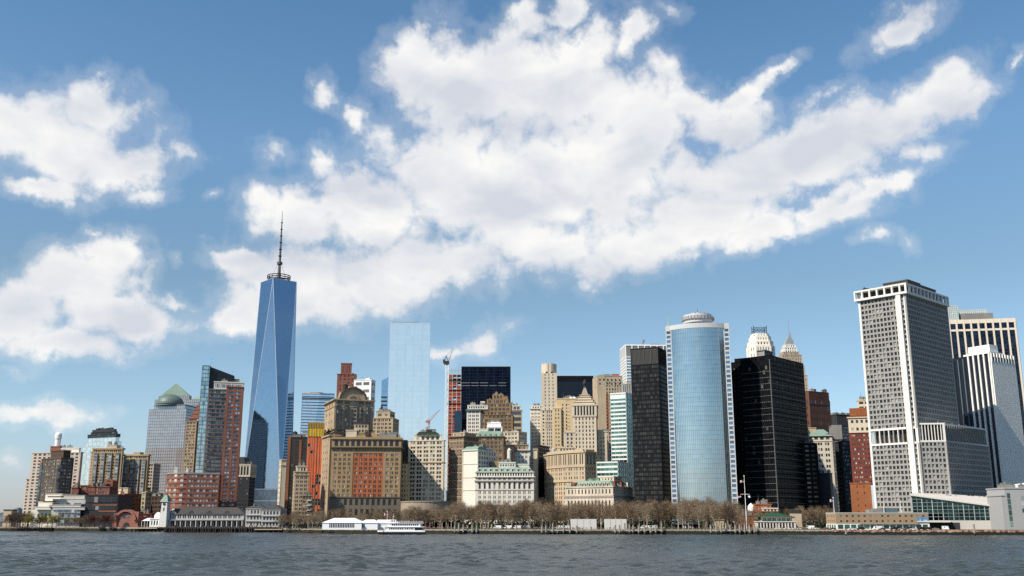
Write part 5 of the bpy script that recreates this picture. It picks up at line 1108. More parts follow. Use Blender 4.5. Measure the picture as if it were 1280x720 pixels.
def right_side():
    # black tower with corner towards us
    D = 835; fp = FP(925.5, 1003.5, 450, D, 42, xc=962); B = start('office_tower', 'black office tower seen on its corner with thin pale floor lines', 'office building', fp)
    H = z(444.5, D); bs = mat('black steel floor', (.006, .006, .007), .7, spec=.08); ln = mat('grey floor line', (.13, .135, .14), .5)
    bkg = glass('black tower glass', (.006, .007, .009), share=.03, blind=(.10, .10, .09), rough=.3, spec=.08); B.block(fp, GZ, H, bs, (6.4, 3, .5, .12, 3.9, .8, .18), bkg, par=.5, ov=.1)
    n = int((H - GZ - 10) / 5.2)
    for j in range(n):
        zz = GZ + 4 + j * 5.2; mb = MB()
        for k in 'FR':
            P, e, w = fp.faces()[k]; q = 14
            for i in range(q): mb.obox(P, e, w * i / q + .3, w * (i + 1) / q - .3, -.5, -.15, zz, zz + .6)
        B.add('floor_line', mb, ln)
    P = fp.pt(fp.W, 0); mb = MB(); mb.obox(P, fp.e, -.35, .35, -.55, .3, GZ, H - 3); B.add('corner_fin', mb, ln)
    wing = FP(912, 940, 453, D + 34, 42, xc=928); wing.D = 20; B.block(wing, GZ, z(452, D + 34), bs, (6.4, 1, 4, .3, 4, .3, .2), G_DARK, par=.3)
    B.block(FP(918, 962, 449, D + 44, 30, xc=930), z(460, D), z(447, D + 40), bs, par=.2)
    cage = FP(947, 974, 439, D + 30, 40, xc=955); cage.D = min(cage.D, 16); B.block(cage, H, z(438, D + 30), M_GREY, (3.6, 1, .6, .3, 3.6, .8, .5), G_LOUV, sts={'F': (30, 1, 10, .3, 20, .05, .1)})
    # white deco tower
    D = 1300; c = at(950.5, 440, D); c = (c[0], c[1]); B = start('skyscraper', 'white art deco tower top with a dark steel frame on its roof', 'skyscraper', P=c)
    wh = mat('white brick', (.80, .74, .64), var=.08)
    def octa(r, k=.72): return [(c[0] + x * r, c[1] + y * r) for x, y in ((-k, -1), (k, -1), (1, -k), (1, k), (k, 1), (-k, 1), (-1, k), (-1, -k))]
    rr = 16.2
    for (r, ya, yb) in ((rr * 1.02, None, 434), (rr * .93, 434, 428), (rr * .80, 428, 422), (rr * .68, 422, 418.5)):
        p = octa(r, .6); zb = GZ if ya is None else z(ya, D); zt = z(yb, D); mb = MB(); mb.prism(p, zb, zt)
        for i in range(8):
            a, b_ = p[i], p[(i + 1) % 8]; w = hypot(b_[0] - a[0], b_[1] - a[1]); e = ((b_[0] - a[0]) / w, (b_[1] - a[1]) / w)
            if a[1] < c[1] + 5: B.facade(mb, a, e, w, max(zb, zt - 34) if ya is None else zb, zt - 1, (4.3, 1, 2.4, .3, 8.5 if ya is None else zt - zb - 1, .55, .35), G_STD)
        B.add('wall', mb, wh)
    mb = MB(); q = [(c[0] + x, c[1] + y) for x in (-8.5, 8.5) for y in (-5, 5)]
    for (x, y) in q: mb.tube((x, y, z(418.5, D)), (x, y, z(408, D)), .5)
    for y in (-5, 5):
        for zz in (z(414, D), z(410.5, D)): mb.tube((c[0] - 8.5, c[1] + y, zz), (c[0] + 8.5, c[1] + y, zz), .45)
        for k in range(4): mb.tube((c[0] - 8.5 + k * 4.25, c[1] + y, z(414, D)), (c[0] - 4.25 + k * 4.25, c[1] + y, z(410.5, D)), .25)
        for s_ in (-1, 1): mb.tube((c[0] + s_ * 8.5, c[1] + y, z(418, D)), (c[0] + s_ * 5, c[1] + y, z(414, D)), .3)
    B.add('roof_frame', mb, M_DARK)
    # stepped spire tower
    D = 1420; c = at(990.5, 440, D); c = (c[0], c[1]); B = start('skyscraper', 'slim stepped art deco tower with a needle pointed crown behind the black tower', 'skyscraper', P=c)
    def step(x0, x1, y0, y1, m, stl, k=0):
        xa, xb = at(x0, y1, D)[0], at(x1, y1, D)[0]; h = (xb - xa) / 2; mid = ((xa + xb) / 2, c[1] + 12); f = FPt((mid[0] - h, mid[1] - h), (1, 0), 2 * h, 2 * h)
        B.block(f, GZ if y0 is None else z(y0, D), z(y1, D), m, stl, G_STD, par=.5, ov=.2)
    st = (3.3, 1, 1.7, .3, 4.2, .55, .45); bf = mat('buff brick', (.58, .47, .35)); wt = mat('white crown brick', (.78, .74, .68), var=.1)
    step(977, 1007.5, None, 470, bf, st); step(977, 1004.5, 470, 458, bf, st); step(977, 1001.5, 458, 444, bf, st); step(979, 998.5, 444, 440, bf, st); step(981, 996.5, 440, 434, wt, st); step(982.5, 995, 434, 430, wt, st)
    mb = MB(); r4 = lambda x0, x1, y: (lambda xa, xb: [(xa, c[1] + 5, z(y, D)), (xb, c[1] + 5, z(y, D)), (xb, c[1] + 5 + xb - xa, z(y, D)), (xa, c[1] + 5 + xb - xa, z(y, D))])(at(x0, y, D)[0], at(x1, y, D)[0])
    mb.loft([r4(983, 994, 430), r4(984, 992.8, 425), r4(986, 990.6, 421.5), r4(987.2, 989.6, 419), r4(987.4, 989.2, 416)]); B.add('crown', mb, mat('glassy crown', (.42, .44, .45), .4)); B.mast((at(988.3, 416, D)[0], c[1] + 8), z(417, D), z(398, D), .35, 'needle', M_UNIT)
    # brown slab
    D = 1100; fp = FP(1001.5, 1036, 492, D, -30, xc=1011); fp.D = min(fp.D, 60); B = start('office_tower', 'dark brown tower with a row of narrow openings under its blank top', 'office building', fp)
    db = mat('brown granite', (.17, .075, .05)); zt = z(489, D); B.block(fp, GZ, z(505, D), db, (4.6, 1, 3.0, .3, 8, .5, .3), G_DARK, par=0); B.block(fp, z(505, D), z(499, D), db, (3.6, 1, 1.8, .3, 8, .8, .5), G_BLIND, par=0); B.block(fp, z(499, D), zt, db, par=.4, ov=.1)
    # building with green roof and shadowed front
    D = 968; cr = mat('warm cream', (.66, .60, .50), var=.12); fp = FP(1001, 1058, 549, D, 10, xc=1039.5); fp.D = 60; B = start('office_building', 'cream stone building with green hipped roof, lower half in shadow', 'office building', fp)  # one cream stone tone over the whole building
    zz = [z(v, D) for v in (551.5, 545)]; B.block(fp, GZ, zz[0], cr, (7.0, 2, 2.6, .6, 5.2, .5, .4), G_STD, par=0, sts={'R': (6, 1, 2.5, .4, 5, .5, .3)}); B.slab('cornice', fp, zz[0], zz[0] + .6, cr, .8); B.block(fp, zz[0] + .6, zz[1], cr, (5.4, 1, 2.0, .4, zz[1] - zz[0], .62, .5), glass('rosy window', (.10, .06, .05), share=.2), par=0)
    B.mansard('roof', fp, zz[1], z(541, D), M_GREEN, 1.6, 5); B.mansard('upper_roof', fp.frac(.45, .95, .1, .6), z(541, D), z(535.5, D), M_GREEN, ins=4)
    B.block(FP(1006, 1020, 536, D + 12, 10, dep=10), zz[1], z(534, D), M_LIME); B.block(FP(1036, 1052, 534, D + 22, 10, xc=1048), zz[1] - 3, z(532, D), M_UNIT)
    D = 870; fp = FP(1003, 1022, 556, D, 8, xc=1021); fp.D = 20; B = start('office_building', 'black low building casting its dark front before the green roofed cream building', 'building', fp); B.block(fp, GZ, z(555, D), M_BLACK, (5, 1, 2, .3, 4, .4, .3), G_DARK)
    fp2 = FP(1020.5, 1040, 594, D + 6, 8, dep=14)
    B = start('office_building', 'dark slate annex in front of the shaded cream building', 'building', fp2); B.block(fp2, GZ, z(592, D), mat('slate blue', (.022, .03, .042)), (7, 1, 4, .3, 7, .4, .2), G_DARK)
    # grey dark towers
    D = 1210; fp = FP(1038, 1066, 522, D, 12, xc=1045); fp = FP(1038, 1068, 520, D, -20, xc=1045.5); fp.D = 30; B = start('office_tower', 'dark grey ribbed tower in the gap left of the maroon brick tower', 'office building', fp)
    B.block(fp, z(532, D), z(518.5, D), mat('ribbed grey', (.07, .072, .075)), (2.4, 1, 1.0, .3, 30, .95, .5), G_LOUV); B.block(fp, GZ, z(532, D), mat('ribbed grey', (.07, .072, .075)), (6, 3, .5, .2, 4, .5, .3), glass('grey glass', (.05, .055, .06), share=.5, blind=(.22, .22, .22)))
    D = 990; fp = FP(1052, 1063, 552, D, 0, dep=20); B = start('office_building', 'tall narrow black and white building beside the maroon brick tower', 'building', fp); B.block(fp, GZ, z(552, D), M_DARK, (3, 2, .6, .3, 4, .6, .42), G_BLUE); B.slab('white_edge', fp.frac(.86, 1, 0, .2), GZ, z(556, D), M_WHITE, .1)
    # maroon tower
    D = 800; fp = FP(1061, 1088, 530, D, 19, xc=1088, dep=26); B = start('office_tower', 'maroon brick tower with cream top storeys and terracotta rooftop box', 'office building', fp)
    zz = [z(v, D) for v in (605, 541, 522)]; B.block(fp, zz[0], zz[1], M_MAROON, (4.3, 2, 1.3, .4, 3.6, .42, .35), G_BLIND, par=.4); B.block(fp, zz[1], zz[2], M_CREAM, (4.3, 1, 1.8, .4, (zz[2] - zz[1]) / 2, .4, .4), G_STD, ov=.8)
    B.slab('cornice', fp, zz[2] + .8, zz[2] + 1.8, M_MAROON, 1.0); f = FP(1061.5, 1087, 511, D + 6, 19, xc=1087, dep=16); mb = MB(); mb.obox(f.A, f.e, 0, f.W, 0, 16, zz[2], z(508.5, D))
    for i in range(14): mb.obox(f.A, f.e, i * f.W / 14, i * f.W / 14 + .5, -.3, 0, zz[2], z(508.5, D) - .3)
    B.add('rooftop_box', mb, M_ORANGE); B.block(FP(1072, 1088, 503, D + 16, 19, dep=8), zz[2], z(500.5, D + 16), M_CREAM, (4, 1, 1, .3, 4, .5, .3), G_STD)
    D = 784; lo = FP(1063, 1088, 606, D, 19, xc=1088, dep=14); B.block(lo, GZ, z(604.5, D), M_ORANGE, (6.5, 1, 4.4, .4, 4.6, .35, .3), G_DARK)
    # corner tower with grid facades
    grid_tower()

def grid_tower():
    D = 700; a = 47
    body = FP(1075, 1180.5, 375, D + 3, a, xc=1131.5); B = start('office_tower', 'huge grey gridded corner tower with white top band and lower wing', 'office building', body)
    gr = mat('grid concrete', (.40, .385, .36), var=.12); wt = mat('white frame concrete', (.74, .72, .68), var=.06)
    drk = mat('dark grid side', (.40, .385, .36), var=.12)
    zt = z(353.5, D); zb0 = zt - 7.6; zm0, zm1 = z(553, D), z(534, D)
    gt = glass('tower window glass', (.018, .02, .024), share=.34, blind=(.36, .36, .34)); gl_shaded = glass('shaded side window glass', (.010, .011, .013), share=.12, blind=(.16, .16, .155), rough=.25, spec=.15)  # right face panes and blinds darkened to carry the shade of that face
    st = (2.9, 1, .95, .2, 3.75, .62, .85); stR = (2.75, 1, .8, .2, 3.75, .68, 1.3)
    lw = FP(1075, 1233, 553, D + 3, a, xc=1131.5)
    for (za, zb) in ((zm1, zb0), (GZ, zm0)):
        B.block(body, za, zb, gr, st, gt, faces='FL', par=0); mb = MB(); P, e_, w_ = body.faces()['R']; B.facade(mb, P, e_, w_, za, zb, stR, gl_shaded); B.add('side_wall', mb, gr)
    # technical storey
    mb = MB(); mb.obox(body.A, body.e, 2, body.W - 2, 2, body.D, zm0, zm1); B.add('recessed_storey', mb, mat('recess brown', (.10, .085, .07)))
    for k, n in (('F', 10), ('R', 26), ('L', 10)):
        P, e, w = body.faces()[k]
        for i in range(n + 1):
            x = i * w / n; mb = MB(); mb.obox(P, e, x - .35, x + .35, -.9, 1.2, zm0, zm1); B.add('mullion', mb, wt if i % 2 == 0 or k != 'F' else gr)
    for (za, zb, o_) in ((zm0 - .6, zm0 + .8, 1.1), (zm1 - .6, zm1 + .9, 1.1)): B.slab('white_band', body, za, zb, wt, o_)
    # top open frame
    top = body.inset(-3.2, -3.0, -3.0, -1); mb = MB(); B.slab('frame_floor', top, zb0 - .2, zb0 + 1.4, wt, 0); B.slab('frame_roof', top, zt - 1.2, zt, wt, 0)
    mb = MB(); mb.obox(body.A, body.e, 2, body.W - 2, 2, body.D - 2, zb0, zt - 1); B.add('penthouse_wall', mb, M_DARK)
    for k, n in (('F', 7), ('R', 12), ('L', 12), ('B', 7)):
        P, e, w = top.faces()[k]
        for i in range(n):
            x = i * w / n; mb = MB(); mb.obox(P, e, x + .02, x + 1.2, .02, 1.5, zb0 + 1.4, zt - 1.2); B.add('frame_post', mb, wt)
    for f in (body.frac(.42, .95, .15, .45), body.frac(.5, .9, .5, .9)): B.block(f, zt, zt + 4.5, mat('roof bulkhead', (.09, .08, .075)), (2, 1, 1, .2, 5, .9, .2), G_LOUV)
    B.clutter(body.frac(.0, .35, .0, .3), zt, 2, M_DARK, hmax=2); B.slab('green_unit', body.frac(.6, .9, .2, .35), zt + 4.5, zt + 6.2, M_GREEN, 0)
    # white corner pier and edges
    e = body.e
    for (x0, x1, zz0, zz1, dd) in ((body.W - 5.8, body.W - 2.4, GZ, zb0, 2.6), (-1.0, .6, GZ, zb0, 1.3), (body.W - .9, body.W + .9, GZ, zb0, 1.1), (body.W - 7.3, body.W - 6.6, GZ, zb0, 1.1)):
        mb = MB(); mb.obox(body.A, e, x0, x1, -dd, 0.3, zz0, zz1); B.add('white_pier', mb, wt)
    mb = MB(); mb.obox(body.A, e, body.W - 6.6, body.W - 5.8, -1.0, .2, GZ, zb0); B.add('dark_slot', mb, M_DARK)
    P, e2, w2 = body.faces()['L']; mb = MB(); mb.obox(P, e2, w2 - 2.5, w2 - .8, -1.2, .1, GZ, zb0); B.add('white_pier', mb, wt)
    # lower wing: front face continues right of the corner
    D2 = D + 3; x0 = body.W + .9
    c1 = FP(1142, 1232, 553, 712, 27, xc=1182)
    B2 = B; f = FPt(body.pt(body.W + .4, 6), (cos(R(a)) , -sin(R(a))), 1, 1)
    # wing as its own footprint, facing almost the same way
    A0 = body.pt(body.W + .6, 1.2); rx = ray(1181.5, 553)[0]; eW = (cos(R(8)), -sin(R(8))); L = solve(A0, eW, rx); wg = FPt(A0, eW, L, 1); bW = wg.b
    C = wg.pt(L, 0); t2 = R(a); bb = (sin(t2), cos(t2)); Lr = solve(C, bb, ray(1233, 560)[0])
    pts = [A0, C, (C[0] + bb[0] * Lr, C[1] + bb[1] * Lr), (A0[0] + bb[0] * Lr, A0[1] + bb[1] * Lr)]
    zw0, zw1 = z(553.5, D2 + 10), z(530.5, D2 + 10)
    mb = MB(); mb.prism(pts, GZ, zw0); B.facade(mb, A0, eW, L, GZ, zw0, st, gt); B.facade(mb, C, bb, Lr, GZ, zw0, stR, gl_shaded); B.add('wing_wall', mb, gr)
    mb = MB(); ins = [(x + (sum(p[0] for p in pts) / 4 - x) * .05, y + (sum(p[1] for p in pts) / 4 - y) * .05) for x, y in pts]; mb.prism(ins, zw0, zw1 - 1); B.add('wing_storey', mb, M_DARK)
    for (za, zb) in ((zw0 - .4, zw0 + .9), (zw1 - 1.1, zw1)):
        cx_, cy_ = sum(p[0] for p in pts) / 4, sum(p[1] for p in pts) / 4; o_ = [(x + (x - cx_) * .04, y + (y - cy_) * .02) for x, y in pts]; mb = MB(); mb.prism(o_, za, zb); B.add('white_band', mb, wt)
    for (P, e_, w_, n) in ((A0, eW, L, 8), (C, bb, Lr, 24)):
        for i in range(n + 1): mb = MB(); x = i * w_ / n; mb.obox(P, e_, x - .2, x + .2, -.5, .6, zw0, zw1 - .8); B.add('mullion', mb, wt if n == 8 else gr)
    mb = MB(); mb.obox(C, eW, -.8, .5, -.9, .4, GZ, zw1); B.add('white_pier', mb, wt)
    for k in range(6): t = k / 6 + .05; q = (C[0] + bb[0] * Lr * t + 2 - 6, C[1] + bb[1] * Lr * t + 3); mb = MB(); mb.cyl(q, .35, zw1, zw1 + 1.8, n=6); B.add('roof_vent', mb, M_UNIT)
    # tower with cream pillars
    D = 955; a2 = -12; fp = FP(1176, 1272.5, 402, D, 6, xc=1270, dep=None); fp = FP(1176, 1273, 402, D, 10, xc=1269.5); fp.D = 40
    B = start('office_tower', 'wide dark office tower with cream pillars and glass cage on its roof, far right', 'office building', fp)
    crm = mat('cream pillar', (.76, .66, .54), var=.06); H = z(397.5, D); z1, z2, z3 = z(412, D), z(409.5, D), z(402.5, D); n = 10
    dg = mirror('dark tower glass', (.04, .05, .07), rough=.12, pane=(2, 4), var=.5)
    mb = MB(); mb.obox(fp.A, fp.e, .5, fp.W - .5, .5, fp.D, GZ, H - 1); B.add('glass_wall', mb, dg)
    for k, m_ in (('F', n), ('R', 5), ('L', 5)):
        P, e, w = fp.faces()[k]
        for i in range(m_ + 1): mb = MB(); x = i * (w - 1.6) / m_; mb.obox(P, e, x, x + 1.6, -.5, .6, GZ, H); B.add('pillar', mb, crm)
    for (za, zb, o_) in ((z1, z2, .15), (z3, H, .3)): B.slab('cream_band', fp, za, zb, crm, o_)
    mb = MB()
    for j in range(52): zz = GZ + j * (z1 - GZ) / 52; mb = MB(); mb.obox(fp.A, fp.e, .4, fp.W - .4, .25, .6, zz, zz + .5); B.add('floor_line', mb, mat('dim floor line', (.035, .04, .05)))
    cage = FP(1178, 1197, 384, D + 10, 8, dep=14); curtain(B, cage, H, z(382, D + 10), mat('cage grey glass', (.45, .55, .55), .3), M_BRIGHT, 1.9, 2.2, .22, .2); c2 = FP(1195, 1233, 389, D + 16, 8, dep=12); curtain(B, c2, H, z(387, D + 16), mat('cage grey glass', (.45, .55, .55), .3), M_BRIGHT, 1.9, 2.2, .25, .2)
    B.slab('penthouse', FP(1202, 1241, 392, D + 4, 8, dep=10), H, z(391, D + 4), M_UNIT, 0)
    # finned white tower
    D = 800; fp = FP(1188, 1262, 441, D, 40, xc=1236.5); fp = FP(1200, 1266, 441, D, 58, xc=1237.5); fp.D = min(fp.D, 60)
    B = start('office_tower', 'tower with tall white vertical fins and finely ribbed right side', 'office building', fp)
    fin = mat('white fin', (.80, .78, .74), var=.05); H = z(441, D); core = mat('fin core dark', (.02, .025, .035), .3)
    xs = lambda px: solve(fp.A, fp.e, ray(px, 460)[0])
    big = fp.sub(xs(1186), fp.W, 0, fp.D); mb = MB(); mb.obox(big.A, big.e, 0, big.W, 0, big.D, GZ, H); B.add('wall', mb, core)
    for i in range(9):
        x = i * (big.W - 1.3) / 8; mb = MB(); lit_ = big.W * .46; mb.obox(big.A, big.e, x, x + (1.3 if i >= 4 else .9), -1.4, .1, GZ, H - (0 if i >= 4 else 2)); B.add('fin', mb, fin if i >= 4 else mat('shaded fin', (.12, .17, .22)))  # left fins coloured dark for the shadow lying on them
    P, e, w = big.faces()['R']; n = 30
    mb = MB(); 
    for i in range(n + 1): x = i * w / n; mb.obox(P, e, x - .38, x + .38, -.8, .1, GZ, H - 7)
    B.add('rib', mb, fin); mb = MB(); mb.obox(P, e, .1, w - .1, -.12, .05, GZ, H - 7); B.add('rib_backing', mb, mat('rib backing', (.16, .16, .17)))
    mb = MB()
    for j in range(30): zz = GZ + (H - GZ) * j / 31; mb = MB(); mb.obox(P, e, 0, w, -.3, .05, zz, zz + 1.0); B.add('floor_line', mb, mat('rib floor grey', (.3, .3, .29)))  # grey floor strips between the ribs
    for i in range(9): x = i * (w - 1.1) / 8; mb = MB(); mb.obox(P, e, x, x + 1.1, -1.0, .1, H - 7, H); B.add('top_post', mb, fin)
    for f, zz in ((big.sub(big.W * .40, big.W, -.9, fp.D * .5), 0), ): B.slab('white_cap', f, H - .3, H + 1.2, fin, .2)
    B.slab('penthouse', big.frac(.45, .95, .1, .45), H + 1, z(429.5, D), fin, 0)

def terminal():
    # tan three-storey pier building
    D = 640; fp = FP(1036, 1160, 645, D, -4, xc=1045, dep=16); tb = mat('tan pier brick', (.47, .33, .20), var=.1)
    B = start('pier_building', 'long tan brick two-row building with white ground floor by the ferry dock', 'pier building', fp)
    zz = [z(v, D) for v in (654.8, 642.0)]; B.block(fp, zz[0], zz[1], tb, (4.1, 1, 2.6, .3, (zz[1] - zz[0]) / 2, .34, .2), G_STD, par=0); B.slab('roof', fp, zz[1], zz[1] + .7, M_WCONC, .3)
    B.block(fp, GZ, zz[0] - .01, M_BRIGHT, (4.2, 1, .7, .3, zz[0] - GZ, .74, .35), G_GREEN, par=0)
    mb = MB(); mb.obox(fp.A, fp.e, fp.W * .25, fp.W * .9, -1.2, .1, zz[0] - .3, zz[0]); B.add('canopy', mb, M_GREY)
    up = FP(1103, 1122, 636, D + 6, -4, dep=7); B.slab('rooftop_cabin', up, zz[1] + .7, z(635, D + 6), mat('blue grey metal', (.15, .20, .24)), 0); B.slab('rooftop_unit', FP(1093, 1103, 638, D + 6, -4, dep=5), zz[1] + .7, z(635.5, D + 6), M_UNIT, 0); B.slab('rooftop_unit', FP(1086, 1092, 638, D + 6, -4, dep=5), zz[1] + .7, z(637, D + 6), M_GREY, 0)
    # picture panel on the wall
    P = fp.pt(0, 0); x1 = solve(fp.A, fp.e, ray(1145.6, 650)[0]); x2 = solve(fp.A, fp.e, ray(1160.5, 650)[0]); mb = MB(); mb.obox(fp.A, fp.e, x1, x2, -.45, -.25, z(652.8, D), z(646.6, D)); bb = mat('blue picture', (.12, .33, .62), .5, .3, .4); B.add('picture_panel', mb, bb)
    mb = MB(); mb.obox(fp.A, fp.e, x1, x2, -.47, -.44, z(652.8, D), z(651, D)); mb.obox(fp.A, fp.e, x1 + 2, x1 + 2.4, -.48, -.44, z(651, D), z(648, D)); mb.obox(fp.A, fp.e, x1 + 4.5, x2 - 1, -.48, -.44, z(651.2, D), z(649.7, D)); B.add('picture_white', mb, mat('picture white', (.7, .74, .78), .5))
    for px, t in ((1126.5, 623.5), (1105, 628)): p = at(px, 640, D + 5); B.mast((p[0], p[1]), zz[1], z(t, D), .22, 'roof_pole', M_BRIGHT)
    # glass ferry terminal
    D = 668; B = start('ferry_terminal', 'glass ferry terminal hall with long sloping pale roof', 'ferry terminal', P=(at(1195, 650, D)[0], D + 20))
    L, Rr = at(1141, 640, D + 14), at(1258, 640, D - 14); L = (L[0], L[1]); Rr = (Rr[0], Rr[1]); w = hypot(Rr[0] - L[0], Rr[1] - L[1]); e = ((Rr[0] - L[0]) / w, (Rr[1] - L[1]) / w); f = FPt(L, e, w, 34)
    zl, zr, zb = z(619.5, D + 14), z(636, D - 14), z(650.5, D); gk = mirror('teal hall glass', (.025, .055, .052), rough=.1, pane=(2.5, 2.5), var=.5)
    q = f.quad(); ztop = [zl, zr, zr + 6, zl + 1.5]; mb = MB(); mb.loft([[(x, y, zb) for x, y in q], [(x, y, t) for (x, y), t in zip(q, ztop)]]); B.add('glass_wall', mb, gk)
    mb = MB(); n = 9
    for i in range(n + 1):
        x = i * w / n; zt = zl + (zr - zl) * i / n; mb.obox(f.A, f.e, x - .25, x + .25, -.3, .1, zb, zt)
        if i < n: mb.obox(f.A, f.e, x + w / n / 2 - .08, x + w / n / 2 + .08, -.12, .05, zb, zl + (zr - zl) * (i + .5) / n)
        for j in range(1, 8):
            za = zb + j * 2.3
            if i < n and za < zl + (zr - zl) * (i + 1) / n: mb.obox(f.A, f.e, x, x + w / n, -.12, .05, za, za + .16)
    B.add('mullion_grid', mb, mat('pale steel', (.42, .46, .46), .4))
    # sloping roof slab rising to the back
    o = [f.pt(-1, -1.5), f.pt(w + 1, -1.5), f.pt(w + 1, 34), f.pt(-1, 34)]; zr_ = [zl + .1, zr + .1, zr + 6.5, zl + 2.2]; mb = MB(); mb.loft([[(x, y, t) for (x, y), t in zip(o, zr_)], [(x, y, t + .9) for (x, y), t in zip(o, zr_)]]); B.add('roof', mb, mat('roof membrane', (.60, .56, .52), var=.08))
    for (x, y) in ((.36, .5), (.4, .4), (.46, .45), (.58, .8), (.62, .78), (.7, .7), (.75, .75), (.93, .7)):
        P = f.pt(w * x, 34 * y); zz0 = zl + (zr - zl) * x + 5.5 * y * x + 1.5; mb = MB(); mb.cyl(P, .9, zz0, zz0 + 1.5, n=8); mb.obox(P, (1, 0), -1.4, 1.4, -1, 1, zz0 - .8, zz0 + .5); B.add('roof_unit', mb, M_DARK)
    mb = MB(); mb.obox(f.A, f.e, 0, w, -.2, 33, GZ, zb); B.add('base_wall', mb, M_WCONC)
    mb = MB(); mb.obox(f.A, f.e, w * .15, w * .42, -8, -.2, z(653, D), z(652, D)); 
    B.add('canopy', mb, M_WCONC); mb = MB(); mb.obox(f.A, f.e, w * .14, w * .5, -.5, -.2, GZ, z(653.2, D)); B.add('entrance', mb, M_DARK)
    # grey service block far right
    D = 640; fp = FP(1251, 1300, 612, D, 0, dep=24); B = start('service_building', 'pale grey block with a green glazed strip at the right edge', 'building', fp); g = mat('pale grey panel', (.46, .46, .46), var=.06)
    B.block(fp.sub(2.2, fp.W, 0, 24), GZ, z(611, D), g); B.block(fp.sub(0, 2.3, .2, 20), GZ, z(620, D), g)
    for i in range(7):
        if i != 0: B.win.append((True, (*fp.pt(4.4, -.08), GZ + i * 3.5), (1, 0), 1.9, 3.0, G_GREEN, 'window'))
    hs = FP(1268, 1300, 606, D + 4, 0, dep=10); mb = MB(); A_ = hs.A; mb.loft([[(A_[0], A_[1], z(612, D)), (A_[0] + 20, A_[1], z(612, D)), (A_[0] + 20, A_[1], z(600, D)), (A_[0], A_[1], z(606, D))], [(A_[0], A_[1] + 10, z(612, D)), (A_[0] + 20, A_[1] + 10, z(612, D)), (A_[0] + 20, A_[1] + 10, z(600, D)), (A_[0], A_[1] + 10, z(606, D))]]); B.add('stair_house', mb, M_BRIGHT)
    for k in range(4): B.mast((fp.pt(3 + k * 5, 3)), z(611, D), z(609, D), .3, 'roof_post', M_UNIT)
    for i in range(3): B.win.append((True, (*fp.pt(fp.W * .52, -.08), z(622 + i * 8, D)), (1, 0), 1.6, 2.4, G_BLUE, 'window'))

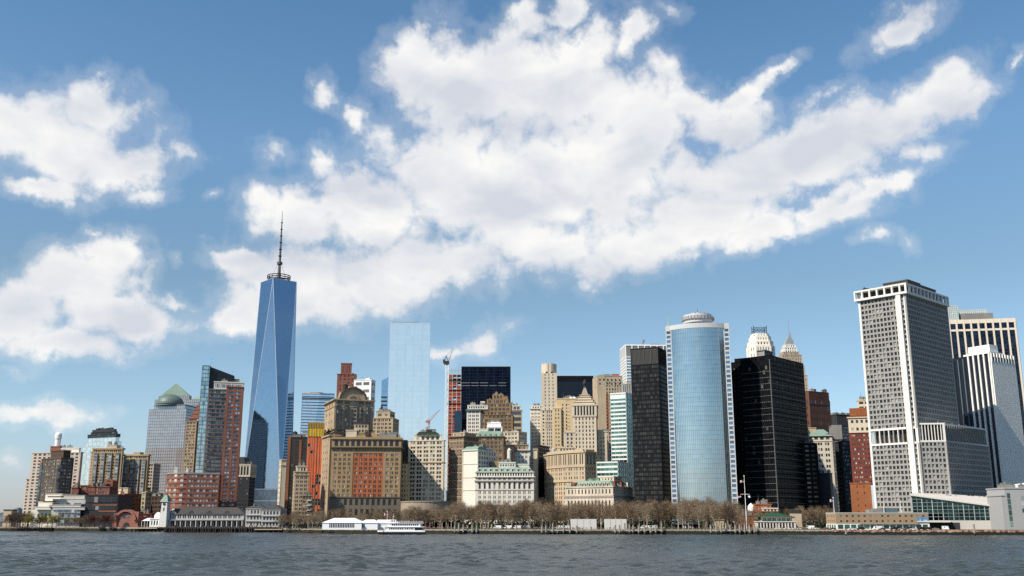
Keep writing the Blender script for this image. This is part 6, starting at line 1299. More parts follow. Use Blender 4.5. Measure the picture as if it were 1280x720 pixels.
def park_buildings():
    # green roofed restaurant
    D = 690; fp = FP(944, 991, 655, D, 0, dep=18); B = start('restaurant', 'low pavilion with broad dark green hipped roof and white arcade', 'restaurant', fp)
    up = FP(952, 989, 650, D + 2, 0, dep=14); ze = z(646, D); B.block(up, GZ, ze, M_CREAM, (3.2, 2, .7, .2, 4.5, .7, .3), G_GREEN, par=0)
    mb = MB(); mb.loft([[(x, y, ze) for x, y in up.inset(-2, -2, -2, -2).quad()], [(x, y, z(641, D)) for x, y in up.inset(7, 7, 5.5, 5.5).quad()]]); B.add('roof', mb, mat('dark green roof', (.02, .09, .055)))
    B.block(fp.sub(0, fp.W, -5, 0), GZ, z(652.5, D), M_WHITE, (2.2, 1, .7, .2, 5, .72, .5), G_DARK, par=.5)
    tw = FP(990, 1003.5, 645, D, 6, xc=1002); tw.D = 9; B2 = start('stair_tower', 'blank beige block with black cap beside the green roofed pavilion', 'building', tw); B2.block(tw, GZ, z(641.5, D), M_LIME, par=0); B2.slab('cap', tw, z(641.5, D), z(637.5, D), M_DARK, .2)
    # red brick hall with cupola
    D = 790; fp = FP(924, 972, 640, D, 0, dep=20); B = start('brick_hall', 'red brick hall with white cupola and pale dormers half hidden by bare trees', 'building', fp); B.block(fp, GZ, z(640, D), M_ORANGE, (4, 1, 2, .4, 4.4, .5, .3), G_BLIND); B.block(fp.frac(.45, .85, .1, .8), z(640, D), z(631, D), M_ORANGE, (3.4, 1, 1.4, .3, 4, .5, .3), G_BLIND); c = fp.pt(fp.W * .36, 6)
    mb = MB(); mb.lathe(c, [(2.6, z(640, D)), (2.6, z(633, D)), (2.2, z(632, D)), (.4, z(629, D))], 10); B.add('cupola', mb, M_BRIGHT)
    B.block(fp.frac(.62, 1.0, .0, .3), z(640, D), z(636, D), M_WHITE, (3, 1, 1, .3, 4, .5, .3), G_STD)
    D = 690; fp = FP(900, 944, 655, D + 30, 0, dep=10); B = start('brick_house', 'low red brick house with white trim left of the green roofed pavilion', 'building', FP(926, 946, 650, D + 10, 0, dep=10)); B.block(FP(926, 946, 650, D + 10, 0, dep=10), GZ, z(645, D), M_ORANGE, (3, 1, 1.4, .3, 4, .5, .3), G_BLIND)
    # long low dark visitor shed with red sides
    D = 705; fp = FP(507, 568, 652, D, 0, dep=8); B = start('park_shed', 'long flat roofed dark shed under the trees behind the white ferry', 'shed', fp)
    B.slab('roof', fp, z(649.5, D), z(648.5, D), M_UNIT, .8); B.block(fp.frac(.05, .5, .2, 1), GZ, z(649.6, D), M_MAROON, par=0); B.block(fp.frac(.55, .98, .3, 1), GZ, z(649.6, D), M_BLACK, par=0)
    for i in range(7): mb = MB(); q = fp.pt(fp.W * i / 6, 0); mb.tube((q[0], q[1], GZ), (q[0], q[1], z(649.5, D)), .2); B.add('post', mb, M_WHITE)
    # dome-shaped monument pavilion
    D = 720; fp = FP(846, 874, 655, D, 0, dep=10); B = start('park_pavilion', 'small grey pavilion with columns under the trees below the curved tower', 'pavilion', fp); mb = MB(); q = fp.quad(); m_ = fp.mid(); mb.loft([[(x, y, z(655.5, D)) for x, y in fp.inset(-1, -1, -1, -1).quad()], [(m_[0] + (x - m_[0]) * .2, m_[1] + (y - m_[1]) * .2, z(650.5, D)) for x, y in q]]); B.add('roof', mb, mat('blue slate', (.10, .11, .13)))
    for i in range(6): mb = MB(); mb.cyl(fp.pt(fp.W * (.3 + i * .08), 0), .35, GZ, z(655.5, D), n=8); B.add('column', mb, M_BRIGHT)
    B.block(fp.frac(.05, .95, .3, 1), GZ, z(655.5, D), M_DARK, par=0)
    D = 720; fp = FP(893, 905, 651, D, 0, dep=8); B = start('kiosk', 'blank beige wall kiosk under the trees right of the grey pavilion', 'kiosk', fp); B.block(fp, GZ, z(650, D), M_LIME)
    # white tents
    D = 655; fp = FP(403, 466, 655, D, 0, dep=16); tent_m = mat('white canvas', (.85, .85, .85), .6, .03); 
    def tent(xl, xr, lab, yr, ye, wins, D, dep, hip=4):
        fp = FP(xl, xr, 655, D, 0, dep=dep); B = start('event_tent', lab, 'tent', fp); ze, zr = z(ye, D), z(yr, D); mb = MB(); mb.prism(fp.quad(), GZ, ze); B.add('side_wall', mb, tent_m)
        o, i_ = fp.inset(-.3, -.3, -.4, -.3).quad(), FPt(fp.pt(hip, dep * .45), fp.e, fp.W - 2 * hip, dep * .1).quad(); mb = MB(); mb.loft([[(x, y, ze) for x, y in o], [(x, y, zr) for x, y in i_]]); B.add('roof', mb, tent_m)
        for (xa, xb, k) in wins:
            for i in range(k): B.win.append((True, (*fp.pt(fp.W * (xa + (xb - xa) * (i + .5) / k), -.05), z(657, D)), fp.e, fp.W * (xb - xa) / k * .62, 2.4, G_DARK, 'window'))
    tent(403, 452, 'long white marquee tent with a row of dark windows on the waterfront', 647.5, 653.3, ((.17, .82, 15),), 655, 20, 6); tent(449.5, 472, 'shorter white marquee beside the moored white ferry', 649.5, 653.8, ((.05, .3, 3),), 657, 16, 3); 
    tent(465, 497, 'white marquee behind the bow of the white ferry', 649.7, 654, (), 664, 14, 3)
    # screens (white boxes)
    for (xl, xr, lab) in ((714, 746, 'white panelled container wall in the park, the left one of two'), (756.5, 783.5, 'white panelled container wall in the park, the right one of two')):
        D = 665; fp = FP(xl, xr, 655, D, 0, dep=6); B = start('white_container', lab, 'container', fp); wt = mat('chalk panels', (.66, .65, .61), .7, .08); n = 4
        for i in range(n): mb = MB(); mb.obox(fp.A, fp.e, i * fp.W / n, (i + 1) * fp.W / n - .18, 0, 6, GZ + .1, z(648.8, D)); B.add('panel', mb, wt)
    # small tent at pier
    D = 800; fp = FP(177, 188, 655, D, 0, dep=10); B = start('party_tent', 'small white peaked tent left of the pier clock tower', 'tent', fp); mb = MB(); mb.loft([[(x, y, z(651, D)) for x, y in fp.quad()], [(x, y, z(647.5, D)) for x, y in fp.inset(3, 1, 4, 4).quad()]]); B.add('roof', mb, tent_m)
    for i in range(4): mb = MB(); q = fp.pt(fp.W * (i / 3 * .96), 0); mb.tube((q[0], q[1], GZ), (q[0], q[1], z(651, D)), .15); B.add('pole', mb, tent_m)
    mb = MB(); mb.obox(fp.A, fp.e, 0, fp.W, 5, 10, GZ, z(651.2, D)); B.add('back_wall', mb, M_DBROWN)

# ================================================================== ground, water, shore
SHORE = [(-260, 663.6), (0, 663.8), (110, 663.8), (172, 664.2), (205, 663.4), (352, 664.6), (356, 666.2), (470, 667.2), (600, 668.0), (900, 668.4), (1040, 668.8), (1280, 669.2), (1500, 669.4)]
def shore_xy(px):
    for (a, ya), (b, yb) in zip(SHORE, SHORE[1:]):
        if a <= px <= b: return ground_at(px, ya + (yb - ya) * (px - a) / (b - a), 0)
    return ground_at(px, SHORE[-1][1], 0)
def setting():
    # water
    m, b, p = principled('harbour water'); g = b.n('ShaderNodeNewGeometry')
    p.inputs['Base Color'].default_value = (.048, .057, .055, 1); p.inputs['Roughness'].default_value = .12; p.inputs['IOR'].default_value = 1.33
    mp = b.n('ShaderNodeMapping'); b.link(g.outputs['Position'], mp.inputs[0]); mp.inputs['Rotation'].default_value = (0, 0, R(12)); mp.inputs['Scale'].default_value = (.55, 1.0, 1)
    n1 = b.noise(mp.outputs[0], .16, 4, .6, .4); n2 = b.noise(mp.outputs[0], .8, 6, .7, .6); n3 = b.noise(g.outputs['Position'], .012, 3, .5)
    h = b.m('ADD', b.m('MULTIPLY', n1, .5), b.m('MULTIPLY', n2, .35))
    bp = b.n('ShaderNodeBump'); bp.inputs['Strength'].default_value = 1.0; bp.inputs['Distance'].default_value = 1.0; b.link(h, bp.inputs['Height']); b.link(bp.outputs[0], p.inputs['Normal'])
    b.link(b.mr(n3, .3, .7, .16, .26), p.inputs['Roughness'])
    import numpy as np
    rs = np.random.RandomState(3); ys = [70.0]
    while ys[-1] < 905: ys.append(ys[-1] + .42 + (ys[-1] - 70) * .0022)
    ys = np.array(ys); xs = np.linspace(-640, 560, 720); X, Y = np.meshgrid(xs, ys); Zh = np.zeros_like(X); stepy = np.gradient(ys)[:, None]
    for k in range(64):
        lam = 1.1 * (7.0 / 1.1) ** rs.rand(); th = R(-90 + 25 + rs.randn() * 38); kx, ky = cos(th) * 2 * pi / lam, sin(th) * 2 * pi / lam
        amp = .0135 * lam ** .85; fade = np.clip((lam / np.maximum(stepy * 2.4, 1.67 * 2.0 * abs(cos(th)))) - .6, 0, 1); Zh += fade * amp * np.sin(kx * X + ky * Y + rs.rand() * 6.28)
    Zh *= 1 + .35 * np.sin(X * .021 + Y * .013) * np.sin(Y * .031 - X * .008)
    edge = np.clip((905 - Y) / 60, 0, 1) * np.clip((Y - 70) / 5, 0, 1) * np.clip((X + 640) / 20, 0, 1) * np.clip((560 - X) / 20, 0, 1); Zh = Zh * edge
    ny, nx = X.shape; me = bpy.data.meshes.new('water'); V = np.stack([X, Y, Zh], -1).reshape(-1, 3); outer = [(-30000, -2000, 0), (30000, -2000, 0), (30000, 40000, 0), (-30000, 40000, 0)]
    idx = np.arange(ny * nx).reshape(ny, nx); Q = np.stack([idx[:-1, :-1], idx[:-1, 1:], idx[1:, 1:], idx[1:, :-1]], -1).reshape(-1, 4)
    b0 = ny * nx; V = np.concatenate([V, np.array(outer)]); c_ = [idx[0, 0], idx[0, -1], idx[-1, -1], idx[-1, 0]]; Q = np.concatenate([Q, np.array([[b0, b0 + 1, c_[1], c_[0]], [b0 + 1, b0 + 2, c_[2], c_[1]], [b0 + 2, b0 + 3, c_[3], c_[2]], [b0 + 3, b0, c_[0], c_[3]]])])
    me.vertices.add(len(V)); me.vertices.foreach_set('co', V.astype(np.float32).ravel()); me.loops.add(Q.size); me.loops.foreach_set('vertex_index', Q.astype(np.int32).ravel()); me.polygons.add(len(Q)); me.polygons.foreach_set('loop_start', np.arange(0, Q.size, 4, dtype=np.int32)); me.polygons.foreach_set('use_smooth', [True] * len(Q)); me.update(calc_edges=True); me.materials.append(m)
    o = bpy.data.objects.new('water', me); COL.objects.link(o); o['kind'] = 'structure'
    # land
    sh = [shore_xy(px) for px, _ in SHORE]; lm = mat('park ground', (.085, .075, .055), .95, .4, .02); pave = mat('promenade paving', (.24, .21, .18), .9, .2, .1)
    n = len(sh); mb = MB(); back = [(x * 1.0 + (x - 0) * .2, y + 26) for x, y in sh]
    for i in range(n - 1): mb.quad((*sh[i], GZ - .02), (*sh[i + 1], GZ - .02), (sh[i + 1][0], sh[i + 1][1] + 24, GZ - .02), (sh[i][0], sh[i][1] + 24, GZ - .02))
    o = mb.build('promenade', pave); o['kind'] = 'structure'
    mb = MB(); 
    for i in range(n - 1): mb.quad((sh[i][0], sh[i][1] + 24, GZ - .02), (sh[i + 1][0], sh[i + 1][1] + 24, GZ - .02), (sh[i + 1][0] * 4, 4200, GZ - .02), (sh[i][0] * 4, 4200, GZ - .02))
    o = mb.build('ground', lm); o['kind'] = 'structure'
    # seawall: pale coping, wet weedy foot
    m, b, p = principled('seawall stone'); g = b.n('ShaderNodeNewGeometry'); sp = b.n('ShaderNodeSeparateXYZ'); b.link(g.outputs['Position'], sp.inputs[0]); nz = b.noise(g.outputs['Position'], .5, 4, .6)
    f = b.mr(b.m('ADD', sp.outputs[2], b.m('MULTIPLY', b.m('SUBTRACT', nz, .5), 1.6)), 2.1, 2.6); b.link(b.mix(f, (.014, .016, .008, 1), b.mix(b.noise(g.outputs['Position'], .25, 4, .6), (.20, .16, .11, 1), (.42, .36, .28, 1))), p.inputs['Base Color']); p.inputs['Roughness'].default_value = .9
    mr_, b, p = principled('rusty bulkhead'); g = b.n('ShaderNodeNewGeometry'); sp = b.n('ShaderNodeSeparateXYZ'); b.link(g.outputs['Position'], sp.inputs[0]); nz = b.noise(g.outputs['Position'], .4, 5, .65)
    f = b.mr(b.m('ADD', sp.outputs[2], b.m('MULTIPLY', b.m('SUBTRACT', nz, .5), 2.0)), 1.7, 2.2); b.link(b.mix(f, (.010, .010, .008, 1), b.mix(b.mr(nz, .4, .62), (.16, .045, .02, 1), (.42, .30, .20, 1))), p.inputs['Base Color']); p.inputs['Roughness'].default_value = .9
    for nm, rng, mm in (('seawall', range(0, 10), m), ('bulkhead', range(10, n - 1), mr_)):
        mb = MB()
        for i in rng:
            a, c = sh[i], sh[i + 1]; w = hypot(c[0] - a[0], c[1] - a[1]); e = ((c[0] - a[0]) / w, (c[1] - a[1]) / w); mb.obox(a, e, 0, w, -.6, .8, -2, GZ + .15)
        o = mb.build(nm, mm); o['kind'] = 'structure'
    # far shore and far buildings, over the river at left
    fm = mat('far shore haze green', (.16, .20, .22)); fb = mat('far hazy walls', (.34, .40, .46))  # haze of the distance is mixed into both colours
    mb = MB(); rd = random.Random(2); ring = []
    k = 60; mb2 = []
    for i in range(k + 1): x = -9000 + i * 250; mb.v += [(x, 7000, 0), (x, 7000, 34 + 22 * sin(i * .9) + rd.uniform(0, 18)), (x, 9000, 0)]
    for i in range(k): a = 3 * i; c = a + 3; mb.f += [(a, c, c + 1, a + 1), (a + 1, c + 1, c + 2, a + 2)]; mb.mi += [0, 0]
    o = mb.build('far_shore_hill', fm); o['kind'] = 'structure'
    for i, (px, yt, w, lab) in enumerate(((20.5, 636, 5, 'faint distant blue tower block above the bare trees at far left'), (2, 645, 3, 'faint distant block at the very left edge on the far shore'), (7, 644, 3, 'faint distant low block near the left edge on the far shore'))):
        D = 3600; f = FP(px - w / 2, px + w / 2, yt, D, 0, dep=40); B = start('distant_building', lab, 'building', f); B.block(f, 0, z(yt, D), fb, (9, 1, 3, .5, 9, .5, .5), G_STD); B.block(f.frac(.2, .6, .2, .8), z(yt, D), z(yt - 1.2, D), fb)
setting()

# ================================================================== trees
def branch_tree(seed, H=20, spread=7.5, pale=True):
    rd = random.Random(seed); tr = MB(); cr = MB(); tips = []
    def grow(p, d, L, r, lvl):
        q = p + d * L; (tr if lvl < 2 else cr).tube(p, q, r, 5 if lvl < 2 else 3, r * .6); tips.append(p + (q - p) * .6)
        if lvl >= 3: tips.append(q); return
        for k in range(3):
            nd = (d + Vector((rd.uniform(-1, 1), rd.uniform(-1, 1), rd.uniform(-.45, .7))) * .8).normalized(); grow(q if k else p + (q - p) * .55, nd, L * rd.uniform(.55, .8), r * .55, lvl + 1)
        tips.append(q)
    p = Vector((0, 0, -.3)); r = H * .021; n = 6; d = Vector((rd.uniform(-.05, .05), rd.uniform(-.05, .05), 1)).normalized()
    for i in range(n):
        L = H * (.33 if i == 0 else .105); q = p + d * L; tr.tube(p, q, r, 6, r * .82)
        for k in range(1 if i == n - 1 else 3):
            a = i * 2.4 + k * 2.1 + rd.uniform(-.5, .5); up = .35 + .25 * i / n + rd.uniform(-.1, .25); nd = Vector((cos(a), sin(a), up)).normalized(); grow(q, nd, H * (.20 - .018 * i) * rd.uniform(.8, 1.15), r * .6, 1)
        p = q; r *= .8; d = (d + Vector((rd.uniform(-.22, .22), rd.uniform(-.22, .22), 0))).normalized()
    return rd, tr, cr, tips
def add_twigs(rd, cr, tips, per, L, w, droop=0.0):
    for t in tips:
        for k in range(per):
            s = t + Vector((rd.gauss(0, .9), rd.gauss(0, .9), rd.gauss(0, .7))); d = Vector((rd.uniform(-1, 1), rd.uniform(-1, 1), rd.uniform(-.5, 1) - droop)).normalized(); l = L * rd.uniform(.5, 1.3); u = d.orthogonal().normalized() * w; u.rotate(Matrix.Rotation(rd.uniform(0, 6.28), 3, d))
            k0 = len(cr.v); cr.v += [tuple(s - u), tuple(s + u), tuple(s + d * l)]; cr.f.append((k0, k0 + 1, k0 + 2)); cr.mi.append(0)
BARK = mat('pale bark', (.52, .45, .35), .9, .35, .6); BARK2 = mat('dark bark', (.10, .075, .055), .9, .3, .6)
def crown_mat(name, c): return mat(name, c, .95, .35, .35)
TW = [crown_mat('brown twigs', (.24, .162, .098)), crown_mat('grey brown twigs', (.31, .235, .155)), crown_mat('dark twigs', (.115, .078, .058))]
def tree_proto(seed, tw, bark, H=20, per=7, L=1.5, w=.05, droop=0.0):
    rd, tr, cr, tips = branch_tree(seed, H); add_twigs(rd, cr, tips, per, L, w, droop)
    top_ = max(v[2] for v in cr.v); k = 20.0 / top_
    wid = sorted(max(abs(v[0]), abs(v[1])) for v in cr.v)[int(len(cr.v) * .97)]; kw = min(k, 8.2 / wid)
    for m_ in (tr, cr): m_.v = [(x * kw, y * kw, zz * k) for x, y, zz in m_.v]
    return tr.mesh('trunk', bark), cr.mesh('crown', tw)
def put_tree(pr, x, y, h, rz, label, group, zb=GZ, cat='tree', name='bare_tree', wide=1.0):
    e = empty(name, (x, y, zb), rz); e.scale = (h / 20 * wide, h / 20 * wide, h / 20); tag(e, label, cat, group)
    for nm, me in (('trunk', pr[0]), ('crown', pr[1])): o = bpy.data.objects.new(nm, me); COL.objects.link(o); o.parent = e
def trees():
    rd = random.Random(11)
    P = [tree_proto(20 + i, TW[i % 2], BARK) for i in range(6)]; DK = [tree_proto(40 + i, TW[2], BARK2) for i in range(3)]
    top = lambda px: (636 if px < 400 else 633 if px < 510 else 627 if px < 560 else 623.5 if px < 700 else 624 if px < 790 else 622 if px < 925 else 633 if px < 1000 else 631)
    for row, (D0, dx, lab, grp) in enumerate(((678, 10.5, 'bare brown plane tree in the front row along the waterfront promenade', 'front row of bare trees on the promenade'), (700, 10, 'bare brown plane tree in the middle rows of the waterfront park', 'middle rows of bare trees in the park'), (726, 9.5, 'bare brown plane tree in the middle rows of the waterfront park', 'middle rows of bare trees in the park'), (765, 11, 'bare brown plane tree at the back of the park against the building fronts', 'back row of bare trees in the park'))):
        px = 350 + row * 3
        while px < 1046:
            q = px + rd.uniform(-3, 3); D = D0 + rd.uniform(-7, 7)
            skip = (row == 0 and (398 < q < 500 or 710 < q < 750 or 753 < q < 788 or 940 < q < 1006 or rd.random() < .22)) or (row in (1, 2) and rd.random() < .10) or (row > 0 and 940 < q < 1000 and row < 3 and rd.random() < .7) or (row == 3 and 515 < q < 556) or (row in (1,2) and 400 < q < 470 and rd.random() < .3)
            if row == 2 and 513 < q < 553: D = 716
            if not skip:
                h = zat(top(q) + (5.0, 3, 1, 0)[row] + rd.uniform(-2.5, 5), D) - GZ
                x = at(q, 650, D)[0]; put_tree(P[rd.randrange(6)] if rd.random() < .9 else DK[rd.randrange(3)], x, D, h, rd.uniform(0, 6.28), lab, grp)
            px += dx * rd.uniform(.8, 1.2)
    # taller pale trees before the curved tower
    for px, D, yt in ((858, 770, 617), (889, 765, 617), (872, 775, 620)):
        x = at(px, 650, D)[0]; put_tree(P[rd.randrange(6)], x, D, zat(yt, D) - GZ, rd.uniform(0, 6), 'taller pale bare tree rising before the foot of the curved blue tower', 'taller bare trees by the curved blue tower')
    # dark trees by the street canyon and the shed
    for px, D, yt in ((665, 800, 619), (674, 800, 618), (683, 805, 620), (598, 785, 621), (566, 790, 622), (655, 800, 621), (693, 805, 621)):
        x = at(px, 650, D)[0]; put_tree(DK[rd.randrange(3)], x, D, zat(yt, D) - GZ, rd.uniform(0, 6), 'dark bare tree among the building fronts behind the park', 'dark bare trees behind the park')
    # left shore
    for i in range(9):
        px = 9 + i * 3.3; D = 838 + (i % 3) * 12; x = at(px, 650, D)[0]; put_tree(DK[i % 3], x, D, zat(639 - (i % 3) * .8 + (2 if i < 2 else 0), D) - GZ, i, 'dark purplish bare tree on the shore at far left', 'dark bare trees at far left', wide=1.15)
    yg = crown_mat('yellow green buds', (.30, .27, .03)); YW = [tree_proto(60 + i, yg, BARK2, per=10, droop=.7) for i in range(2)]
    for i, (px, yt, lab) in enumerate(((35, 641, 'yellow green budding willow beside the dark trees at far left'), (50, 641, 'yellow green willow before the white museum corner'), (66, 640.5, 'yellow green willow before the museum terraces'), (71, 642, 'smaller yellow green willow nearest the dark museum windows'))):
        D = 834 + i; x = at(px, 650, D)[0]; put_tree(YW[i % 2], x, D, zat(yt, D) - GZ, i * 2, lab, 'yellow green willows by the museum', wide=1.2, name='willow_tree')
    rg = crown_mat('reddish buds', (.17, .055, .04)); RW = [tree_proto(70 + i, rg, BARK2, per=10) for i in range(2)]
    for i, px in enumerate((47, 53, 60, 107, 113, 119, 125, 131, 137, 142, 176, 182)):
        D = 832 + (i % 3) * 5; x = at(px, 650, D)[0]; yt = 644 if px < 100 else 641 if px < 150 else 643
        put_tree(RW[i % 2] if i % 3 else DK[i % 3], x, D, zat(yt, D) - GZ, i * 2.1, 'small reddish brown budding tree in front of the museum walls', 'reddish trees by the museum', wide=1.3)
    for i in range(6):
        px = 84 + i * 4; D = 838; x = at(px, 650, D)[0]; put_tree(P[i], x, D, zat(645, D) - GZ, i, 'small pale bare tree before the museum ground floor', 'small trees before the museum')
    # dark leaf scatter, added to stand in for the shade under the crowns
    rd2 = random.Random(4); mb = MB()
    for k in range(9000):
        px = rd2.uniform(360, 1045); D = rd2.uniform(718, 800); c = at(px, 655, D); s_ = rd2.uniform(.5, 1.5); zc = GZ + rd2.uniform(0, 2.2 + max(0, D - 745) * .07); a = rd2.uniform(0, 6.28)
        mb.v += [(c[0] - s_ * cos(a), D - s_ * sin(a), zc), (c[0] + s_ * cos(a), D + s_ * sin(a), zc + rd2.uniform(-.3, .3)), (c[0], D, zc + s_ * 1.2)]; k0 = len(mb.v) - 3; mb.f.append((k0, k0 + 1, k0 + 2)); mb.mi.append(0)
    o = mb.build('understorey_shade', crown_mat('understorey shade green', (.035, .045, .02))); tag(o, 'added dark scatter standing in for shade under the bare park trees', 'shade filler', kind='stuff')

# ================================================================== people, vehicles, boat, piles
def person_mesh(name, pose, seed):
    """one continuous skinned figure, 1.72 m"""
    sp = .12 if pose == 'walk' else .03; v = [(0, 0, .95), (0, 0, 1.2), (0, 0, 1.42), (0, 0, 1.5), (0, 0, 1.62), (.09, 0, .9), (.11, -sp, .5), (.11, -sp * 1.2 + .02, .06), (.11, -sp - .12, .03), (-.09, 0, .9), (-.11, sp, .5), (-.11, sp * 1.6, .06), (-.11, sp * 1.6 - .12, .03),
         (.19, 0, 1.4), (.25, .02, 1.12), (.25, -.08, .88), (-.19, 0, 1.4), (-.25, -.02, 1.12), (-.25, -.10, .88), (0, 0, 1.70)]
    e = [(0, 1), (1, 2), (2, 3), (3, 4), (4, 19), (0, 5), (5, 6), (6, 7), (7, 8), (0, 9), (9, 10), (10, 11), (11, 12), (2, 13), (13, 14), (14, 15), (2, 16), (16, 17), (17, 18)]
    r = [.14, .13, .13, .05, .09, .09, .065, .045, .04, .09, .065, .045, .04, .055, .045, .035, .055, .045, .035, .07]
    me = bpy.data.meshes.new(name); me.from_pydata(v, e, []); o = bpy.data.objects.new(name, me); COL.objects.link(o)
    md = o.modifiers.new('s', 'SKIN')
    for i, q in enumerate(me.skin_vertices[0].data): q.radius = (r[i], r[i])
    me.skin_vertices[0].data[0].use_root = True
    dg = bpy.context.evaluated_depsgraph_get(); nm = bpy.data.meshes.new_from_object(o.evaluated_get(dg)); nm.name = name
    bpy.data.objects.remove(o); return nm
def people():
    skin = mat('skin', (.42, .27, .19), .6, .05); trs = mat('dark trousers', (.03, .032, .045), .9, .1); cols = {'red': (.5, .03, .03), 'white': (.75, .75, .75), 'black': (.015, .015, .018), 'blue': (.04, .12, .35), 'pink': (.6, .22, .28), 'tan': (.38, .27, .16), 'grey': (.25, .25, .26)}
    var = []
    for cn, c in cols.items():
        for pose in ('stand', 'walk'):
            me = person_mesh('person', pose, 1); me.materials.clear()
            for m_ in (mat(cn + ' clothing', c, .9, .1), trs, skin): me.materials.append(m_)
            for p in me.polygons: zc = p.center.z; p.material_index = 2 if zc > 1.5 or (zc < .92 and abs(p.center.x) > .2) else (1 if zc < .95 else 0)
            var.append((cn, pose, me))
    rd = random.Random(9)
    zones = [(375, 402, 668, 690, 22), (532, 712, 655, 668, 105), (712, 940, 652, 664, 90), (940, 1036, 645, 655, 35), (20, 180, 824, 830, 40), (178, 203, 800, 806, 12), (360, 400, 690, 700, 8)]
    where = {0: 'near the white tent', 1: 'behind the wooden piles left of the white containers', 2: 'between the white containers and the tall flagpole', 3: 'in front of the green roofed pavilion', 4: 'on the museum shore at left', 5: 'by the small peaked tent', 6: 'near the white tent'}
    for zi, (a, b_, d0, d1, n) in enumerate(zones):
        for k in range(n):
            cn, pose, me = var[rd.randrange(len(var))]; px = rd.uniform(a, b_); D = rd.uniform(d0, d1); s = shore_xy(px); D = max(D, s[1] + 1.5); x = at(px, 650, D)[0]
            o = bpy.data.objects.new('person', me); COL.objects.link(o); o.location = (x, D, GZ); o.rotation_euler = (0, 0, rd.uniform(0, 6.28)); sc = rd.uniform(.92, 1.08); o.scale = (sc, sc, sc)
            tag(o, 'person in %s top %s %s' % (cn, 'walking' if pose == 'walk' else 'standing', where[zi]), 'person', 'people in %s %s %s' % (cn, 'walking' if pose == 'walk' else 'standing', where[zi]))
def car(kind, paint, x, y, rz, label, group=None, cat=None):
    L, Wd, hb, ht = {'car': (4.5, 1.8, .85, 1.45), 'van': (5.6, 2.1, 1.1, 2.5), 'suv': (4.8, 1.95, 1.0, 1.8)}[kind]
    E = tag(empty('parked_' + kind if kind != 'car' else 'parked_car', (x, y, GZ), rz), label, cat or kind, group)
    prof = {'car': [(-2.25, .35), (-2.25, .8), (-1.4, .9), (1.9, .92), (2.2, .8), (2.25, .35)], 'suv': [(-2.4, .4), (-2.4, .95), (-1.5, 1.05), (2.35, 1.05), (2.4, .4)], 'van': [(-2.8, .4), (-2.8, 1.0), (-2.2, 1.25), (-1.7, 2.4), (2.75, 2.45), (2.8, .4)]}[kind]
    mb = MB(); mb.loft([[(px, s, pz) for px, pz in prof] for s in (Wd / 2, -Wd / 2)]); mb.build('body', mat('paint ' + paint[0], paint[1], .3, .05, spec=.6), E)
    gl = mat('car glass', (.02, .025, .03), .08, .1)
    if kind != 'van':
        cab = {'car': [(-1.1, .9), (-.5, 1.42), (.9, 1.45), (1.6, .92)], 'suv': [(-1.2, 1.04), (-.7, 1.75), (2.0, 1.78), (2.3, 1.04)]}[kind]
        mb = MB(); mb.loft([[(px, s, pz) for px, pz in cab] for s in (Wd / 2 - .08, -Wd / 2 + .08)]); mb.build('window', gl, E)
        mb = MB(); mb.obox((0, 0), (1, 0), cab[1][0] + .05, cab[2][0] - .03, -Wd / 2 + .1, Wd / 2 - .1, cab[1][1] - .02, cab[2][1] + .04); mb.build('roof', mat('paint ' + paint[0], paint[1], .3, .05, spec=.6), E)
    else:
        mb = MB(); mb.obox((0, 0), (1, 0), -1.9, -.9, -Wd / 2 - .01, Wd / 2 + .01, 1.4, 2.1); mb.build('window', gl, E)
    for sx in (-L * .31, L * .31):
        for sy in (-1, 1): mb = MB(); mb.tube((sx, sy * (Wd / 2 - .22), .33), (sx, sy * (Wd / 2 + .01), .33), .34, 12); mb.build('wheel', mat('tyre', (.015, .015, .015), .9), E)
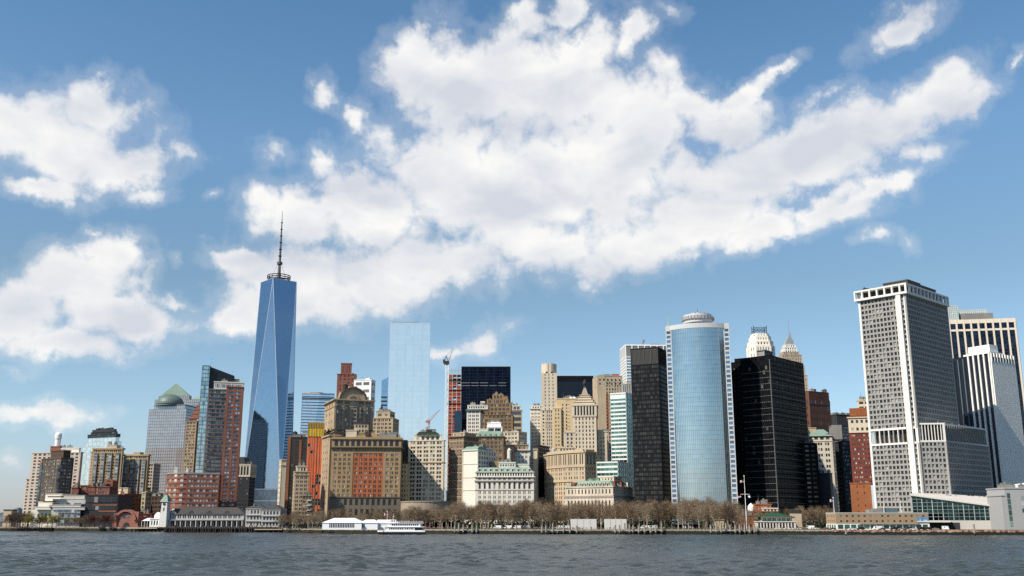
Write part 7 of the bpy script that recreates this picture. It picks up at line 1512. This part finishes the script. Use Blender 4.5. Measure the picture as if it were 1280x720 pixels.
def vehicles():
    cols = {'white': (.78, .78, .77), 'black': (.012, .012, .014), 'silver': (.42, .43, .45), 'dark red': (.22, .015, .015), 'grey': (.12, .12, .125)}
    def put(kind, cn, px, D, rz, lab): x = at(px, 655, D)[0]; car(kind, (cn, cols[cn]), x, max(D, shore_xy(px)[1] + 4), R(rz), lab)
    D = 618
    for kind, cn, px, rz, lab in (('car', 'dark red', 1041, 4, 'dark red parked car at the left corner of the tan pier building'), ('car', 'grey', 1049, 0, 'grey parked car just right of the dark red car'), ('suv', 'black', 1083, 0, 'black sport utility car before the tan pier building'), ('car', 'white', 1073, 0, 'white parked car left of the black sport utility car'), ('van', 'white', 1101, 0, 'white van parked midway along the tan pier building'), ('car', 'grey', 1109, 0, 'low grey car right of the white van'), ('suv', 'black', 1124, 0, 'second black sport utility car, right of the middle of the tan building'), ('car', 'silver', 1133, 0, 'silver car parked right of the second black car'), ('suv', 'grey', 1141, 0, 'grey sport utility car near the picture panel'), ('car', 'white', 1147, 0, 'white car parked below the picture panel'), ('suv', 'black', 1157, 0, 'black sport utility car at the right end of the tan building'), ('suv', 'black', 1165, 0, 'black sport utility car in front of the glass terminal entrance'), ('car', 'silver', 1174, 0, 'silver car parked before the terminal canopy'), ('van', 'white', 1183, 90, 'white van seen from behind on the terminal wharf')):
        put(kind, cn, px, D + (4 if kind == 'van' else 0), rz, lab)
    for i, (kind, cn, px, D, lab) in enumerate((('van', 'white', 622, 690, 'white van under the trees, leftmost of the park vans'), ('van', 'white', 635, 692, 'white van in the park right of the leftmost van'), ('van', 'white', 646, 690, 'white van in the park, middle of the van row'), ('car', 'black', 655, 690, 'black car parked among the white park vans'), ('van', 'white', 658, 700, 'white van in the park behind the black car'), ('van', 'white', 700, 690, 'white van in the park just left of the white containers'), ('van', 'white', 708, 694, 'white van closest to the left white container'), ('van', 'white', 806, 690, 'white van in the park below the black tower'), ('van', 'white', 816, 690, 'white van right of the one below the black tower'), ('suv', 'black', 686, 688, 'black sport utility car by the food kiosk in the park'), ('suv', 'black', 381, 705, 'black car on the shore right of the pier pavilion'), ('car', 'dark red', 912, 690, 'dark red car under the trees right of the curved tower'), ('car', 'white', 1000, 660, 'white car by the beige stair tower'), ('van', 'white', 1012, 668, 'white van right of the beige stair tower'), ('car', 'white', 1019, 660, 'white car between beige stair tower and tan pier building'))):
        x = at(px, 655, D)[0]; car(kind, (cn, cols[cn]), x, D, R((i * 37) % 30 - 15), lab)
def ferry():
    D = 636; x0 = at(472, 660, D)[0]; x1 = at(532, 660, D)[0]; L = x1 - x0; E = tag(empty('ferry_boat', ((x0 + x1) / 2, D, 0)), 'white double deck passenger ferry moored beside the white tents', 'boat'); O = ((x0 + x1) / 2, D, 0)
    wt = mat('boat white', (.82, .82, .82), .4, .04); dk = mat('boat black', (.01, .01, .014), .4)
    def hull(x0, x1, z0, z1, w, nose, m, nm, rake=0):
        mb = MB(); f = lambda zz, k: [(x0 + nose + k, D - w / 2, zz), (x1, D - w / 2, zz), (x1, D + w / 2, zz), (x0 + nose + k, D + w / 2, zz), (x0 + k * .3, D + .6, zz), (x0 + k * .3, D - .6, zz)]
        mb.loft([f(z0, rake), f(z1, 0)]); return mb.build(nm, m, E, O)
    hull(x0 + .5, x1, -.4, 1.8, 7.8, 5, dk, 'hull', 1.5); hull(x0, x1, 1.8, 2.6, 8, 5, wt, 'bulwark', .4); hull(x0 + 4.5, x1 - 1.5, 2.6, 4.7, 7, 2, wt, 'main_deck'); hull(x0 + 2, x1 - .3, 4.7, 5.0, 7.8, 3, wt, 'upper_floor'); hull(x0 + 6.5, x1 - 3, 5.0, 7.0, 6.4, 2, wt, 'upper_deck'); hull(x0 + 5.5, x1 - 1, 7.0, 7.25, 7.2, 2, wt, 'sun_deck'); hull(x0 + 7.5, x0 + 11.5, 7.25, 9.2, 4.2, 1, wt, 'wheelhouse')
    for (za, zb, xa, xb, k, w) in ((3.2, 4.2, x0 + 7.5, x1 - 7, 14, 3.5), (5.6, 6.5, x0 + 9, x1 - 4, 13, 3.2), (7.9, 8.8, x0 + 8, x0 + 11.2, 3, 2.1)):
        for i in range(k): s = (xb - xa) / k; mb = MB(); mb.obox((xa + i * s, D - w - .04), (1, 0), .15, s - .2, 0, .1, za, zb); mb.build('window', G_DARK, E, O)
    mb = MB(); mb.obox((x1 - 6.5, D - 3.6), (1, 0), 0, 5, 0, .2, 2.9, 4.4); mb.build('stern_opening', dk, E, O)
    mb = MB()
    for y in (-3.4, 3.4):
        for i in range(19): xx = x0 + 9 + i * (L - 11) / 18; mb.tube((xx, D + y, 7.2), (xx, D + y, 8.3), .05)
        mb.tube((x0 + 9, D + y, 8.3), (x1 - 2, D + y, 8.3), .06); mb.tube((x0 + 9, D + y, 7.8), (x1 - 2, D + y, 7.8), .04)
    mb.build('railing', wt, E, O); mb = MB(); mb.tube((x0 + 9.5, D, 9.2), (x0 + 9.8, D, 12.8), .12); mb.tube((x0 + 9, D, 11), (x0 + 10.6, D, 11), .08); mb.build('mast', wt, E, O); mb = MB(); mb.tube((x0 + 4, D - 3.4, 2.2), (x0 + 5, D - 3.9, 1.2), .35); mb.build('anchor', dk, E, O)
def pile_mesh(): 
    mb = MB(); mb.cyl((0, 0), .52, 1.6, 6.0, r1=.46, n=8); mb.cyl((0, 0), .58, 6.0, 6.25, n=8); a = mb.mesh('pile_shaft', M_WOOD); mb = MB(); mb.cyl((0, 0), .55, -3, 1.6, n=8); return a, mb.mesh('pile_foot', M_PILE_WET)
def piles():
    a, f = pile_mesh(); rd = random.Random(8)
    q = MB(); q.cyl((0, 0), .40, 1.6, 6.0, r1=.36, n=8); dark = q.mesh('pile_shaft', mat('tarred pile wood', (.055, .045, .035), .8, .5, .8))
    def put(px, D, h, lab, grp, a=a):
        x = at(px, 660, D)[0]; E = tag(empty('mooring_pile', (x, D, 0), rd.uniform(0, 6)), lab, 'pile', grp); E.scale = (1.15, 1.15, h / 6.2)
        for nm, me in (('pile_shaft', a), ('pile_foot', f)): o = bpy.data.objects.new(nm, me); COL.objects.link(o); o.parent = E
    g = [([569, 574, 579, 585, 591, 596, 605, 615], 'left of the white containers'), ([677, 682, 691, 697, 705, 712, 721], 'by the left white container'), ([769, 775, 781, 787, 792, 798, 806, 813, 820, 827], 'below the black tower'), ([889, 895, 901, 907, 913, 919, 925, 931, 937, 943], 'around the tall flagpole')]
    for xs, w in g:
        D = shore_xy(xs[0])[1] - 6
        for px in xs: put(px + rd.uniform(-.6, .6), D + rd.uniform(-2.5, 2.5), rd.uniform(5.4, 7.2), 'grey weathered mooring pile ' + w, 'mooring piles ' + w)
        xa, xb = at(xs[0] - 1, 660, D)[0], at(xs[-1] + 1, 660, D)[0]; E = tag(empty('fender_walkway', ((xa + xb) / 2, D + 2.5, 2.6)), 'timber fender walkway on the piles ' + w, 'walkway'); mb = MB(); mb.obox((xa, D + 1.2), (1, 0), 0, xb - xa, 0, 2.6, 2.3, 2.75); mb.build('deck', M_WCONC, E, ((xa + xb) / 2, D + 2.5, 2.6)); mb = MB(); mb.obox((xa, D + 1.6), (1, 0), 0, xb - xa, 0, 1.6, .9, 1.3); mb.build('beam', M_PILE_WET, E, ((xa + xb) / 2, D + 2.5, 2.6))
    D = 742
    for i in range(48): put(206 + i * 3.02 + rd.uniform(-.8, .8), D + rd.uniform(1.5, 3), 3.4 + rd.uniform(0, 2.2), 'dark pile in the row under the long white pier house', 'piles under the pier house', dark)
    for i in range(9): put(160 + i * 5.0, 790, 3.2, 'short pile under the low jetty left of the pier house', 'piles under the low jetty', dark)
    xa, xb = at(203, 660, D)[0], at(352, 660, D)[0]; O = ((xa + xb) / 2, D + 30, 3); E = tag(empty('pier_deck', O), 'long timber pier deck carrying the white pier house', 'pier'); mb = MB(); mb.obox((xa, D + 4), (1, 0), 0, xb - xa + 6, 0, 75, 2.9, 3.9); mb.build('deck', M_DBROWN, E, O); mb = MB(); mb.obox((xa, D + 6), (1, 0), 0, xb - xa + 5, 0, 60, 0, 2.9); mb.build('under_deck_shade', M_PILE_WET, E, O)  # solid dark block stands in for the shade under the deck
    mb = MB(); mb.obox((at(318, 660, D)[0], D + .5), (1, 0), 0, 20, 0, 3, 2.0, 2.6); mb.build('fender_platform', M_LIME, E, O)
    xa, xb = at(158, 660, 788)[0], at(204, 660, 788)[0]; O = ((xa + xb) / 2, 792, 3); E = tag(empty('jetty', O), 'low pale jetty on piles left of the pier clock tower', 'jetty'); mb = MB(); mb.obox((xa, 787), (1, 0), 0, xb - xa, 0, 9, 2.5, 3.3); mb.build('deck', M_LIME, E, O); mb = MB()
    for i in range(25): xx = xa + i * (xb - xa) / 24; mb.tube((xx, 787.2, 3.3), (xx, 787.2, 4.4), .06)
    mb.tube((xa, 787.2, 4.4), (xb, 787.2, 4.4), .07); mb.build('railing', M_UNIT, E, O)
    # dock barge at far left, single marker pile at right
    p = at(58, 661, 818); E = tag(empty('floating_dock', (p[0], p[1], 0)), 'black floating dock box against the seawall at left', 'dock'); mb = MB(); mb.obox((p[0] - 5.2, p[1] - 2), (1, 0), 0, 10.4, 0, 4, -.3, 2.6); mb.obox((p[0] - 5.5, p[1] - 2.2), (1, 0), 0, 11, 0, 4.4, 2.6, 2.9); mb.build('box', M_BLACK, E, (p[0], p[1], 0)); mb = MB()
    for i in range(6): mb.tube((p[0] - 5 + i * 2, p[1] - 2.2, 0), (p[0] - 5 + i * 2, p[1] - 2.2, 3.8), .18)
    mb.build('post', M_PILE_WET, E, (p[0], p[1], 0))
    put(1217.5, 588, 6.6, 'lone pale steel pile standing in front of the rusty bulkhead at right', None)
    put(1057, 596, 3.8, 'short post at the left start of the rusty bulkhead', None)
def railing(xa, xb, lab):
    n = int((xb - xa) / 3); pts = [shore_xy(xa + (xb - xa) * i / n) for i in range(n + 1)]; mb = MB(); mb2 = MB()
    for x, y in pts: mb2.tube((x, y + .2, GZ + .1), (x, y + .2, GZ + 1.2), .05)
    for a, b_ in zip(pts, pts[1:]):
        for h in (1.2, .8, .45): mb.tube((a[0], a[1] + .2, GZ + h), (b_[0], b_[1] + .2, GZ + h), .035)
    O = (*pts[len(pts) // 2], GZ); E = tag(empty('promenade_railing', O), lab, 'railing'); mb.build('rail', M_UNIT, E, O); mb2.build('post', M_UNIT, E, O)
def flag(px, D, ytop, lab, h=None, yard=False, base=GZ, kind='us'):
    p = at(px, 650, D); zt = zat(ytop, D); B = Bldg('flagpole', lab, 'flagpole', P=(p[0], p[1]), z=base)
    B.mast((p[0], p[1]), base, zt, .28, 'pole', M_BRIGHT); mb = MB(); mb.cyl((p[0], p[1]), .35, zt, zt + .6, n=8); B.add('finial', mb, M_BRIGHT)
    def fl(x, ztop, w, hh, dirx=-1, cols=None):
        r_, w_, bl = mat('flag red', (.45, .03, .04), .8, .1), mat('flag white', (.75, .75, .75), .8, .05), mat('flag blue', (.03, .05, .22), .8, .1)
        mb = MB(); n = 10
        def P(i, t): u = i / n; return (x + dirx * u * w, p[1] + .35 * sin(u * 7), ztop - hh * t - u * hh * .25)
        if cols is None:
            for s_ in range(7):
                for i in range(n): mi = 2 if (i < 4 and s_ < 4) else (0 if s_ % 2 == 0 else 1); mb.quad(P(i, s_ / 7), P(i + 1, s_ / 7), P(i + 1, (s_ + 1) / 7), P(i, (s_ + 1) / 7), mi)
            B.add('flag', mb, [r_, w_, bl])
        else:
            for s_, c in enumerate(cols):
                for i in range(n): u0, u1 = i / n, (i + 1) / n; mb.quad(P(i, s_ / len(cols)), P(i + 1, s_ / len(cols)), P(i + 1, (s_ + 1) / len(cols)), P(i, (s_ + 1) / len(cols)), c)
            B.add('flag', mb, [mat('flag orange', (.7, .14, .02), .8), w_, bl])
    fl(p[0] - .2, zt - (2.2 if yard else .3), 2.6 if yard else 2.0, 1.6 if yard else 1.9)
    if yard:
        zy = zat(617.8, D); mb = MB(); mb.tube((p[0] - 3, p[1], zy), (p[0] + 3, p[1], zy), .14); B.add('yard_arm', mb, M_BRIGHT); fl(p[0] - 2.8, zy - .8, 1.8, 1.5, -1, (0, 1, 2)); fl(p[0] + 1.8, zy - .8, 1.9, 1.5, 1, (1, 1, 1, 2))

left_side(); museum_group(); pier_a(); glass_spire(); whitehall(); mirror_tower(); centre_left(); centre_mid(); curved_blue(); right_side(); terminal(); park_buildings()
for B in ALL: B.done()
trees(); people(); vehicles(); ferry(); piles()
railing(0, 160, 'thin grey railing along the museum shore at left'); railing(356, 470, 'thin grey railing along the shore before the white tents'); railing(532, 1036, 'thin grey railing along the park promenade behind the piles')
flag(933, 672, 595.5, 'tall white yardarm flagpole with striped flag before the black corner tower', yard=True); flag(1043.5, 645, 622.5, 'small flagpole with striped flag behind the left end of the tan pier building'); 
flag(484, 700, 640, 'short flagpole with striped flag above the white ferry')
